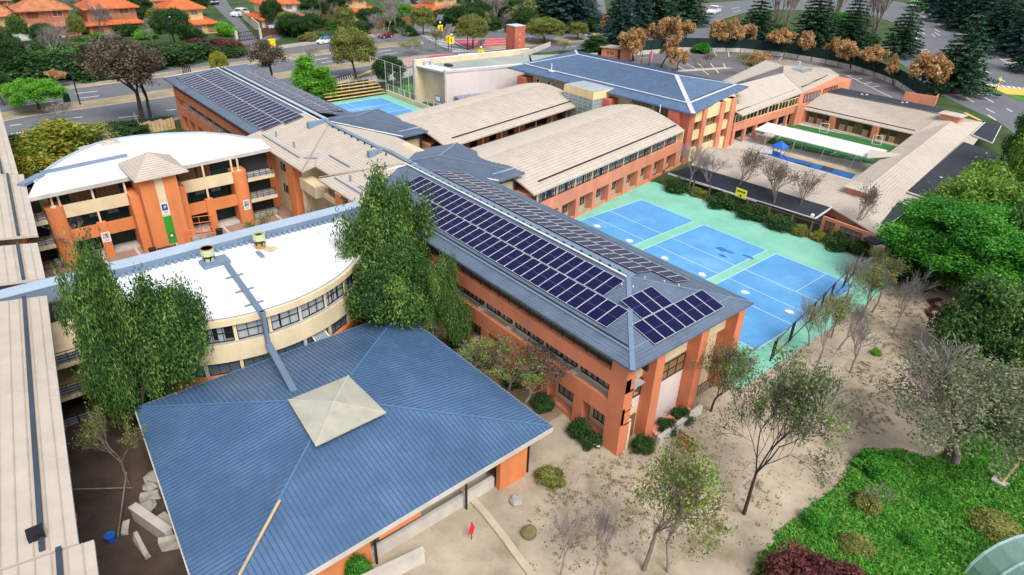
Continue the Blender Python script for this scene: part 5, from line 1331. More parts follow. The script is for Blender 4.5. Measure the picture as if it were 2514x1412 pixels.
o = M(); o.box(-106.5,-84.4,43.4,43.65,.0,1.0); tag(o.build('low_wall', CREAM), 'low cream wall along the edge of the small far court', 'wall')
fx = [(-108.8,-60),(-108.8,-24),(-107.5,-6),(-106.5,-.5)]
t_ = empty('street_fence', 'dark spiked railing with dense hedge backing between school and avenue', 'fence', (-108.8,-24,0))
q = M(); sp = M()
for a, c in zip(fx[:-1], fx[1:]):
    f = Fr(a, c, 1); f.box(q, 0, f.L, -.04, .04, .1, 1.9); k = 0
    while k < f.L: f.box(sp, k, k+.09, -.05, .05, .1, 2.35); k += .42
q.build('mesh_screen', MESHG, t_); sp.build('picket', GREENDARK, t_, kind='stuff')
t_ = empty('street_fence', 'dark screened fence between the avenue and the bleachers', 'fence', (-112,20,0))
q = M(); f = Fr((-111.5,17), (-113.5,43), 1); f.box(q, 0, f.L, -.04, .04, .1, 2.0); q.build('mesh_screen', MESHG, t_)
q = M()
for k in range(14): f.box(q, k*1.9, k*1.9+.07, .05, .12, .0, 2.6)
q.build('post', GALV, t_)
t_ = empty('timber_screen', 'tan timber board screen by the far orange block', 'fence', at(345,318))
for i, (a, c) in enumerate((((334,300),(348,330)),((348,330),(432,316)))):
    f = Fr(at(*a), at(*c), 1); n = max(3, int(f.L/.6))
    for k in range(n):
        q = M(); f.box(q, f.L*k/n, f.L*(k+.92)/n, 0, .06, .02, 1.9+.1*((k*7) % 3)); q.build('board', PALEWOOD, t_)
# bleachers
t_ = empty('bleachers', 'yellow wooden bleachers with five steps beside the small far court', 'bleachers', (-108,37,0))
q = M()
for k in range(5):
    q = M(); q.box(-107.0-.95*k, -106.4-.95*k, 29.5, 43.2, .45+.45*k, .53+.45*k); q.build('bench_board', mat('bleacher_yellow', (.66,.47,.18), .7, .12, 6.0), t_)
    q = M(); q.box(-107.35-.95*k, -107.0-.95*k, 29.6, 43.1, .2+.45*k, .3+.45*k); q.build('footboard', WOODB, t_)
q = M()
for k in range(7):
    for j in range(5): q.box(-106.8-.95*j, -106.7-.95*j, 29.8+k*2.15, 29.9+k*2.15, .02, .46+.45*j)
q.build('support', DARKMET, t_)
# guard house at the car park gate
p = at(1510,150); t_ = empty('guard_house', 'small orange gate house with low roof by the car park entrance', 'gate house', (p[0],p[1],0))
f = Fr(at(1475,142), at(1540,150), 1)
q = M(); f.box(q, 0, f.L*.62, -4, 0, .02, 2.7); q.build('wall', TERRA, t_)
q = M(); f.box(q, f.L*.72, f.L, -3.5, .2, .02, 2.9); q.build('side_wall', SALMON, t_)
q = M(); f.box(q, -.4, f.L+.2, -4.4, .5, 2.9, 3.1); q.build('roof', BEIGE_RIB, t_)
window(t_, f, 1.2, 4.0, .06, 1.0, 2.2, 2, 1, fm=WHITEP)
# orange retaining wall at the back of the kindergarten
f = Fr(at(2215,250), at(2290,262), 1); q = M(); f.box(q, 0, f.L, -.3, 0, .02, 2.3); f.box(q, f.L, f.L+.2, -3.5, 0, .02, 2.3)
tag(q.build('boundary_wall', SALMON), 'orange end wall standing behind the black kindergarten roof', 'wall')
# ================================================================ trees and plants
def leaf_obj(name, C, RAD, n, size, m, parent=None, elong=1.6, up=.35, shell=.45, hang=0.0, seed=1, kind=None, aspect_var=.4):
    """n leaf-sized quads round each clump centre; 'tone' is the leaf's own colour"""
    g = np.random.default_rng(seed); C = np.asarray(C, float); RAD = np.asarray(RAD, float)
    if RAD.ndim == 1: RAD = np.repeat(RAD[:, None], 3, 1) if len(RAD) == len(C) else np.tile(RAD, (len(C), 1))
    k = len(C); N = k*n
    idx = np.repeat(np.arange(k), n)
    u = g.normal(size=(N, 3)); u /= np.linalg.norm(u, axis=1)[:, None]+1e-9
    r = shell+(1-shell)*g.random(N)**.6; r *= (.75+.5*g.random(N))
    P = C[idx]+u*RAD[idx]*r[:, None]
    P[:, 2] -= hang*g.random(N)*RAD[idx, 2]
    nr = g.normal(size=(N, 3))*.8+u*.7; nr[:, 2] += up; nr /= np.linalg.norm(nr, axis=1)[:, None]
    t = g.normal(size=(N, 3)); t[:, 2] -= 1.2*(hang > 0)*2; t -= nr*np.sum(t*nr, 1)[:, None]; t /= np.linalg.norm(t, axis=1)[:, None]+1e-9
    b = np.cross(nr, t); s = size*(1-aspect_var+2*aspect_var*g.random(N))
    a = t*(s*elong*.5)[:, None]; b = b*(s*.5)[:, None]
    V = np.stack([P-a, P+b-a*.1, P+a, P-b-a*.1], 1).reshape(-1, 3)
    me = bpy.data.meshes.new(name); me.vertices.add(4*N); me.loops.add(4*N); me.polygons.add(N)
    me.vertices.foreach_set('co', V.ravel().astype(np.float32)); me.loops.foreach_set('vertex_index', np.arange(4*N, dtype=np.int32))
    me.polygons.foreach_set('loop_start', np.arange(0, 4*N, 4, dtype=np.int32)); me.polygons.foreach_set('loop_total', np.full(N, 4, np.int32))
    tone = np.clip(.5+.30*g.normal(size=k)[idx]*.7+.22*g.normal(size=N), 0, 1).astype(np.float32)
    at_ = me.attributes.new('tone', 'FLOAT', 'FACE'); at_.data.foreach_set('value', tone)
    me.update(); me.validate(); me.materials.append(m)
    o = bpy.data.objects.new(name, me); COL.objects.link(o); o.parent = parent
    if kind: o['kind'] = kind
    return o
def grow(q, tips, p, d, L, r, lev, maxlev, rd, nch=(2,4), ang=(.35,.8), lift=.15, droop=0., sh=(.62,.82), allp=None, minr=.012):
    p = Vector(p); d = Vector(d).normalized(); ns = 3 if lev < 2 else 2; pts = [p]
    for i in range(ns):
        d = (d+Vector((rd.gauss(0,.12), rd.gauss(0,.12), rd.gauss(0,.08)+lift*.2-droop*.1*lev))).normalized()
        pts.append(pts[-1]+d*(L/ns))
    r1 = max(minr, r*.62)
    for i in range(ns):
        a, c = r+(r1-r)*i/ns, r+(r1-r)*(i+1)/ns
        q.tube(pts[i], pts[i+1], a, c, 7 if lev == 0 else (5 if lev < 3 else 3), cap=False)
        if allp is not None and lev >= 1: allp.append(tuple(pts[i+1]))
    if lev >= maxlev: tips.append(tuple(pts[-1])); return
    n = rd.randint(*nch)
    for k in range(n):
        src = pts[-1] if (k < 2 or lev == 0) else pts[rd.randint(1, ns-1)]
        a = rd.uniform(*ang); az = rd.uniform(0, 6.283)+k*2.1
        o1 = d.orthogonal().normalized(); o2 = d.cross(o1)
        nd = d*math.cos(a)+(o1*math.cos(az)+o2*math.sin(az))*math.sin(a); nd.z += lift
        grow(q, tips, src, nd, L*rd.uniform(*sh), r1*rd.uniform(.65,.85), lev+1, maxlev, rd, nch, ang, lift, droop, sh, allp, minr)
PROTO = {}
def proto(kind, v, h0=10.0):
    key = (kind, v)
    if key in PROTO: return PROTO[key]
    rd = random.Random(hash(kind) % 1 + v*77+len(kind)*13); sd = v*101+len(kind)
    g = np.random.default_rng(sd); q = M(); tips = []; parts = []
    def crown(*a, **k): parts.append(leaf_obj(*a, **k))
    if kind in ('bare', 'barefine', 'bareolive', 'barerust'):
        allp = []
        ml = 5
        grow(q, tips, (0,0,0), (rd.gauss(0,.05),rd.gauss(0,.05),1), 2.9, .17, 0, ml, rd, (3,4), (.25,.62), .22, 0, (.66,.84), allp, .016)
        if kind == 'bareolive':
            C = np.array([t for i, t in enumerate(tips) if i % 3 == 0]); crown('crown', C, np.full(len(C), .45), 12, .13, L_OLIVE, seed=sd)
        if kind == 'barerust':
            C = np.array([t for i, t in enumerate(tips) if i % 3 == 0]); crown('crown', C, np.full(len(C), .4), 4, .13, L_BRO, seed=sd)
    elif kind in ('autumn', 'brown'):
        grow(q, tips, (0,0,0), (rd.gauss(0,.08),rd.gauss(0,.08),1), 3.0 if kind == 'autumn' else 3.6, .26, 0, 4, rd, (3,4), (.45,.95) if kind == 'autumn' else (.3,.65), .12, 0, (.62,.8))
        C = np.array(tips); C = C[g.permutation(len(C))[:150 if kind == 'autumn' else 200]]
        if kind == 'autumn': crown('crown', C, np.full(len(C), .72), 60, .26, L_ORA, seed=sd, shell=.3)
        else: crown('crown', C, np.full(len(C), .75), 42, .17, L_BRO, seed=sd, shell=.1)
    elif kind in ('sparse', 'sparseyellow'):
        grow(q, tips, (0,0,0), (.05,.05,1), 2.4, .13, 0, 5, rd, (3,4), (.35,.8), .15, 0, (.68,.84))
        C = np.array(tips); C = C[g.permutation(len(C))[:420]]
        crown('crown', C, np.full(len(C), .5), 19 if kind == 'sparse' else 6, .085, L_GREY if kind == 'sparse' else L_OLIVE, seed=sd, shell=.1)
        C2 = C[g.permutation(len(C))[:28]]; crown('crown', C2, np.full(len(C2), .5), 45, .09, L_PALE if kind == 'sparse' else L_PALE, seed=sd+1, shell=.1)
    elif kind in ('pepper', 'pepperfar'):
        allp = []
        grow(q, tips, (0,0,0), (rd.uniform(-.08,.08),rd.uniform(-.08,.08),1), 1.7, .26, 0, 4, rd, (3,4), (.35,.95), .17, 0, (.72,.95), allp)
        tt = np.array(tips); tt = tt[g.permutation(len(tt))[:150]]
        lows = np.array([p_ for p_ in allp if p_[2] > .9]); lows = lows[g.permutation(len(lows))[:80]]
        C = np.concatenate([tt, lows]); n_ = len(C); rs = .42+.42*g.random(n_)
        Rr = np.stack([rs, rs, rs*(1.0+.5*g.random(n_))], 1)
        if kind == 'pepper': crown('crown', C, Rr, 250, .072, L_PEP, seed=sd, shell=.2, hang=1.2, elong=2.3, up=.7)
        else: crown('crown', C, Rr, 120, .11, L_PALE if v in (4, 7) else L_PEP, seed=sd, shell=.35, hang=.9, elong=2.2)
    elif kind in ('lush', 'dark', 'bright', 'olive', 'yellow', 'greygreen', 'red'):
        L_ = {'lush': L_LUSH, 'dark': L_DARK, 'bright': L_BRIGHT, 'olive': L_OLIVE, 'yellow': L_YEL, 'greygreen': L_GREY, 'red': L_RED}[kind]
        grow(q, tips, (0,0,0), (.03,.02,1), 3.0, .28, 0, 3, rd, (3,4), (.4,.8), .12, 0, (.6,.8))
        nC = 150; u = g.normal(size=(nC, 3)); u /= np.linalg.norm(u, axis=1)[:, None]; u[:, 2] = np.where(u[:, 2] < -.55, -u[:, 2], u[:, 2])
        rad = np.array([3.6, 3.6, 3.3])*(.72+.42*g.random(nC))[:, None]; C = u*rad; C[:, 2] += 5.9
        crown('crown', C, .65+.5*g.random(nC), 420 if kind == 'lush' else (95 if kind == 'greygreen' else 230), {'greygreen': .11, 'lush': .115}.get(kind, .16), L_, seed=sd, shell=.45)
    elif kind in ('conical',):
        q.tube((0,0,0), (0,0,8.5), .2, .05, 6)
        nC = 90; z = .8+8.8*g.random(nC); rr = (2.3*(1-(z/10.2))**.7)*(.5+.55*g.random(nC)); th = g.random(nC)*6.283
        crown('crown', np.stack([rr*np.cos(th), rr*np.sin(th), z], 1), .55+.35*g.random(nC), 130, .17, L_BRIGHT if v < 2 else L_DARK, seed=sd)
    elif kind in ('conifer', 'bluecon'):
        q.tube((0,0,0), (0,0,9.6), .22, .03, 7); C = []; Rr = []
        z = 1.0
        while z < 9.7:
            f = 1-z/10.2; Lb = 3.1*f**.85+.15; nb = 9 if z < 7 else 6; a0 = rd.uniform(0, 6.28)
            for k in range(nb):
                a = a0+6.283*k/nb+rd.uniform(-.2,.2); L1 = Lb*rd.uniform(.72,1.12); dr = .10+.16*rd.random(); tip = Vector((L1*math.cos(a), L1*math.sin(a), z-dr*L1)); q.tube((0,0,z), tip, .04, .012, 3, cap=False)
                ns = max(2, int(L1/.32))
                for i in range(ns):
                    w = (i+.8)/ns; C.append((tip.x*w, tip.y*w, z-dr*L1*w*w-.03)); Rr.append((.34*(1.15-.5*w)+.1,)*2+(.12,))
            z += .42+.25*(1-f)
        crown('crown', C, np.array(Rr), 15, .14, L_CON if kind == 'conifer' else L_CONB, seed=sd, elong=2.4, up=1.2, shell=.1)
    elif kind == 'shrub' or kind.startswith('shrub_'):
        L_ = {'shrub': L_DARK, 'shrub_bright': L_BRIGHT, 'shrub_olive': L_OLIVE, 'shrub_yellow': L_YEL, 'shrub_red': L_RED, 'shrub_lush': L_LUSH, 'shrub_rust': L_ORA, 'shrub_pepper': L_PEP}[kind]
        for k in range(4): q.tube((0,0,0), (rd.uniform(-2,2), rd.uniform(-2,2), rd.uniform(3,6)), .12, .04, 4)
        nC = 60; u = g.normal(size=(nC, 3)); u /= np.linalg.norm(u, axis=1)[:, None]; u[:, 2] = abs(u[:, 2])
        C = u*np.array([4., 4., 7.5])*(.55+.45*g.random(nC))[:, None]; C[:, 2] += 1.2
        crown('crown', C, 1.2+.9*g.random(nC), 150, .36, L_, seed=sd)
    elif kind == 'poplar':
        for k in range(5):
            tips = []; grow(q, tips, (rd.uniform(-.4,.4), rd.uniform(-.4,.4), 0), (rd.gauss(0,.1), rd.gauss(0,.1), 1), 4.2, .2, 0, 3, rd, (3,4), (.12,.35), .4, 0, (.6,.75), None, .025)
    tr = q.build('trunk', {'bare': TWIG, 'barefine': TWIG, 'bareolive': TWIGB, 'barerust': TWIGB, 'autumn': BARKD, 'sparse': BARKD, 'sparseyellow': TWIGB, 'poplar': TWIGB, 'brown': BARKD}.get(kind, BARK))
    zs = max([v_[2] for v_ in q.v]); 
    co = np.array(q.v); xy = np.percentile(np.abs(co[:, :2]), 97)
    for p_ in parts:
        a = np.empty(len(p_.data.vertices)*3, np.float32); p_.data.vertices.foreach_get('co', a); a = a.reshape(-1, 3)
        zs = max(zs, np.percentile(a[:, 2], 99.5)); xy = max(xy, np.percentile(np.abs(a[:, :2]), 97))
    meshes = [('trunk', tr.data)]+[('crown', p_.data) for p_ in parts]
    for o in [tr]+parts: bpy.data.objects.remove(o)
    if kind in ('pepper','lush','dark','greygreen'): xy *= .88
    if kind.startswith('sparse'): xy *= .8
    PROTO[key] = (meshes, float(zs), float(xy)); return PROTO[key]
def height_at(px, py, base):
    d = _ray(px, py); dh = d[:2]; b_ = np.array(base[:2])-CAM[:2]; t = float(b_@dh)/float(dh@dh); return CAM_H+t*d[2]
def plant(kind, v, base, top, wpx, label, cat='tree', group=None, name=None, world=False, h=None, rot=None):
    """base = ground pixel (or world xy), top = pixel of the crown's top, wpx = crown width in pixels"""
    b_ = base if world else at(*base)[:2]
    H = h if h else max(.4, height_at(top[0], top[1], b_))
    dd = dist((b_[0], b_[1], H*.6)); W = wpx*dd/F_PX
    meshes, zs, xy = proto(kind, v)
    t_ = empty(name or {'tree': 'tree', 'shrub': 'shrub', 'hedge': 'hedge', 'conifer': 'conifer_tree'}.get(cat, cat), label, cat, (b_[0], b_[1], 0), group, rot if rot is not None else R.uniform(0, 6.28), (W/2/xy, W/2/xy, H/zs))
    for nm, me in meshes:
        o = bpy.data.objects.new(nm, me); COL.objects.link(o); o.parent = t_
    return t_
T = plant
# --- the two big drooping trees between the buildings
T('pepper', 0, (-25.6,-2.6), (935,445), 235, 'tall drooping green tree rising between the white half round roof and the front solar roof', world=True)
T('pepper', 1, (-23.5,-2.4), (1010,560), 190, 'lower bushy green tree leaning over the edge of the front solar roof', world=True)
T('pepper', 2, (-25.6,-28.0), (262,590), 185, 'tall drooping green tree at the left end of the white half round roof', world=True)
T('pepper', 3, (-24.6,-25.0), (405,665), 180, 'wide drooping green tree hanging over the left corner of the blue pavilion', world=True)
T('pepper', 0, (-23.6,-27.0), (330,760), 175, 'green tree filling the gap between the two drooping trees left of the blue pavilion', world=True)
T('pepper', 3, (-23.2,-4.2), (890,610), 190, 'lower drooping green tree in front of the tall one beside the blue pavilion corner', world=True)
T('pepper', 1, (-19.5,-1.7), (1065,610), 120, 'small green tree against the orange arcade right of the tall drooping tree', world=True)
# --- right edge
T('lush', 0, (2318,712), (2305,492), 265, 'large lush bright green round tree at the right end of the blue courts')
T('pepperfar', 4, (2440,600), (2400,408), 300, 'soft pale green drooping tree behind the round lush tree')
T('pepperfar', 3, (2490,740), (2480,480), 250, 'dark green tree at the right edge above the sandy yard')
T('pepperfar', 5, (2450,890), (2430,660), 290, 'drooping green tree at the right edge beside the sandy path')
T('pepperfar', 6, (2510,1010), (2490,800), 260, 'drooping green tree overhanging the lawn at the right edge')
T('greygreen', 0, (2325,1130), (2330,865), 300, 'wide grey green tree with many bare twigs between sandy yard and lawn')
T('bare', 3, (2345,1140), (2345,835), 330, 'grey leafless tree tangled in the wide grey green tree')
T('dark', 1, (2500,470), (2500,255), 100, 'dark green tree at the right edge beyond the black roofs')
T('pepperfar', 7, (2485,480), (2480,310), 110, 'pale willow like tree at the right edge near the road')
T('lush', 1, (2395,620), (2390,470), 150, 'smaller lush green tree squeezed behind the black kindergarten roof')
for i in range(11):
    T('shrub', i % 3, (-33.5+i*2.6, 50.6), None, 0, 'dark shrub in the planted strip behind the timber fence', 'shrub', world=True, h=1.0+.5*((i*7) % 3)/2, group='shrubs of the strip behind the timber fence') if False else None
T('shrub', 0, (2240,700), (2235,640), 90, 'low dark shrub under the lush round tree', 'shrub')
T('dark', 2, (2262,692), (2250,570), 150, 'dark green tree tucked below the left side of the lush round tree')
T('pepperfar', 6, (2390,720), (2380,600), 190, 'dark drooping tree under the right side of the lush round tree')
T('shrub_yellow', 0, (2500,440), (2500,395), 40, 'yellow shrub at the right edge behind the pale willow', 'shrub')
# --- bare trees round the courts
for i, (kd, v, bx, by, tx, ty, w, lb) in enumerate([
    ('bare',0,1688,470,1690,340,85,'leafless tree where the arcade meets the black roof'), ('barefine',1,1733,478,1738,370,80,'leafless tree left of the yellow sign board'),
    ('barerust',0,1800,492,1803,350,95,'tall leafless tree with a few leaves just left of the yellow sign board'), ('barerust',1,1893,530,1890,385,110,'reddish nearly bare tree right of the yellow sign board'),
    ('barerust',2,1950,545,1953,405,85,'nearly bare tree at the right end of the black court side roof'), ('barerust',0,2078,590,2085,440,80,'nearly bare tree before the beige end roof of the kindergarten')]):
    T(kd, v, (bx,by), (tx,ty), w, lb, group='bare trees along the court side roof')
for kd, v, bx, by, tx, ty, w, lb in [
    ('bareolive',0,2110,790,2125,635,105,'leafless tree nearest the top right corner of the blue courts'), ('bareolive',1,2141,768,2160,625,90,'leafless tree beside the round lush tree with olive tips'),
    ('barefine',2,2193,823,2215,655,95,'grey leafless tree standing alone in the sandy yard'), ('bareolive',2,2003,905,2012,735,115,'leafless tree closest to the mesh fence posts of the courts'),
    ('barefine',0,2058,860,2072,740,80,'thin grey leafless tree between two larger bare trees by the fence'), ('barefine',1,2088,915,2095,775,90,'grey leafless tree lowest of the group by the court fence')]:
    T(kd, v, (bx,by), (tx,ty), w, lb, group='bare trees on the sandy yard')
for kd, v, bx, by, tx, ty, w, lb in [('barefine',1,2075,735,2092,620,80,'leafless tree at the top right fence corner of the courts, left one'),('bareolive',2,2160,705,2175,610,80,'leafless tree in front of the lush round tree, upper one'),
    ('barefine',0,1985,850,1990,730,80,'leafless tree pressed against the court fence posts'),('bareolive',0,2040,830,2050,715,80,'olive tipped leafless tree between fence and yard trees'),('barefine',2,2240,705,2240,640,70,'reddish leafless shrub tree at the foot of the lush tree'),('bareolive',1,1925,1075,1930,940,120,'twiggy tree right of the big grey green twiggy tree')]:
    T(kd, v, (bx,by), (tx,ty), w, lb, group='bare trees on the sandy yard')
T('sparse', 0, (1826,1262), (1850,860), 225, 'big twiggy grey green tree right of the gable end of the front solar block')
T('sparse', 1, (1745,1010), (1790,840), 120, 'smaller grey green tree touching the gable pillar of the front solar block')
T('sparseyellow', 0, (1580,1400), (1590,1060), 250, 'sparse yellowish tree in the foreground on the sandy yard')
T('bare', 1, (1640,1405), (1690,1120), 150, 'bare slanting tree in the foreground right of the yellowish tree')
T('barefine', 2, (1375,1420), (1385,1235), 110, 'thin bare sapling at the bottom edge near the boulder')
T('barefine', 0, (1450,1440), (1430,1250), 80, 'thinner bare sapling right of the one near the boulder')
T('sparseyellow', 1, (-10.2,-2.4), (1345,865), 190, 'orange brown twiggy tree between the blue pavilion and the orange block', world=True)
T('barerust', 0, (-8.6,-2.2), (1345,880), 210, 'large brown nearly bare tree before the orange arcade right of the orange brown one', world=True)
T('bare', 2, (-19.8,-2.4), (1095,745), 110, 'pale leafless tree between the drooping tree and the blue pavilion corner', world=True)
T('barefine', 1, (-14.6,-2.6), (1205,850), 100, 'low pinkish leafless tree beside the orange brown twiggy tree', world=True)
T('bareolive', 1, (318,1190), (300,1005), 130, 'brown twiggy bush left of the blue pavilion')
T('bareolive', 2, (-50.5,-7.5), (640,520), 95, 'small pale green tree on the patio by the poster pillar', world=True)
T('bare', 0, (585,560), (575,520), 30, 'tiny leafless sapling by the stair wall in the patio') if False else None
T('bare', 3, (-47.6,-1.8), (768,490), 40, 'white leafless sapling against the cream stair wall', world=True)
T('barefine', 2, (200,640), (215,515), 90, 'leafless tree before the left orange pillar of the patio')
# --- avenue side
T('brown', 0, (352,302), (300,95), 175, 'huge brown leaved tree standing before the avenue on the left')
T('brown', 1, (370,300), (365,120), 130, 'brown leaved tree growing into the huge brown tree by the avenue')
T('brown', 2, (662,222), (650,98), 115, 'brown leaved tree behind the far solar roof')
T('yellow', 0, (545,205), (490,130), 40, 'small yellow green crown peeping over the left end of the far solar roof')
T('olive', 0, (874,196), (872,72), 92, 'yellow green upright tree on the avenue verge')
T('conical', 0, (760,238), (757,138), 72, 'bright green conical tree beside the far solar roof')
T('conical', 1, (798,240), (795,165), 62, 'shorter bright green conical tree next to the bleachers')
T('dark', 2, (957,218), (950,140), 58, 'dark green bushy tree inside the tall netting by the gym')
T('bright', 0, (100,274), (75,196), 118, 'small light green leaning tree on the avenue median')
T('autumn', 3, (133,217), (130,172), 50, 'small reddish brown tree on the far median at left')
T('barefine', 1, (150,300), (140,255), 60, 'small leafless tree beside the litter bin on the median')
T('sparseyellow', 1, (1005,140), (1012,95), 75, 'leafless yellowish round tree on the near median by the crossing')
T('bareolive', 0, (1070,131), (1058,66), 44, 'bare olive tree beside the striped crossing')
T('olive', 1, (1160,121), (1163,38), 68, 'olive green tree in front of the red crossing')
T('olive', 2, (1335,106), (1325,44), 88, 'wide olive green tree on the median right of the brick tower')
T('barefine', 0, (929,113), (922,70), 40, 'small bare tree left of the parked dark red car')
T('barefine', 2, (985,107), (985,65), 40, 'small bare tree right of the parked dark red car')
T('barefine', 1, (762,160), (755,112), 55, 'faint leafless tree on the median above the bright green conical tree')
T('olive', 0, (1418,98), (1415,55), 45, 'thin rusty olive tree near the junction')
T('sparseyellow', 0, (1380,128), (1377,100), 38, 'small pale yellow tree by the roof ridge of the office block')
T('conical', 2, (1460,135), (1462,88), 66, 'dense green shrub like tree left of the gate house')
# yellow shrubs on the left
for v, bx, by, tx, ty, w, lb, kd in [(0,150,395,150,292,160,'large yellow green shrub beside the curved white roof','shrub_yellow'),(1,90,450,95,365,120,'orange tinted shrub at the left tip of the curved white roof','shrub_yellow'),
    (2,220,365,215,308,120,'olive shrub between fence and curved white roof','shrub_olive'),(0,270,340,265,308,110,'dark green shrub row behind the street railing at left','shrub'),(1,320,333,320,300,90,'dark green shrub next to the timber screen','shrub'),
    (2,395,310,395,290,60,'dark shrub inside the timber screen','shrub'),(1,60,390,60,335,90,'dark green shrub at the left edge behind the yellow shrub','shrub')]:
    T(kd, v, (bx,by), (tx,ty), w, lb, 'shrub')
# autumn trees along the curved wall
AUT = [(1555,150,1540,68,75,'between gate house and conifers'),(1590,128,1585,60,62,'just right of the gate house'),(1622,132,1622,42,78,'tallest of the row near the gate house'),(1690,124,1690,52,70,'behind the office ridge'),
       (1752,126,1750,52,62,'right of the banner pole'),(1790,127,1795,44,66,'with the brightest crown above the wall'),(1819,128,1832,62,58,'below the first dark conifer'),(1922,138,1918,70,78,'with a wide umbrella crown'),
       (1958,144,1955,76,50,'half merged with the umbrella crown'),(2024,156,2020,90,58,'between two dark conifers'),(2088,170,2085,100,78,'above the bend of the pale wall'),(2146,188,2150,112,76,'two trees left of the big conifer'),
       (2240,233,2232,128,112,'largest and densest beside the big conifer'),(2192,208,2195,135,52,'small one left of the densest')]
for i, (bx, by, tx, ty, w, lb) in enumerate(AUT): T('autumn', i % 4, (bx,by), (tx,ty), w, 'rust coloured tree on the curved wall, '+lb, group='rust coloured trees along the curved wall')
T('autumn', 1, (1622,167), (1640,88), 72, 'rust coloured tree with dark forked trunk inside the car park', group='trees in the car park')
T('autumn', 2, (1662,174), (1672,118), 58, 'small rust coloured tree on the parking kerb', group='trees in the car park')
T('barerust', 1, (1738,168), (1740,128), 36, 'small nearly bare tree on the parking kerb', group='trees in the car park')
T('barefine', 2, (1702,172), (1702,138), 24, 'thin bare sapling on the parking kerb', group='trees in the car park')
T('shrub_rust', 0, (1860,160), (1860,128), 52, 'rust coloured bush just beyond the tan annex roof', 'shrub')
T('bareolive', 1, (1830,190), (1815,130), 70, 'bare bush at the left edge of the tan annex roof', 'shrub')
# conifers
for i, (kd, v, bx, by, tx, ty, w, lb) in enumerate([
    ('conifer',0,1850,112,1848,-25,95,'dark conifer on the roundabout behind the umbrella shaped rust tree'),('conifer',1,1990,112,1985,-28,125,'broad dark conifer in the middle of the roundabout'),('conifer',2,2082,118,2078,-20,95,'dark conifer right of the broad one on the roundabout'),
    ('conifer',0,2206,140,2200,-8,88,'dark conifer beside the road bend and flag'),('conifer',1,2338,228,2340,32,150,'big dark conifer in front of the curving road'),('bluecon',0,2322,55,2310,-50,80,'blue green conifer at the edge of the far verge'),
    ('bluecon',1,2395,80,2385,-40,90,'blue green conifer behind the flag pole'),('conifer',2,2440,110,2440,-20,100,'dark conifer right of the flag pole'),('bluecon',2,2490,140,2480,10,110,'blue green conifer at the right edge'),('bluecon',0,2535,180,2520,40,110,'blue green conifer cut by the right edge'),
    ('conifer',1,2360,50,2350,-60,90,'dark conifer far behind the verge'),('bluecon',2,2450,60,2450,-60,110,'blue green conifer far behind at top right'),('bluecon',1,2520,90,2520,-40,110,'blue green conifer in the top right corner'),
    ('bluecon',0,1398,72,1395,-60,150,'wide blue green conifer beside the side street'),('conifer',2,1350,70,1340,-40,90,'dark conifer left of the wide blue green one'),('bluecon',2,1520,112,1518,-30,110,'blue green conifer at the avenue junction'),
    ('conifer',0,1600,78,1600,-60,150,'broad conifer behind the tallest rust tree'),('conifer',1,1680,60,1670,-60,120,'broad conifer left of the banner pole'),('bluecon',1,1560,85,1560,-50,100,'conifer between junction and car park')]):
    T(kd, v, (bx,by), (tx,ty), w, lb, 'conifer')
for v, bx, by, ty, w, lb in [(0,1905,66,-60,60,'bare poplar clump between two roundabout conifers'),(1,1930,70,-60,60,'second bare poplar clump between the roundabout conifers'),(2,2145,88,-50,70,'bare poplar clump left of the flag'),(0,2125,80,-50,50,'thinner bare poplar clump behind the rust trees'),(1,2035,75,-40,50,'bare poplar clump behind the middle conifers')]:
    T('poplar', v, (bx,by), (bx,ty), w, lb)
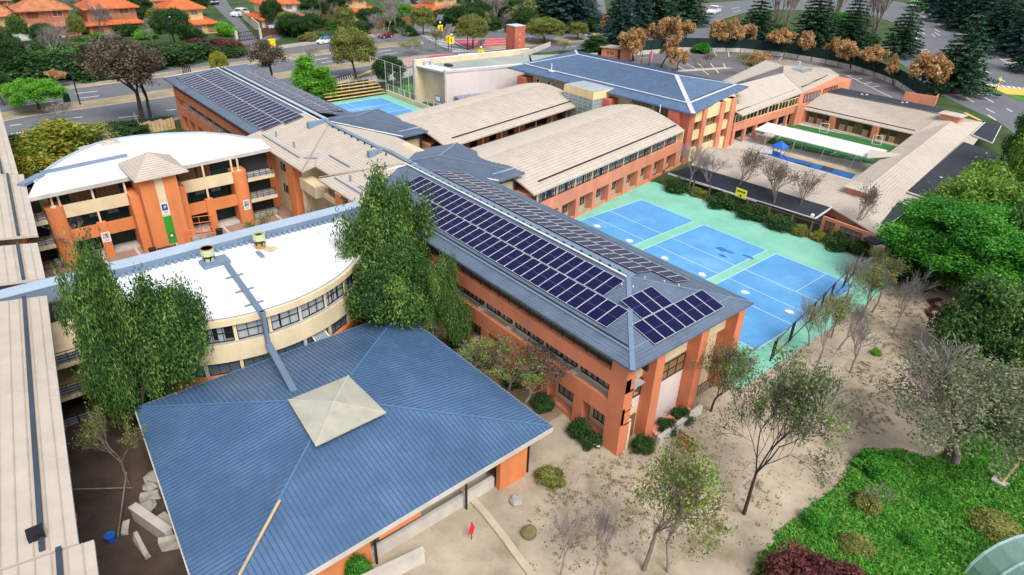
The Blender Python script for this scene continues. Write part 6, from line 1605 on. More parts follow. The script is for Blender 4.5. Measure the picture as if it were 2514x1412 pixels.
# hedges and garden trees in front of the houses
BANK = [('shrub',0,110,190,115,128,150,'dark hedge on the bank at far left'),('shrub',1,200,188,205,132,130,'dark hedge on the bank below the grey gable'),('shrub_lush',2,150,175,150,125,120,'bright hedge top on the bank at far left'),('shrub',2,290,183,285,120,120,'dark hedge on the bank behind the huge brown tree'),
 ('shrub_lush',0,225,150,225,108,90,'bright green bush in the garden of the second house'),('shrub',1,380,160,380,110,140,'dark hedge behind the huge brown tree crown'),('shrub',0,470,145,470,105,110,'dark hedge left of the gated lane'),('shrub_red',0,540,128,540,98,110,'purple hedge beside the gated lane'),
 ('shrub_red',1,480,120,480,95,80,'purple hedge left part by the gated lane'),('shrub',2,560,135,560,112,90,'low dark planting below the purple hedge'),('shrub_bright',0,556,88,556,55,48,'yellow green bush beside the dark gate'),('shrub_bright',1,362,95,362,68,45,'bright green bush below the second house'),
 ('dark',1,432,120,428,22,72,'round green tree between the second and third house'),('olive',1,395,70,392,20,50,'light green tree right of the second house'),('dark',2,30,190,20,75,70,'dark tree at the far left edge'),('pepperfar',3,60,120,55,35,60,'green tree above the first tiled roof'),
 ('dark',0,10,260,5,170,50,'dark bushes at the left edge by the avenue'),('bare',0,70,180,60,95,70,'grey leafless tree on the bank at far left'),('bare',1,142,175,128,40,75,'tall grey leafless tree in front of the first tiled house'),('bare',2,215,160,215,105,60,'grey leafless tree on the bank in front of the hedge'),
 ('bare',3,245,110,232,-10,90,'grey leafless tree between the first and second tiled house'),('bare',0,275,115,280,75,60,'tangled bare branches below the second tiled house'),('bare',1,118,60,118,-20,60,'bare tree behind the first tiled house'),('bare',2,180,40,190,-20,60,'bare tree at the top left behind the houses'),
 ('dark',2,55,80,55,15,60,'green tree at the left behind the first tiled house'),('dark',1,90,60,95,-15,60,'dark tree at the top left corner'),('dark',0,345,45,345,-10,50,'dark tree behind the second tiled house'),('dark',2,490,40,488,-20,40,'dark tree at the top of the gated lane'),
 ('shrub_lush',1,640,60,637,28,34,'bright bush at the left corner of the fourth house'),('dark',0,733,75,735,40,46,'dark green tree in front of the fourth house'),('shrub_olive',1,660,110,665,95,40,'olive bush above the yellow bin'),('shrub_olive',2,760,100,760,80,40,'olive bush left of the white hatchback'),
 ('bare',1,832,75,830,5,50,'leafless tree above the white hatchback'),('barefine',0,785,58,780,-30,55,'tall bare tree right of the fourth house'),('dark',1,905,65,905,22,45,'dark green tree left of the white awning'),('shrub',2,880,80,880,55,60,'dark hedge behind the parked cars'),
 ('shrub_lush',2,945,60,945,35,60,'bright green hedge under the white awning'),('bright',1,990,45,992,8,40,'light green tree beside the second lane'),('barefine',1,970,70,968,-10,50,'bare tree left of the second lane gate'),('shrub',1,985,80,985,58,50,'green hedge left of the second lane gate'),
 ('shrub',0,1110,62,1110,20,80,'dark hedge in front of the pale fenced house'),('dark',1,1170,70,1165,5,60,'bright and dark green tree right of the pale fenced house'),('lush',1,1160,50,1160,-5,50,'lush tree at the top above the olive tree'),('bare',2,1137,66,1137,0,50,'leafless tree in front of the dark hedge'),
 ('bare',3,1180,66,1180,-10,60,'leafless tree right of the pale fenced house'),('bare',0,1222,66,1225,-20,60,'white barked leafless tree by the street lamp'),('shrub',2,1200,72,1200,38,70,'dark hedge behind the olive median tree'),('shrub_olive',0,1300,65,1300,5,90,'big olive bush behind the brick tower'),
 ('dark',2,1262,55,1258,0,70,'green tree just above the brick tower'),('shrub',1,1360,75,1360,45,70,'dark bushes right of the brick tower'),('shrub_rust',1,1490,80,1480,38,34,'rust coloured bush at the junction'),('shrub_lush',0,1445,75,1445,45,40,'green bush on the corner of the side street'),
 ('shrub_lush',1,1720,130,1720,105,40,'green grass clump behind the mesh screen') ,('shrub_lush',2,2060,70,2060,30,60,'green undergrowth on the roundabout'),('shrub',0,2120,110,2120,80,60,'green undergrowth beside the poplars'),('shrub',1,1900,85,1900,60,70,'undergrowth at the foot of the roundabout conifers')]
for kd, v, bx, by, tx, ty, w, lb in BANK: T(kd, v, (bx,by), (tx,ty), w, lb, 'shrub' if kd.startswith('shrub') else 'tree')
# shrubs round the courts and planters
for i, (kd, v, bx, by, ty, w, lb) in enumerate([('shrub',0,1660,470,440,50,'green shrub by the first timber fence post'),('shrub',1,1775,505,478,70,'dark shrub under the yellow sign board'),('shrub',2,1850,535,505,70,'dark shrub in the middle of the timber fence'),
    ('shrub_olive',0,1715,480,462,40,'olive tuft at the foot of the timber fence'),('shrub',0,1915,560,530,60,'dark shrub right of the middle timber posts'),('shrub_yellow',1,2008,590,565,28,'yellow green tuft by the right timber posts'),('shrub',1,2065,605,575,80,'dark shrub in front of the kindergarten end wall'),
    ('shrub',2,2110,620,590,50,'dark shrub nearest the lush round tree'),('shrub_olive',2,1960,575,552,40,'grey shrub near the white bin')]):
    T(kd, v, (bx,by), (bx,ty), w, lb, 'shrub')
for i, (x, y, h) in enumerate([(-3.4,-.6,1.5),(-2.2,-.6,1.2),(-7.6,-.6,1.3),(-11.6,-.6,1.4),(-15.5,-.7,1.7),(-19.3,-.7,1.6),(.6,5.4,1.0),(.6,7.4,1.1),(.9,2.0,1.5)]):
    T('shrub', i % 3, (x,y), None, 48, 'rounded dark green planter shrub %s' % ('in the planter beside the near corner pillar','touching the near corner pillar','in the second planter of the orange arcade','in the third planter of the orange arcade','in the fourth planter of the orange arcade','in the last visible planter of the orange arcade','in the white stone bed of the gable end','right end of the white stone bed of the gable end','beside the wooden door of the gable end')[i], 'shrub', world=True, h=h)
for i in range(7):
    x = -54.6-5.3*i/7*1.0; T('shrub_olive', i % 3, (-53.2-.176*(3+i*4.2)-.3, 22+3+i*4.2), None, 16, 'small plant on the ledge of the inner court, %s' % ('first from the left','second from the left','third from the left','fourth from the left','fifth from the left','sixth from the left','last before the glazed tower')[i], 'plant', world=True, h=4.2, group='ledge plants of the inner court')
# lawn and dry tufts
def scatter(poly, n, seed):
    g = np.random.default_rng(seed); P_ = np.array(poly); lo, hi = P_.min(0), P_.max(0); out = []
    while len(out) < n:
        c = lo+(hi-lo)*g.random((n, 2)); ins = np.zeros(len(c), bool); j = len(P_)-1
        for i in range(len(P_)):
            a, b_ = P_[i], P_[j]; cond = ((a[1] > c[:, 1]) != (b_[1] > c[:, 1])) & (c[:, 0] < (b_[0]-a[0])*(c[:, 1]-a[1])/(b_[1]-a[1]+1e-12)+a[0]); ins ^= cond; j = i
        out += list(c[ins])
    return np.array(out[:n])
def visible_poly(px): return [at(*p)[:2] for p in px]
LV = visible_poly([(1840,1440),(1868,1372),(1925,1300),(2000,1245),(2065,1190),(2100,1125),(2200,1105),(2300,1130),(2390,1060),(2450,900),(2560,850),(2560,1440)])
c = scatter(LV, 9000, 3); C = np.column_stack([c, .06+.10*rng.random(len(c))])
leaf_obj('lawn_grass', C, np.tile([.22,.22,.09], (len(C),1)), 11, .12, GRASSL, seed=5, elong=2.2, up=.9, kind='stuff')
c = scatter(LV, 200, 9); C = np.column_stack([c, .12+.12*rng.random(len(c))])
leaf_obj('lawn_weeds', C, np.column_stack([.35+.3*rng.random(len(C))]*2+[.14+.12*rng.random(len(C))]), 60, .12, GRASSL, up=1.2, seed=6, kind='stuff')
c = scatter(LV, 260, 23); C = np.column_stack([c, .06+.05*rng.random(len(c))])
leaf_obj('lawn_dry_patches', C, np.column_stack([.3+.35*rng.random(len(C))]*2+[.07+.05*rng.random(len(C))]), 40, .10, L_OLIVE, up=.8, elong=2.2, seed=26, kind='stuff')
DV = visible_poly([(1340,1130),(1500,1130),(1800,900),(2100,680),(2300,760),(2250,900),(2050,1150),(1850,1360),(1300,1400)])
c = scatter(DV, 160, 13); C = np.column_stack([c, .05+.05*rng.random(len(c))])
leaf_obj('dry_grass_tufts', C, np.tile([.5,.5,.05], (len(C),1)), 16, .06, DRYL, seed=8, elong=2.5, kind='stuff')
for kd, v, bx, by, ty, w, lb in [('shrub_lush',0,2140,1150,1115,80,'green bush at the top corner of the lawn'),('shrub_olive',0,2125,1245,1212,60,'dry olive bush in the middle of the lawn'),('barefine',2,2160,1250,1190,70,'pale dead bush beside the dry olive bush on the lawn'),
    ('shrub_olive',1,2100,1345,1325,70,'yellowish bush low on the lawn'),('shrub_lush',1,2300,1230,1205,70,'lush bush on the lawn under the grey green tree'),('shrub_olive',2,2440,1300,1270,90,'yellow green bush on the right of the lawn'),('shrub_lush',2,2250,1340,1312,60,'lush green bush near the bottom of the lawn'),
    ('shrub_red',0,1955,1452,1362,150,'dark red leaved bush at the bottom of the lawn'),('shrub_red',1,2062,1455,1380,90,'second dark red leaved bush at the bottom of the lawn'),('shrub_lush',0,2000,1290,1262,60,'green tuft on the left border of the lawn'),('shrub_pepper',0,2490,1080,1010,110,'green bush at the right edge of the lawn'),('shrub_lush',1,880,1420,1372,60,'bright green bush at the bottom edge under the pavilion'),
    ('shrub_olive',2,1350,1180,1155,60,'dry bush at the right corner of the pavilion'),('shrub_bright',2,1690,1190,1150,60,'bright green tuft between the two foreground trees'),('shrub_bright',0,2150,870,855,22,'small green tuft under the bare trees')]:
    T(kd, v, (bx,by), (bx,ty), w, lb, 'shrub')

# fill planting among the far houses
g_ = random.Random(77); kinds = ['shrub','dark','shrub','bare','olive','shrub_lush','shrub','barefine','dark','bare']
LM = [(60,'the small aged house at the left edge'),(215,'the aged tiled two storey house'),(365,'the tiled brick house with two upper windows'),(450,'the round green tree'),(600,'the ochre house by the gated lane'),(760,'the cream house'),(850,'the white hatchback'),(1010,'the dark red car'),(1150,'the pale fenced house'),(1260,'the brick tower'),(1400,'the wide olive median tree')]
ORD = ['first','second','third','fourth','fifth','sixth','seventh','eighth','ninth','tenth','eleventh','twelfth','thirteenth','fourteenth','fifteenth','sixteenth','seventeenth','eighteenth','nineteenth','twentieth','twenty first','twenty second','twenty third','twenty fourth']
todo = []
for i in range(95):
    bx = g_.uniform(5, 1330); t_ = g_.random(); base = 150-.062*bx if bx < 700 else 106-.03*(bx-700)
    by = base-8-t_*(75 if bx < 700 else 55)
    if 495 < bx < 660 and by < 122: continue
    if 985 < bx < 1080 and by < 85: continue
    k_ = kinds[i % 10]; hh = g_.uniform(18, 38) if k_.startswith('shrub') else g_.uniform(40, 75)
    todo.append((bx, by, k_, hh, g_.uniform(36,62) if k_.startswith('shrub') else g_.uniform(34,56), i % 3))
cnt = {}
for bx, by, k_, hh, w_, v_ in sorted(todo):
    sh = k_.startswith('shrub'); nm = 'dark garden shrub' if sh else ('leafless garden tree' if k_.startswith('bare') else 'green garden tree')
    lm = next(l for x, l in LM if bx <= x); n_ = cnt.get((nm, lm), 0); cnt[(nm, lm)] = n_+1
    T(k_, v_, (bx,by), (bx,by-hh), w_, nm+' by '+lm+', '+ORD[n_]+' from the left', 'shrub' if sh else 'tree', group=nm+'s across the avenue')
for i in range(22):
    bx = 6+i*22; by = 192-.088*bx
    T('shrub', i % 3, (bx,by), (bx,by-g_.uniform(26,40)), 46, 'clipped hedge shrub on the bank above the left avenue, '+ORD[i]+' from the left', 'shrub', group='hedge row on the bank above the left avenue')
for i in range(16):
    f_ = i/15; bx = 2300+220*f_+g_.uniform(-6,6); by = 40+110*f_-g_.uniform(0,25)
    T(('bluecon','conifer')[i % 2], i % 3, (bx,by), (bx,by-g_.uniform(85,125)), g_.uniform(80,110), 'dark conifer in the stand beyond the right road, '+ORD[i]+' from the left', 'conifer', group='conifers in the stand beyond the right road')
k = 0
for i in range(9):
    bx = 1330+i*27; by = 66-(i % 3)*8
    if 1440 < bx < 1500: continue
    T(('bluecon','conifer')[i % 2], i % 3, (bx,by), (bx,by-g_.uniform(80,110)), g_.uniform(70,95), 'dark conifer in the stand at top centre, '+ORD[k]+' from the left', 'conifer', group='conifers beyond the avenue at top centre'); k += 1

# litter on the sand
c = scatter(DV, 750, 17); C = np.column_stack([c, np.full(len(c), .035)])
leaf_obj('leaf_litter', C, np.tile([.5,.5,.012], (len(C),1)), 5, .075, L_BRO, seed=41, up=2.5, elong=1.6, kind='stuff')
g2 = np.random.default_rng(3); ce = c[g2.permutation(len(c))[:26]]; q_ = []
for x, y in ce: q_ += [(x+g2.normal()*1.0, y+g2.normal()*1.0, .04) for _ in range(26)]
leaf_obj('dry_weeds', np.array(q_), np.tile([.22,.22,.05], (len(q_),1)), 12, .075, DRYL, seed=43, up=.6, elong=2.6, kind='stuff')
# ================================================================ houses beyond the avenue
def tiled_hip(par, x0, x1, y0, y1, z0, z1, m, nm='roof', ridge_y=True, ov=.0):
    """hip roof on a rectangle, rows of tiles running down the slopes"""
    x0 -= ov; x1 += ov; y0 -= ov; y1 += ov
    w, d = (x1-x0), (y1-y0); r = min(w, d)/2*.96
    if d >= w: a, c = ((x0+x1)/2, y0+r, z1), ((x0+x1)/2, y1-r, z1)
    else: a, c = (x0+r, (y0+y1)/2, z1), (x1-r, (y0+y1)/2, z1)
    P = [(x0,y0,z0),(x1,y0,z0),(x1,y1,z0),(x0,y1,z0)]
    if d >= w: f = [[P[0],P[1],a],[P[1],P[2],c,a],[P[2],P[3],c],[P[3],P[0],a,c]]
    else: f = [[P[0],P[1],c,a],[P[1],P[2],c],[P[2],P[3],a,c],[P[3],P[0],a]]
    q = M()
    for k in f: q.slab(k, .22)
    rf = q.build(nm, m, par); q = M()
    for k in f:
        dd = (k[1][0]-k[0][0], k[1][1]-k[0][1]); ribs(q, k, (-dd[1], dd[0]), .62, .2, .1)
    q.build('tile_row', m if m is not TILE else TILER, rf, kind='stuff')
    q = M()
    for k, e_ in ((P[0],a),(P[1],a if d >= w else c),(P[2],c),(P[3],c if d >= w else a),(a,c)): strip(q, k, e_, .3, .16, .06)
    q.build('ridge_tile', m, rf)
    return rf
def house(cx, by, wpx, label, m=TILE, wall=HOUSE, depth=9, h1=3.0, h2=2.6, up=.62, skirt=True, awn=False, shift=0.0, upper=True):
    p = at(cx, by); mp = dist((p[0],p[1],3))/F_PX; W = wpx*mp; b = empty('house', label, 'house', (p[0], p[1], 0))
    # front faces +X toward the avenue; width along Y
    y0, y1 = p[1]-W/2, p[1]+W/2; x1 = p[0]; x0 = x1-depth*1.25
    q = M(); q.box(x0, x1, y0, y1, .0, h1); q.build('wall', wall, b)
    f = Fr((x1,y0),(x1,y1),1); fl = Fr((x0,y0),(x1,y0),1); n = max(3, int(W/4.5))
    for k in range(n):
        a = W*(k+.2)/n; window(b, f, a, a+W/n*.55, .04, .5, 2.4, 2, 1, fm=WHITEP if k % 2 else DARKMET)
    tiled_hip(b, x0, x1, y0, y1, h1, h1+2.3, m, 'lower_roof', ov=.9)
    if upper:
        u = W*up/2; uy = p[1]+shift*W; ux1 = x1-1.4; ux0 = x0+.8
        q = M(); q.box(ux0, ux1, uy-u, uy+u, h1+.2, h1+h2+1.6); q.build('upper_wall', wall, b)
        fu = Fr((ux1,uy-u),(ux1,uy+u),1)
        for k in range(max(2, int(u/2.2))):
            nn = max(2, int(u/2.2)); a = 2*u*(k+.3)/nn; window(b, fu, a, a+2*u/nn*.42, .04, h1+2.3, h1+h2+1.2, 2, 1, fm=WHITEP if k % 2 else DARKMET)
        tiled_hip(b, ux0, ux1, uy-u, uy+u, h1+h2+1.6, h1+h2+4.4, m, 'upper_roof', ov=1.1)
    if awn:
        q = M(); q.slab([(x1,p[1],h1-.2),(x1+3.4,p[1],h1-.9),(x1+3.4,y1-1,h1-.9),(x1,y1-1,h1-.2)], .1); q.build('awning', WHITEP, b)
    return b
house(128, 92, 130, 'aged orange tiled two storey house at the left among bare trees', m=TILEO, wall=HOUSEB, up=.8)
house(290, 84, 118, 'bright orange tiled brick house with two upper windows, second from the left', wall=HOUSEB, up=.92)
house(492, 84, 88, 'ochre house with bright orange tiles beside the gated lane', wall=HOUSE, shift=-.25, up=.9)
house(700, 68, 112, 'cream two storey house with orange tiles and blue trampoline in its garden', wall=HOUSEW, up=.72, awn=True)
house(880, 50, 120, 'low orange tiled house with white awning at the top edge', wall=HOUSE, awn=True, up=.5)
house(1100, 42, 108, 'ochre house with pale fence right of the second lane', wall=HOUSE, up=.6)
house(25, 110, 58, 'small aged tiled house cut by the left edge', m=TILEO, wall=HOUSE, up=.7)
house(395, 22, 110, 'long tiled house with a grey gable at the top edge', wall=HOUSEW, upper=False)
house(30, 22, 60, 'tiled house in the top left corner', m=TILEO, wall=HOUSEB, up=.8)
house(830, 12, 90, 'tiled house half hidden at the top between bare trees', m=TILEO, wall=HOUSE, upper=False)
house(1250, 10, 80, 'ochre house behind the trees above the brick tower', wall=HOUSE, upper=False)
house(2470, 20, 70, 'orange roofed house behind the conifers in the top right corner', wall=HOUSEB, upper=False)
# grey gabled shed below the first house
p = at(105, 120); b = empty('garden_shed', 'grey slatted shed roof below the first tiled house', 'shed', (p[0],p[1],0))
q = M(); q.box(p[0]-5,p[0],p[1]-5,p[1]+5,0,2.6); q.build('wall', LCONC, b)
q = M(); q.slab([(p[0]+.6,p[1]-5.5,2.6),(p[0]+.6,p[1]+5.5,2.6),(p[0]-5,p[1]+4,5.2),(p[0]-5,p[1]-5.5,5.2)], .2); rf = q.build('roof', GREYMET, b)
q = M()
for k in range(9): q.beam((p[0]+.5-k*.6,p[1]-5.5,2.75+k*.285),(p[0]+.5-k*.6,p[1]+5-k*.13,2.75+k*.285), .12, .1)
q.build('slat', LCONC, rf)
# garden walls and gates on the far side
def gwall(label, pts, h, m, name='garden_wall', th=.25, boards=False):
    t_ = empty(name, label, 'wall' if not boards else 'fence', (*at(*pts[0])[:2], 0)); pts = [at(*p) for p in pts]
    for a, c in zip(pts[:-1], pts[1:]):
        f = Fr(a, c, 1)
        if boards:
            n = max(3, int(f.L/1.2))
            for k in range(n): q = M(); f.box(q, f.L*k/n+.04, f.L*(k+1)/n-.04, 0, th, 0, h+.08*(k % 3)); q.build('board', m, t_)
        else: q = M(); f.box(q, 0, f.L, 0, th, 0, h); q.build('wall_panel', m, t_)
gwall('cream garden wall beside the gated lane and cream house', [(597,45),(640,82)], 3.0, HOUSEW)
gwall('dark brown timber fence below the cream house', [(640,88),(735,82)], 2.2, WOODD, 'garden_fence', .12, True)
gwall('dark brown timber fence above the white hatchback', [(748,78),(820,72)], 2.2, WOODD, 'garden_fence', .12, True)
gwall('orange brown board fence left of the second lane', [(920,68),(1008,58)], 2.4, WOODB, 'garden_fence', .12, True)
gwall('pale wall at the corner of the second lane', [(1028,14),(1052,40)], 3.6, HOUSEW)
gwall('dark brown fence right of the second lane', [(1052,42),(1075,60)], 3.0, WOODD, 'garden_fence', .12, True)
def gate(label, a, c, m, h=2.4):
    f = Fr(at(*a), at(*c), 1); t_ = empty('lane_gate', label, 'gate', at(*a))
    q = M(); n = max(6, int(f.L/.5))
    for k in range(n+1): f.box(q, f.L*k/n-.05, f.L*k/n+.05, -.03, .03, .1, h)
    q.build('bars', m, t_)
    q = M()
    for z in (.15, h*.5, h): f.box(q, 0, f.L, -.06, .06, z, z+.14)
    q.build('gate_frame', m, t_)
    for s_ in (-.7, f.L+.1): q = M(); f.box(q, s_, s_+.7, -.35, .35, 0, h+.6); q.build('pillar', LCONC, t_)
gate('black barred gate across the lane beside the purple hedge', (585,102), (637,96), BLACKP)
gate('brown barred gate across the second lane', (1018,56), (1054,54), WOODD)
# ================================================================ vehicles
def car(label, px, py, L, W, H, yaw, body, kind='hatch', roofm=None, group=None, z=.05):
    p = at(px, py); t_ = empty('car', label, 'car', (p[0], p[1], z), group, yaw)
    def sec(prof, hw, mm, nm, top_in=0.0):
        q = M(); n = len(prof); k = len(q.v)
        for s_ in (-1, 1):
            for (x, zz) in prof: q.v.append((x, s_*(hw-(top_in if zz > .55*H else 0)), zz))
        q.f.append(tuple(range(n-1, -1, -1))); q.f.append(tuple(range(n, 2*n))); q.mi += [0, 0]
        for i in range(n):
            j = (i+1) % n; q.f.append((i, j, n+j, n+i)); q.mi.append(0)
        me = bpy.data.meshes.new(nm); me.from_pydata(q.v, [], q.f); me.materials.append(mm); me.update()
        o = bpy.data.objects.new(nm, me); COL.objects.link(o); o.parent = t_; return o
    h = L/2; g = .2*H/1.5
    bodyp = [(-h,g+.12),(-h+.05,.55*H),(-h*.78,.62*H),(h*.42,.60*H),(h*.93,.50*H),(h,.36*H),(h,g)]
    if kind == 'sedan': bodyp = [(-h,g+.12),(-h+.04,.52*H),(-h*.62,.60*H),(h*.42,.58*H),(h*.93,.48*H),(h,.36*H),(h,g)]
    sec(bodyp, W/2, body, 'body')
    cab = [(-h*.93,.60*H),(-h*.72,.97*H),(-h*.1,H),(h*.12,.95*H),(h*.50,.59*H)] if kind == 'hatch' else [(-h*.72,.58*H),(-h*.42,.94*H),(-h*.05,H),(h*.14,.95*H),(h*.52,.57*H)]
    sec(cab, W/2-.06, GLASSD, 'windows', .14)
    roofp = [(cab[1][0]-.03,.955*H),(cab[1][0]+.03,.985*H),(cab[2][0],1.025*H),(cab[3][0],.975*H),(cab[3][0]+.06,.94*H)]
    sec(roofp, W/2-.16, roofm or body, 'roof')
    for x in (cab[0][0], -h*.08, cab[4][0]):
        for s_ in (-1, 1):
            q = M(); tx = {cab[0][0]: cab[1][0], -h*.08: -h*.05, cab[4][0]: cab[3][0]}[x]
            q.beam((x, s_*(W/2-.05), .6*H), (tx, s_*(W/2-.18), .97*H), .07, .07); o = q.build('roof_pillar', body); o.parent = t_
    r = .21*H
    for x in (-h*.6, h*.62):
        for s_ in (-1, 1):
            q = M(); q.tube((x, s_*(W/2-.16), r), (x, s_*(W/2+.02), r), r, r, 14); w = q.build('wheel', RUBBER); w.parent = t_
            q = M(); q.tube((x, s_*(W/2+.018), r), (x, s_*(W/2+.035), r), r*.6, r*.55, 10); o = q.build('rim', GALV); o.parent = w
    for s_ in (-1, 1):
        q = M(); q.box(h*.93, h+.012, s_*W*.30-W*.1, s_*W*.30+W*.1, .40*H, .48*H); o = q.build('headlight', WHITEP); o.parent = t_
        q = M(); q.box(-h-.012, -h+.05, s_*W*.34-W*.08, s_*W*.34+W*.08, .42*H, .54*H); o = q.build('tail_light', REDP); o.parent = t_
    q = M(); q.box(h-.02, h+.02, -W*.3, W*.3, g+.02, g+.16); o = q.build('bumper_grille', BLACKP); o.parent = t_
    return t_
CARW = mat('car_white', (.78,.78,.78), .25, .02, 2.0, spec=.6); CARR = mat('car_dark_red', (.18,.012,.03), .25, .02, 2.0, spec=.6); CARG = mat('car_grey', (.12,.125,.13), .3, .02, 2.0, spec=.6); CARB = mat('car_blue_black', (.015,.018,.028), .3, .02, 2.0, spec=.6); CARS = mat('car_silver', (.45,.47,.50), .25, .02, 2.0, spec=.6)
road = math.atan2(at(900,97)[1]-at(700,125)[1], at(900,97)[0]-at(700,125)[0])
car('white hatchback with bright blue roof parked on the service road', 798, 107, 4.8, 2.0, 1.9, road+math.pi, CARW, 'hatch', mat('car_blue_roof', (.02,.22,.62), .3, .02, 2.0))
car('dark red hatchback parked on the service road beside small bare trees', 947, 93, 5.0, 2.1, 1.9, road+math.pi, CARR, 'hatch')
def yaw_px(a, c): p, r_ = at(*a), at(*c); return math.atan2(r_[1]-p[1], r_[0]-p[0])
car('white sedan driving on the roundabout road by the banner', 1752, 33, 9.0, 3.6, 3.0, yaw_px((1768,27),(1736,38)), CARW, 'sedan')
car('grey car seen from behind between the rust coloured trees', 1767, 82, 6.0, 2.8, 2.6, yaw_px((1767,82),(1760,64)), CARG, 'hatch')
car('blue black car parked at the top of the gated lane', 524, 10, 7.5, 3.2, 2.8, yaw_px((515,2),(530,12)), CARB, 'hatch')
car('white car behind the cream garden wall', 590, 40, 6.5, 2.9, 2.6, yaw_px((600,38),(575,42)), CARW, 'hatch')
car('dark blue car parked at the top of the second lane', 1022, 10, 6.5, 2.9, 2.6, yaw_px((1012,6),(1030,12)), CARB, 'hatch')
car('silver car half hidden behind the first rust coloured tree', 1540, 85, 5.0, 2.2, 2.0, yaw_px((1530,82),(1550,88)), CARS, 'hatch')
car('white car under the blue green conifer at the junction', 1525, 45, 6.5, 2.8, 2.5, yaw_px((1515,42),(1540,46)), CARW, 'sedan')
# motorcycle and rider by the hedge
p = at(563, 137); t_ = empty('motorcycle', 'dark motorcycle parked on the verge below the purple hedge', 'motorcycle', (p[0],p[1],0))
q = M()
for dy in (-.8,.8): q.tube((p[0]-.06,p[1]+dy,.4),(p[0]+.06,p[1]+dy,.4), .4, .4, 14)
q.build('wheel', RUBBER, t_)
q = M(); q.box(p[0]-.16,p[0]+.16,p[1]-.7,p[1]+.5,.5,.9); q.beam((p[0],p[1]-.8,.45),(p[0],p[1]-.5,1.2), .08, .08); q.beam((p[0]-.4,p[1]-.5,1.2),(p[0]+.4,p[1]-.5,1.2), .05, .05); q.build('frame', REDP, t_)
q = M(); q.box(p[0]-.18,p[0]+.18,p[1]-.1,p[1]+.75,.9,1.02); q.build('saddle', BLACKP, t_)
# ================================================================ street furniture
def lamp(label, bx, by, tx, ty, arm=1.6, m=GREENDARK):
    b_ = at(bx, by); H = height_at(tx, ty, b_); t_ = empty('street_lamp', label, 'street lamp', (b_[0], b_[1], 0))
    q = M(); q.tube((b_[0],b_[1],0),(b_[0],b_[1],H), .14, .07, 8); q.build('pole', m, t_)
    q = M(); q.tube((b_[0],b_[1],H-.1),(b_[0]+arm,b_[1]+arm*.2,H+.1), .05, .04, 6); q.build('arm', m, t_)
    q = M(); q.box(b_[0]+arm-.1,b_[0]+arm+.7,b_[1]+arm*.2-.15,b_[1]+arm*.2+.15,H+.0,H+.16); q.build('lamp_head', GREYMET, t_)
lamp('tall dark green street lamp on the left median by the litter bin', 198, 259, 168, 86)
lamp('tall dark green street lamp in front of the red crossing', 1148, 124, 1147, 2)
lamp('dark green street lamp on the far verge left of the brick tower', 1209, 76, 1210, -15)
lamp('street lamp in front of the dark hedge on the left bank', 428, 138, 415, 40)
lamp('thin street lamp on the verge above the yellow bin', 732, 95, 728, 30)
lamp('dark street lamp on the roundabout by the flag', 2238, 122, 2254, 33)
lamp('low park lamp with a glowing head on the right verge', 2425, 142, 2430, 123, .3)
lamp('thin green pole above the white hatchback', 848, 92, 842, 10)
def solar_sign(label, bx, by, pan, sgn, col=YELP):
    b_ = at(bx, by); H = height_at(*pan, b_); hs_ = height_at(*sgn, b_); t_ = empty('traffic_beacon', label, 'traffic sign', (b_[0], b_[1], 0), 'solar school crossing beacons')
    q = M(); q.tube((b_[0],b_[1],0),(b_[0],b_[1],H), .1, .08, 8); q.build('pole', DARKMET, t_)
    c = Vector((b_[0], b_[1], H)); ex = Vector((.25,.97,0)); ey = Vector((.72,-.18,.66)).normalized()
    q = M(); w_, h_ = 1.0, 1.35
    q.hexa([c-ex*w_-ey*h_, c+ex*w_-ey*h_, c+ex*w_+ey*h_, c-ex*w_+ey*h_]+[v+Vector((.05,0,.06)) for v in (c-ex*w_-ey*h_, c+ex*w_-ey*h_, c+ex*w_+ey*h_, c-ex*w_+ey*h_)]); o = q.build('solar_frame', GALV, t_)
    q = M(); dv = Vector((-.0,0,.09)); q.poly([v+dv for v in (c-ex*.9-ey*1.2, c+ex*.9-ey*1.2, c+ex*.9+ey*1.2, c-ex*.9+ey*1.2)]); q.build('solar_cell', PVDARK, o)
    q = M(); q.box(b_[0]+.1,b_[0]+.18,b_[1]-.95,b_[1]+.95,hs_-.95,hs_+.95); s_ = q.build('sign_plate', YELP, t_)
    q = M(); x = b_[0]+.185
    q.box(x,x+.01,b_[1]-.14,b_[1]+.08,hs_+.3,hs_+.52); q.box(x,x+.01,b_[1]-.16,b_[1]+.1,hs_-.2,hs_+.28); q.box(x,x+.01,b_[1]-.2,b_[1]-.08,hs_-.6,hs_-.2); q.box(x,x+.01,b_[1]+.05,b_[1]+.18,hs_-.6,hs_-.2); q.build('walking_figure', BLACKP, s_)
    q = M(); q.lathe((b_[0]+.1,b_[1],(H+hs_)/2-.1), [(.3,0),(.34,.3),(.2,.5)], 10); q.build('beacon_lamp', WHITEP, t_)
solar_sign('yellow crossing sign with solar panel in front of the gym roof', 1180, 142, (1180,104), (1174,130))
solar_sign('yellow crossing sign with solar panel beside the red crossing, nearest the stripes', 1108, 127, (1107,73), (1108,99))
solar_sign('yellow crossing sign with solar panel behind the nearest crossing sign', 1101, 123, (1099,66), (1103,95))
solar_sign('yellow crossing sign with solar panel on the far side of the stripes', 1081, 97, (1079,43), (1083,69))
p = at(669, 119); t_ = empty('litter_bin', 'yellow street bin on the verge across the avenue', 'bin', p)
q = M(); q.box(p[0]-.7,p[0]+.7,p[1]-.8,p[1]+.8,.1,2.2); q.build('bin_body', YELP, t_); q = M(); q.box(p[0]-.8,p[0]+.8,p[1]-.9,p[1]+.9,2.2,2.45); q.build('lid', YELP, t_)
p = at(169, 262); t_ = empty('litter_bin', 'dark green litter bin on legs on the left median', 'bin', p)
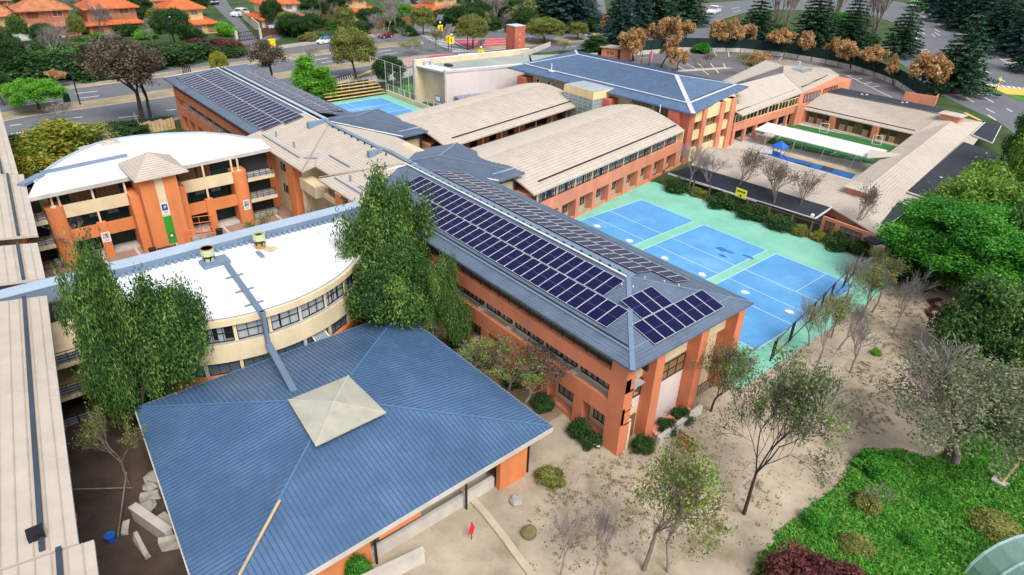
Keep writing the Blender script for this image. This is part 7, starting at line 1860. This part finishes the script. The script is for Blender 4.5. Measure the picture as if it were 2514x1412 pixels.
q = M(); q.box(p[0]-.5,p[0]+.5,p[1]-.55,p[1]+.55,1.0,2.5); q.build('bin_body', GREENDARK, t_)
q = M()
for dx in (-.4,.4):
    for dy in (-.45,.45): q.box(p[0]+dx-.06,p[0]+dx+.06,p[1]+dy-.06,p[1]+dy+.06,.1,1.0)
q.build('leg', GREYMET, t_)
p = at(672, 108); t_ = empty('street_sign', 'small dark street sign above the yellow bin', 'sign', p)
q = M(); q.tube(p, (p[0],p[1],5.2), .08, .06, 6); q.build('pole', BLACKP, t_); q = M(); q.box(p[0]-.05,p[0]+.05,p[1]-.8,p[1]+.8,4.4,5.2); q.build('sign_plate', GREYMET, t_)
# banners and flags
def banner(label, bx, by, top, cols, w=1.6, hfrac=.55):
    b_ = at(bx, by); H = height_at(*top, b_); t_ = empty('banner_flag', label, 'flag', (b_[0], b_[1], 0))
    q = M(); q.tube((b_[0],b_[1],0),(b_[0],b_[1],H), .1, .06, 6); q.build('pole', DARKMET, t_)
    rng_ = random.Random(int(bx)); n = len(cols); y0 = b_[1]+.1
    for i, (m_, a0, a1, c0, c1) in enumerate(cols):
        q = M(); zs = [H-.1-(H*hfrac)*c for c in (c0, c1)]; N_ = 6
        for k in range(N_):
            ya, yb = y0+w*(a0+(a1-a0)*k/N_), y0+w*(a0+(a1-a0)*(k+1)/N_); xa, xb = b_[0]+.12*math.sin(3*ya), b_[0]+.12*math.sin(3*yb)
            q.hexa([(xa,ya,zs[1]),(xb,yb,zs[1]),(xb+.03,yb,zs[1]),(xa+.03,ya,zs[1]),(xa,ya,zs[0]),(xb,yb,zs[0]),(xb+.03,yb,zs[0]),(xa+.03,ya,zs[0])])
        q.build('flag_panel', m_, t_)
BLUEF = mat('flag_blue', (.02,.04,.20), .7)
banner('white, red and blue flag hanging on a pole on the right verge', 2392, 78, (2395,18), [(BLUEF,0,1,0,.12),(WHITEP,0,.5,.12,1),(REDP,.5,1,.12,1)], 4.2, .5)
banner('white, red and blue flag hanging low beside the roundabout kerb', 2240, 115, (2243,72), [(BLUEF,0,1,0,.1),(WHITEP,0,.5,.1,1),(REDP,.5,1,.1,1)], 2.6, .62)
banner('red and yellow banner on a pole beside the white sedan', 1712, 58, (1718,14), [(mat('banner_red', (.55,.10,.06), .7),0,1,0,.68),(mat('banner_cream', (.7,.5,.4), .7),.2,.8,.15,.5),(YELP,0,1,.68,1)], 3.6, .58)
banner('pink and white flag on a pole in the car park', 1592, 163, (1597,128), [(mat('flag_pink', (.55,.08,.28), .7),0,.45,0,1),(WHITEP,.45,.62,0,1),(mat('flag_purple', (.35,.12,.40), .7),.62,1,0,1)], 1.5, .62)
banner('bare white flag pole in the car park', 1574, 160, (1575,127), [(WHITEP,0,.08,0,.05)], .4, .1)
p = at(2444, 224); t_ = empty('warning_sign', 'yellow diamond warning sign on the splitter island', 'traffic sign', p)
zc = height_at(2449, 199, p); q = M(); q.tube(p, (p[0],p[1],zc), .09, .07, 6); q.build('pole', WOODD, t_)
q = M(); s_ = 1.15; q.hexa([(p[0]+.06,p[1]-s_,zc),(p[0]+.06,p[1],zc-s_),(p[0]+.06,p[1]+s_,zc),(p[0]+.06,p[1],zc+s_),(p[0]+.14,p[1]-s_,zc),(p[0]+.14,p[1],zc-s_),(p[0]+.14,p[1]+s_,zc),(p[0]+.14,p[1],zc+s_)]); sg_ = q.build('sign_plate', YELP, t_)
q = M(); q.box(p[0]+.145,p[0]+.155,p[1]-.5,p[1]+.4,zc-.1,zc+.1); q.build('symbol', BLACKP, sg_)
p = at(2268, 205); t_ = empty('warning_sign', 'orange yellow round sign hidden between rust tree and big conifer', 'traffic sign', p)
zc = height_at(2267, 183, p); q = M(); q.tube(p, (p[0],p[1],zc), .08, .06, 6); q.build('pole', DARKMET, t_); q = M(); q.tube((p[0],p[1],zc),(p[0]+.1,p[1],zc), 1.0, 1.0, 14); q.build('sign_plate', mat('sign_orange', (.75,.42,.03), .5), t_)
p = at(2340, 52); t_ = empty('notice_panel', 'small white panel on the right verge among the conifers', 'sign', p); q = M(); q.box(p[0],p[0]+.15,p[1]-1.4,p[1]+1.4,.6,2.4); q.build('board', WHITEP, t_); q = M(); q.box(p[0]+.02,p[0]+.1,p[1]-1.2,p[1]-1.1,0,.6); q.box(p[0]+.02,p[0]+.1,p[1]+1.1,p[1]+1.2,0,.6); q.build('post', DARKMET, t_)
# racks by the avenue
p = at(869, 222); t_ = empty('metal_rack', 'grey slanted metal rack behind the bleachers fence', 'rack', p)
f = Fr(at(840,222), at(873,212), 1); q = M()
for k in range(7): q.beam(f.pt(f.L*k/6,0,.1), f.pt(f.L*k/6,-1,2.6), .12, .12)
q.build('bar', GREYMET, t_); q = M(); q.beam(f.pt(0,0,.2), f.pt(f.L,0,.2), .14, .14); q.beam(f.pt(0,-1,2.6), f.pt(f.L,-1,2.6), .14, .14); q.build('rail', DARKMET, t_)
f = Fr(at(455,200), at(472,198), 1); t_ = empty('bus_stop_frame', 'dark upright frame on the verge behind the far solar roof', 'street frame', at(460,200)); q = M()
for k in range(5): f.box(q, f.L*k/4-.08, f.L*k/4+.08, -.1, .1, 0, 3.4)
q.build('post', BLACKP, t_)
# trampoline
p = at(688, 72); t_ = empty('trampoline', 'blue netted trampoline in the garden of the cream house', 'trampoline', p)
q = M(); q.lathe((p[0],p[1],1.0), [(2.2,0),(2.2,.15)], 18); q.build('mat', BLUEP, t_); q = M()
for k in range(8):
    a = k*math.pi/4; q.tube((p[0]+2.2*math.cos(a),p[1]+2.2*math.sin(a),0),(p[0]+2.2*math.cos(a),p[1]+2.2*math.sin(a),3.4), .07, .07, 5)
q.build('post', BLUEP, t_)
# ================================================================ patio furniture
def bin_(label, px, py, z=.03):
    p = at(px, py); t_ = empty('litter_bin', label, 'bin', (p[0],p[1],z)); q = M(); q.lathe((p[0],p[1],z), [(.32,0),(.4,.85)], 14); q.build('bin_body', BLACKP, t_); q = M(); q.lathe((p[0],p[1],z+.85), [(.43,0),(.43,.07),(.3,.07)], 14); q.build('rim', DARKMET, t_)
bin_('black round bin left of the patio bench', 378, 628); bin_('black round bin right of the orange cage', 541, 580)
p = at(417, 629); t_ = empty('park_bench', 'dark red slatted bench in front of the striped tower', 'bench', (p[0],p[1],.03)); f = Fr(at(394,633), at(440,621), 1)
for k in range(3): q = M(); f.box(q, 0, f.L, -.45+.17*k, -.31+.17*k, .45, .49); q.build('seat_slat', mat('bench_red', (.10,.02,.03), .5), t_)
for k in range(3): q = M(); f.box(q, 0, f.L, -.56, -.52, .55+.15*k, .66+.15*k); q.build('back_slat', mat('bench_red', (.10,.02,.03), .5), t_)
for a in (.15, f.L-.15): q = M(); f.box(q, a-.04, a+.04, -.55, .1, .03, .45); f.box(q, a-.04, a+.04, -.6, -.55, .03, 1.0); q.build('leg', BLACKP, t_)
t_ = empty('ball_cage', 'orange tubular cage with grey bag standing on the patio', 'cage', at(505,590)); q = M()
fc_ = [at(463,612), at(532,598), at(526,570), at(466,578)]
for c in fc_: q.tube((c[0],c[1],.03),(c[0],c[1],2.3), .06, .06, 6)
q.build('post', TERRA, t_); q = M()
for i in range(4):
    a, c = fc_[i], fc_[(i+1) % 4]
    for z in (.2, 1.5, 2.3): q.tube((a[0],a[1],z),(c[0],c[1],z), .05, .05, 6)
    m_ = (Vector(a)+Vector(c))/2; q.tube((m_.x,m_.y,.05),(m_.x,m_.y,2.3), .04, .04, 5)
q.build('rail', TERRA, t_)
c = at(492, 595); q = M(); q.lathe((c[0],c[1],.04), [(.9,0),(1.1,.35),(.8,.7),(.3,.8)], 12); q.build('grey_bag', CONC, t_)
q = M(); q.tube(at(355,592), at(535,560), .05, .05, 6); tag(q.build('ground_pipe', BLACKP), 'dark pipe lying along the patio step', 'pipe')
# ================================================================ yard things in front
p = at(1298, 1304, .4); t_ = empty('boulder', 'mossy round boulder beside the curved path on the sandy yard', 'boulder', (p[0],p[1],0))
q = M(); n = 12
prof = [(.42,0),(.52,.18),(.50,.42),(.36,.62),(.12,.70)]
q.lathe((p[0],p[1],.02), prof, n); g_ = random.Random(4)
q.v = [(x+g_.uniform(-.05,.05), y+g_.uniform(-.05,.05), z+g_.uniform(-.03,.03)) for x, y, z in q.v]; q.build('stone', mat('mossy_stone', (.22,.19,.08), .95, .3, 14.0, .6, 60), t_, smooth=True)
p0, p1, p2, p3 = at(1135,1203), at(1190,1262), at(1243,1330), at(1300,1408)
q = M()
for a, c in ((p0,p1),(p1,p2),(p2,p3),(p3,at(1340,1470))): q.beam((a[0],a[1],.1),(c[0],c[1],.1), .5, .2)
tag(q.build('path_edging', mat('pale_beam', (.50,.41,.30), .8, .12, 6.0)), 'long pale beam edging running from the pavilion across the sandy yard', 'edging')
p = at(1158, 1325); t_ = empty('red_pennant', 'small red pennant on a stick by the pavilion front', 'flag', p)
q = M(); q.tube(p, (p[0],p[1],1.7), .03, .025, 6); q.build('stick', WOODD, t_); q = M(); q.slab([(p[0]+.02,p[1]-.28,.75),(p[0]+.1,p[1]+.02,.7),(p[0]+.05,p[1]+.22,1.1),(p[0],p[1]-.02,1.75)], .04); q.build('cloth', REDP, t_)
p = at(1682, 1105); t_ = empty('wooden_chair', 'tall backed red brown wooden seat beside the gable end of the solar block', 'seat', p)
q = M()
for dx, dy, h in ((-.6,-.3,1.9),(.6,-.3,1.9),(-.6,.4,.5),(.6,.4,.5)): q.box(p[0]+dx-.06,p[0]+dx+.06,p[1]+dy-.06,p[1]+dy+.06,.02,h)
q.build('leg', WOODB, t_); q = M(); q.box(p[0]-.75,p[0]+.75,p[1]-.3,p[1]+.5,.5,.6); q.build('seat', WOODB, t_)
for k in range(3): q = M(); q.box(p[0]-.65,p[0]+.65,p[1]-.32,p[1]-.27,.95+.3*k,1.12+.3*k); q.build('back_slat', WOODB, t_)
p = at(1650, 1075); q = M(); f = Fr(at(1610,1090), at(1715,1010), 1); f.box(q, 0, f.L, 0, .3, .02, .8); tag(q.build('low_wall', LCONC), 'low pale wall round the stone bed of the gable end', 'wall')
ST = scatter([(.1,4.0),(1.2,4.0),(1.2,8.8),(.1,8.8)], 90, 21); q = M(); g_ = random.Random(9)
for x, y in ST:
    r_ = g_.uniform(.08,.17); q.lathe((x,y,.3), [(r_*.7,0),(r_,r_*.5),(r_*.6,r_)], 6)
ST = scatter([(-4.2,-.9),(-1.2,-.9),(-1.2,-.3),(-4.2,-.3)], 50, 22)
for x, y in ST:
    r_ = g_.uniform(.07,.14); q.lathe((x,y,.3), [(r_*.7,0),(r_,r_*.5),(r_*.6,r_)], 6)
o = q.build('white_bed_stones', mat('white_stone', (.6,.6,.58), .9, .15, 8.0)); o['kind'] = 'stuff'
# dark branches on the sand
t_ = empty('branch_pile', 'dark brush pile lying in an S shape on the sandy yard under the lush tree', 'brush pile', at(2285,760))
C = []
for a, c in (((2305,738),(2283,742)),((2283,742),(2296,757)),((2296,757),(2278,765)),((2278,765),(2286,782))):
    for k in range(5): u_ = at(a[0]+(c[0]-a[0])*k/5, a[1]+(c[1]-a[1])*k/5); C.append((u_[0],u_[1],.12))
o = leaf_obj('dry_leaves', C, np.tile([.32,.32,.13],(len(C),1)), 45, .16, L_RED, seed=31); 
for v in o.data.vertices: v.co -= Vector((t_.location.x, t_.location.y, 0))
o.parent = t_
q = M()
for k in range(0, len(C)-1): q.tube(C[k], C[k+1], .06, .05, 5)
q.build('twig', BARKD, t_)
# things in the dark yard left of the pavilion
gwl = [((-16,-29.6),(-12.5,-28.4),1.2,'broken white wall piece leaning by the left edge of the pavilion'),((-9.5,-30.5),(-4.0,-29.2),1.0,'white angled retaining wall at the bottom left'),((-4.2,-29.2),(-3.2,-31.5),1.0,'white wall return at the bottom left corner of the pavilion')]
for a, c, h, lb in gwl:
    f = Fr(a, c, 1); q = M(); f.box(q, 0, f.L, -.2, .25, .02, h); q2 = f.box(q, -.05, f.L+.05, -.25, .3, h, h+.08); tag(q.build('low_wall', LCONC), lb, 'wall')
p = at(275, 1330); t_ = empty('blue_bucket', 'blue bucket standing in the dark yard at the bottom left', 'bucket', p); q = M(); q.lathe(p, [(.22,.03),(.32,.6)], 14); q.build('bucket_body', BLUEP, t_); q = M(); q.lathe((p[0],p[1],.6), [(.34,0),(.34,.05),(.28,.05)], 14); q.build('rim', BLUEP, t_)
for i, (a, c, h) in enumerate((((290,1320),(325,1200),1.6),((325,1200),(185,1240),1.5))):
    p, r_ = at(*a), at(*c); q = M(); q.tube((p[0],p[1],.1),(r_[0],r_[1],h), .05, .04, 6); tag(q.build('pole', BARKG), ('pale pole leaning in the dark yard by the blue bucket','thin cable like pole crossing the dark yard')[i], 'pole')
for i, (px, py, s_) in enumerate(((1265,1230,.5),(385,1175,.8),(360,1250,.7),(370,1195,.6))):
    p = at(px, py, .1); q = M(); q.lathe((p[0],p[1],.0), [(s_*.7,0),(s_,s_*.4),(s_*.5,s_*.8)], 9); g_ = random.Random(i); q.v = [(x+g_.uniform(-.1,.1), y+g_.uniform(-.1,.1), z) for x, y, z in q.v]
    tag(q.build('rock', ROCK), ('small pale rock under the right corner of the pavilion','largest pale rock by the left pavilion edge','pale rock low by the left pavilion edge','flat pale rock between two rocks by the pavilion')[i], 'rock')
# glass dome edge at the bottom right
p = at(2480, 1400); t_ = empty('glass_canopy', 'curved greenish glass canopy in the bottom right corner', 'glass canopy', (p[0],p[1],0))
q = M(); fr_ = M(); N_ = 10; Rr = 3.4; c0 = Vector((p[0]+1.2, p[1]-.6, 0)); ax = Vector((.85,-.5,0)).normalized(); sd = Vector((ax.y,-ax.x,0))
for j in range(5):
    for i in range(N_):
        t0, t1 = math.pi*i/N_, math.pi*(i+1)/N_
        P_ = lambda t, w: c0+ax*(w*1.5-1.5)+sd*(Rr*math.cos(t))+Vector((0,0,Rr*math.sin(t)*.95))
        if j < 4: q.poly([P_(t0,j), P_(t1,j), P_(t1,j+1), P_(t0,j+1)])
        fr_.beam(P_(t0,j), P_(t1,j), .12, .12)
q.build('glass_shell', glass_mat('canopy_glass', (.35,.55,.55), .55), t_); fr_.build('glazing_rib', mat('pale_teal_metal', (.35,.52,.52), .4), t_)
p = at(2455, 1190); t_ = empty('wooden_swing_post', 'pale wooden post with cross bar by the right edge of the lawn', 'post', p)
q = M(); q.tube((p[0],p[1],.02),(p[0]+.3,p[1]+.4,2.6), .13, .11, 8); q.build('mast', PALEWOOD, t_); q = M(); q.beam((p[0]-.1,p[1]+.1,2.5),(p[0]+.8,p[1]+.7,2.7), .14, .14); q.build('cross_bar', PALEWOOD, t_); q = M(); q.box(p[0]-.6,p[0]+.5,p[1]-.3,p[1]+.3,.02,.3); q.build('base', LCONC, t_)

# rubble and steps in the dark yard
for i, (px, py, a_, l_, w2, h_) in enumerate([(395,1195,.5,1.5,.5,.7),(372,1225,1.1,1.2,.45,.5),(415,1290,.2,1.4,.6,.6),(350,1345,.1,2.2,.3,.45),(310,1300,-.3,1.0,.5,.25),(430,1345,1.2,1.6,.4,.9)]):
    p = at(px, py); d_ = Vector((math.cos(a_), math.sin(a_), 0)); g3 = random.Random(i+5)
    q = M(); q.beam(Vector((p[0],p[1],h_/2+.02))-d_*l_/2, Vector((p[0],p[1],h_/2+.02))+d_*l_/2+Vector((0,0,g3.uniform(-.12,.2))), w2, h_)
    q.v = [(x+g3.uniform(-.1,.1), y+g3.uniform(-.1,.1), z) for x, y, z in q.v]
    tag(q.build('rubble_block', mat('pale_rubble', (.50,.46,.40), .9, .2, 8.0, .4, 60)), ('pale rubble block highest beside the pavilion edge in the dark yard','small pale rubble block below the highest one','pale rubble block half under the pavilion edge','long pale rubble kerb near the bottom left','low flat rubble slab left of the long pale kerb','upright pale rubble block nearest the bottom of the pavilion edge')[i], 'rubble')
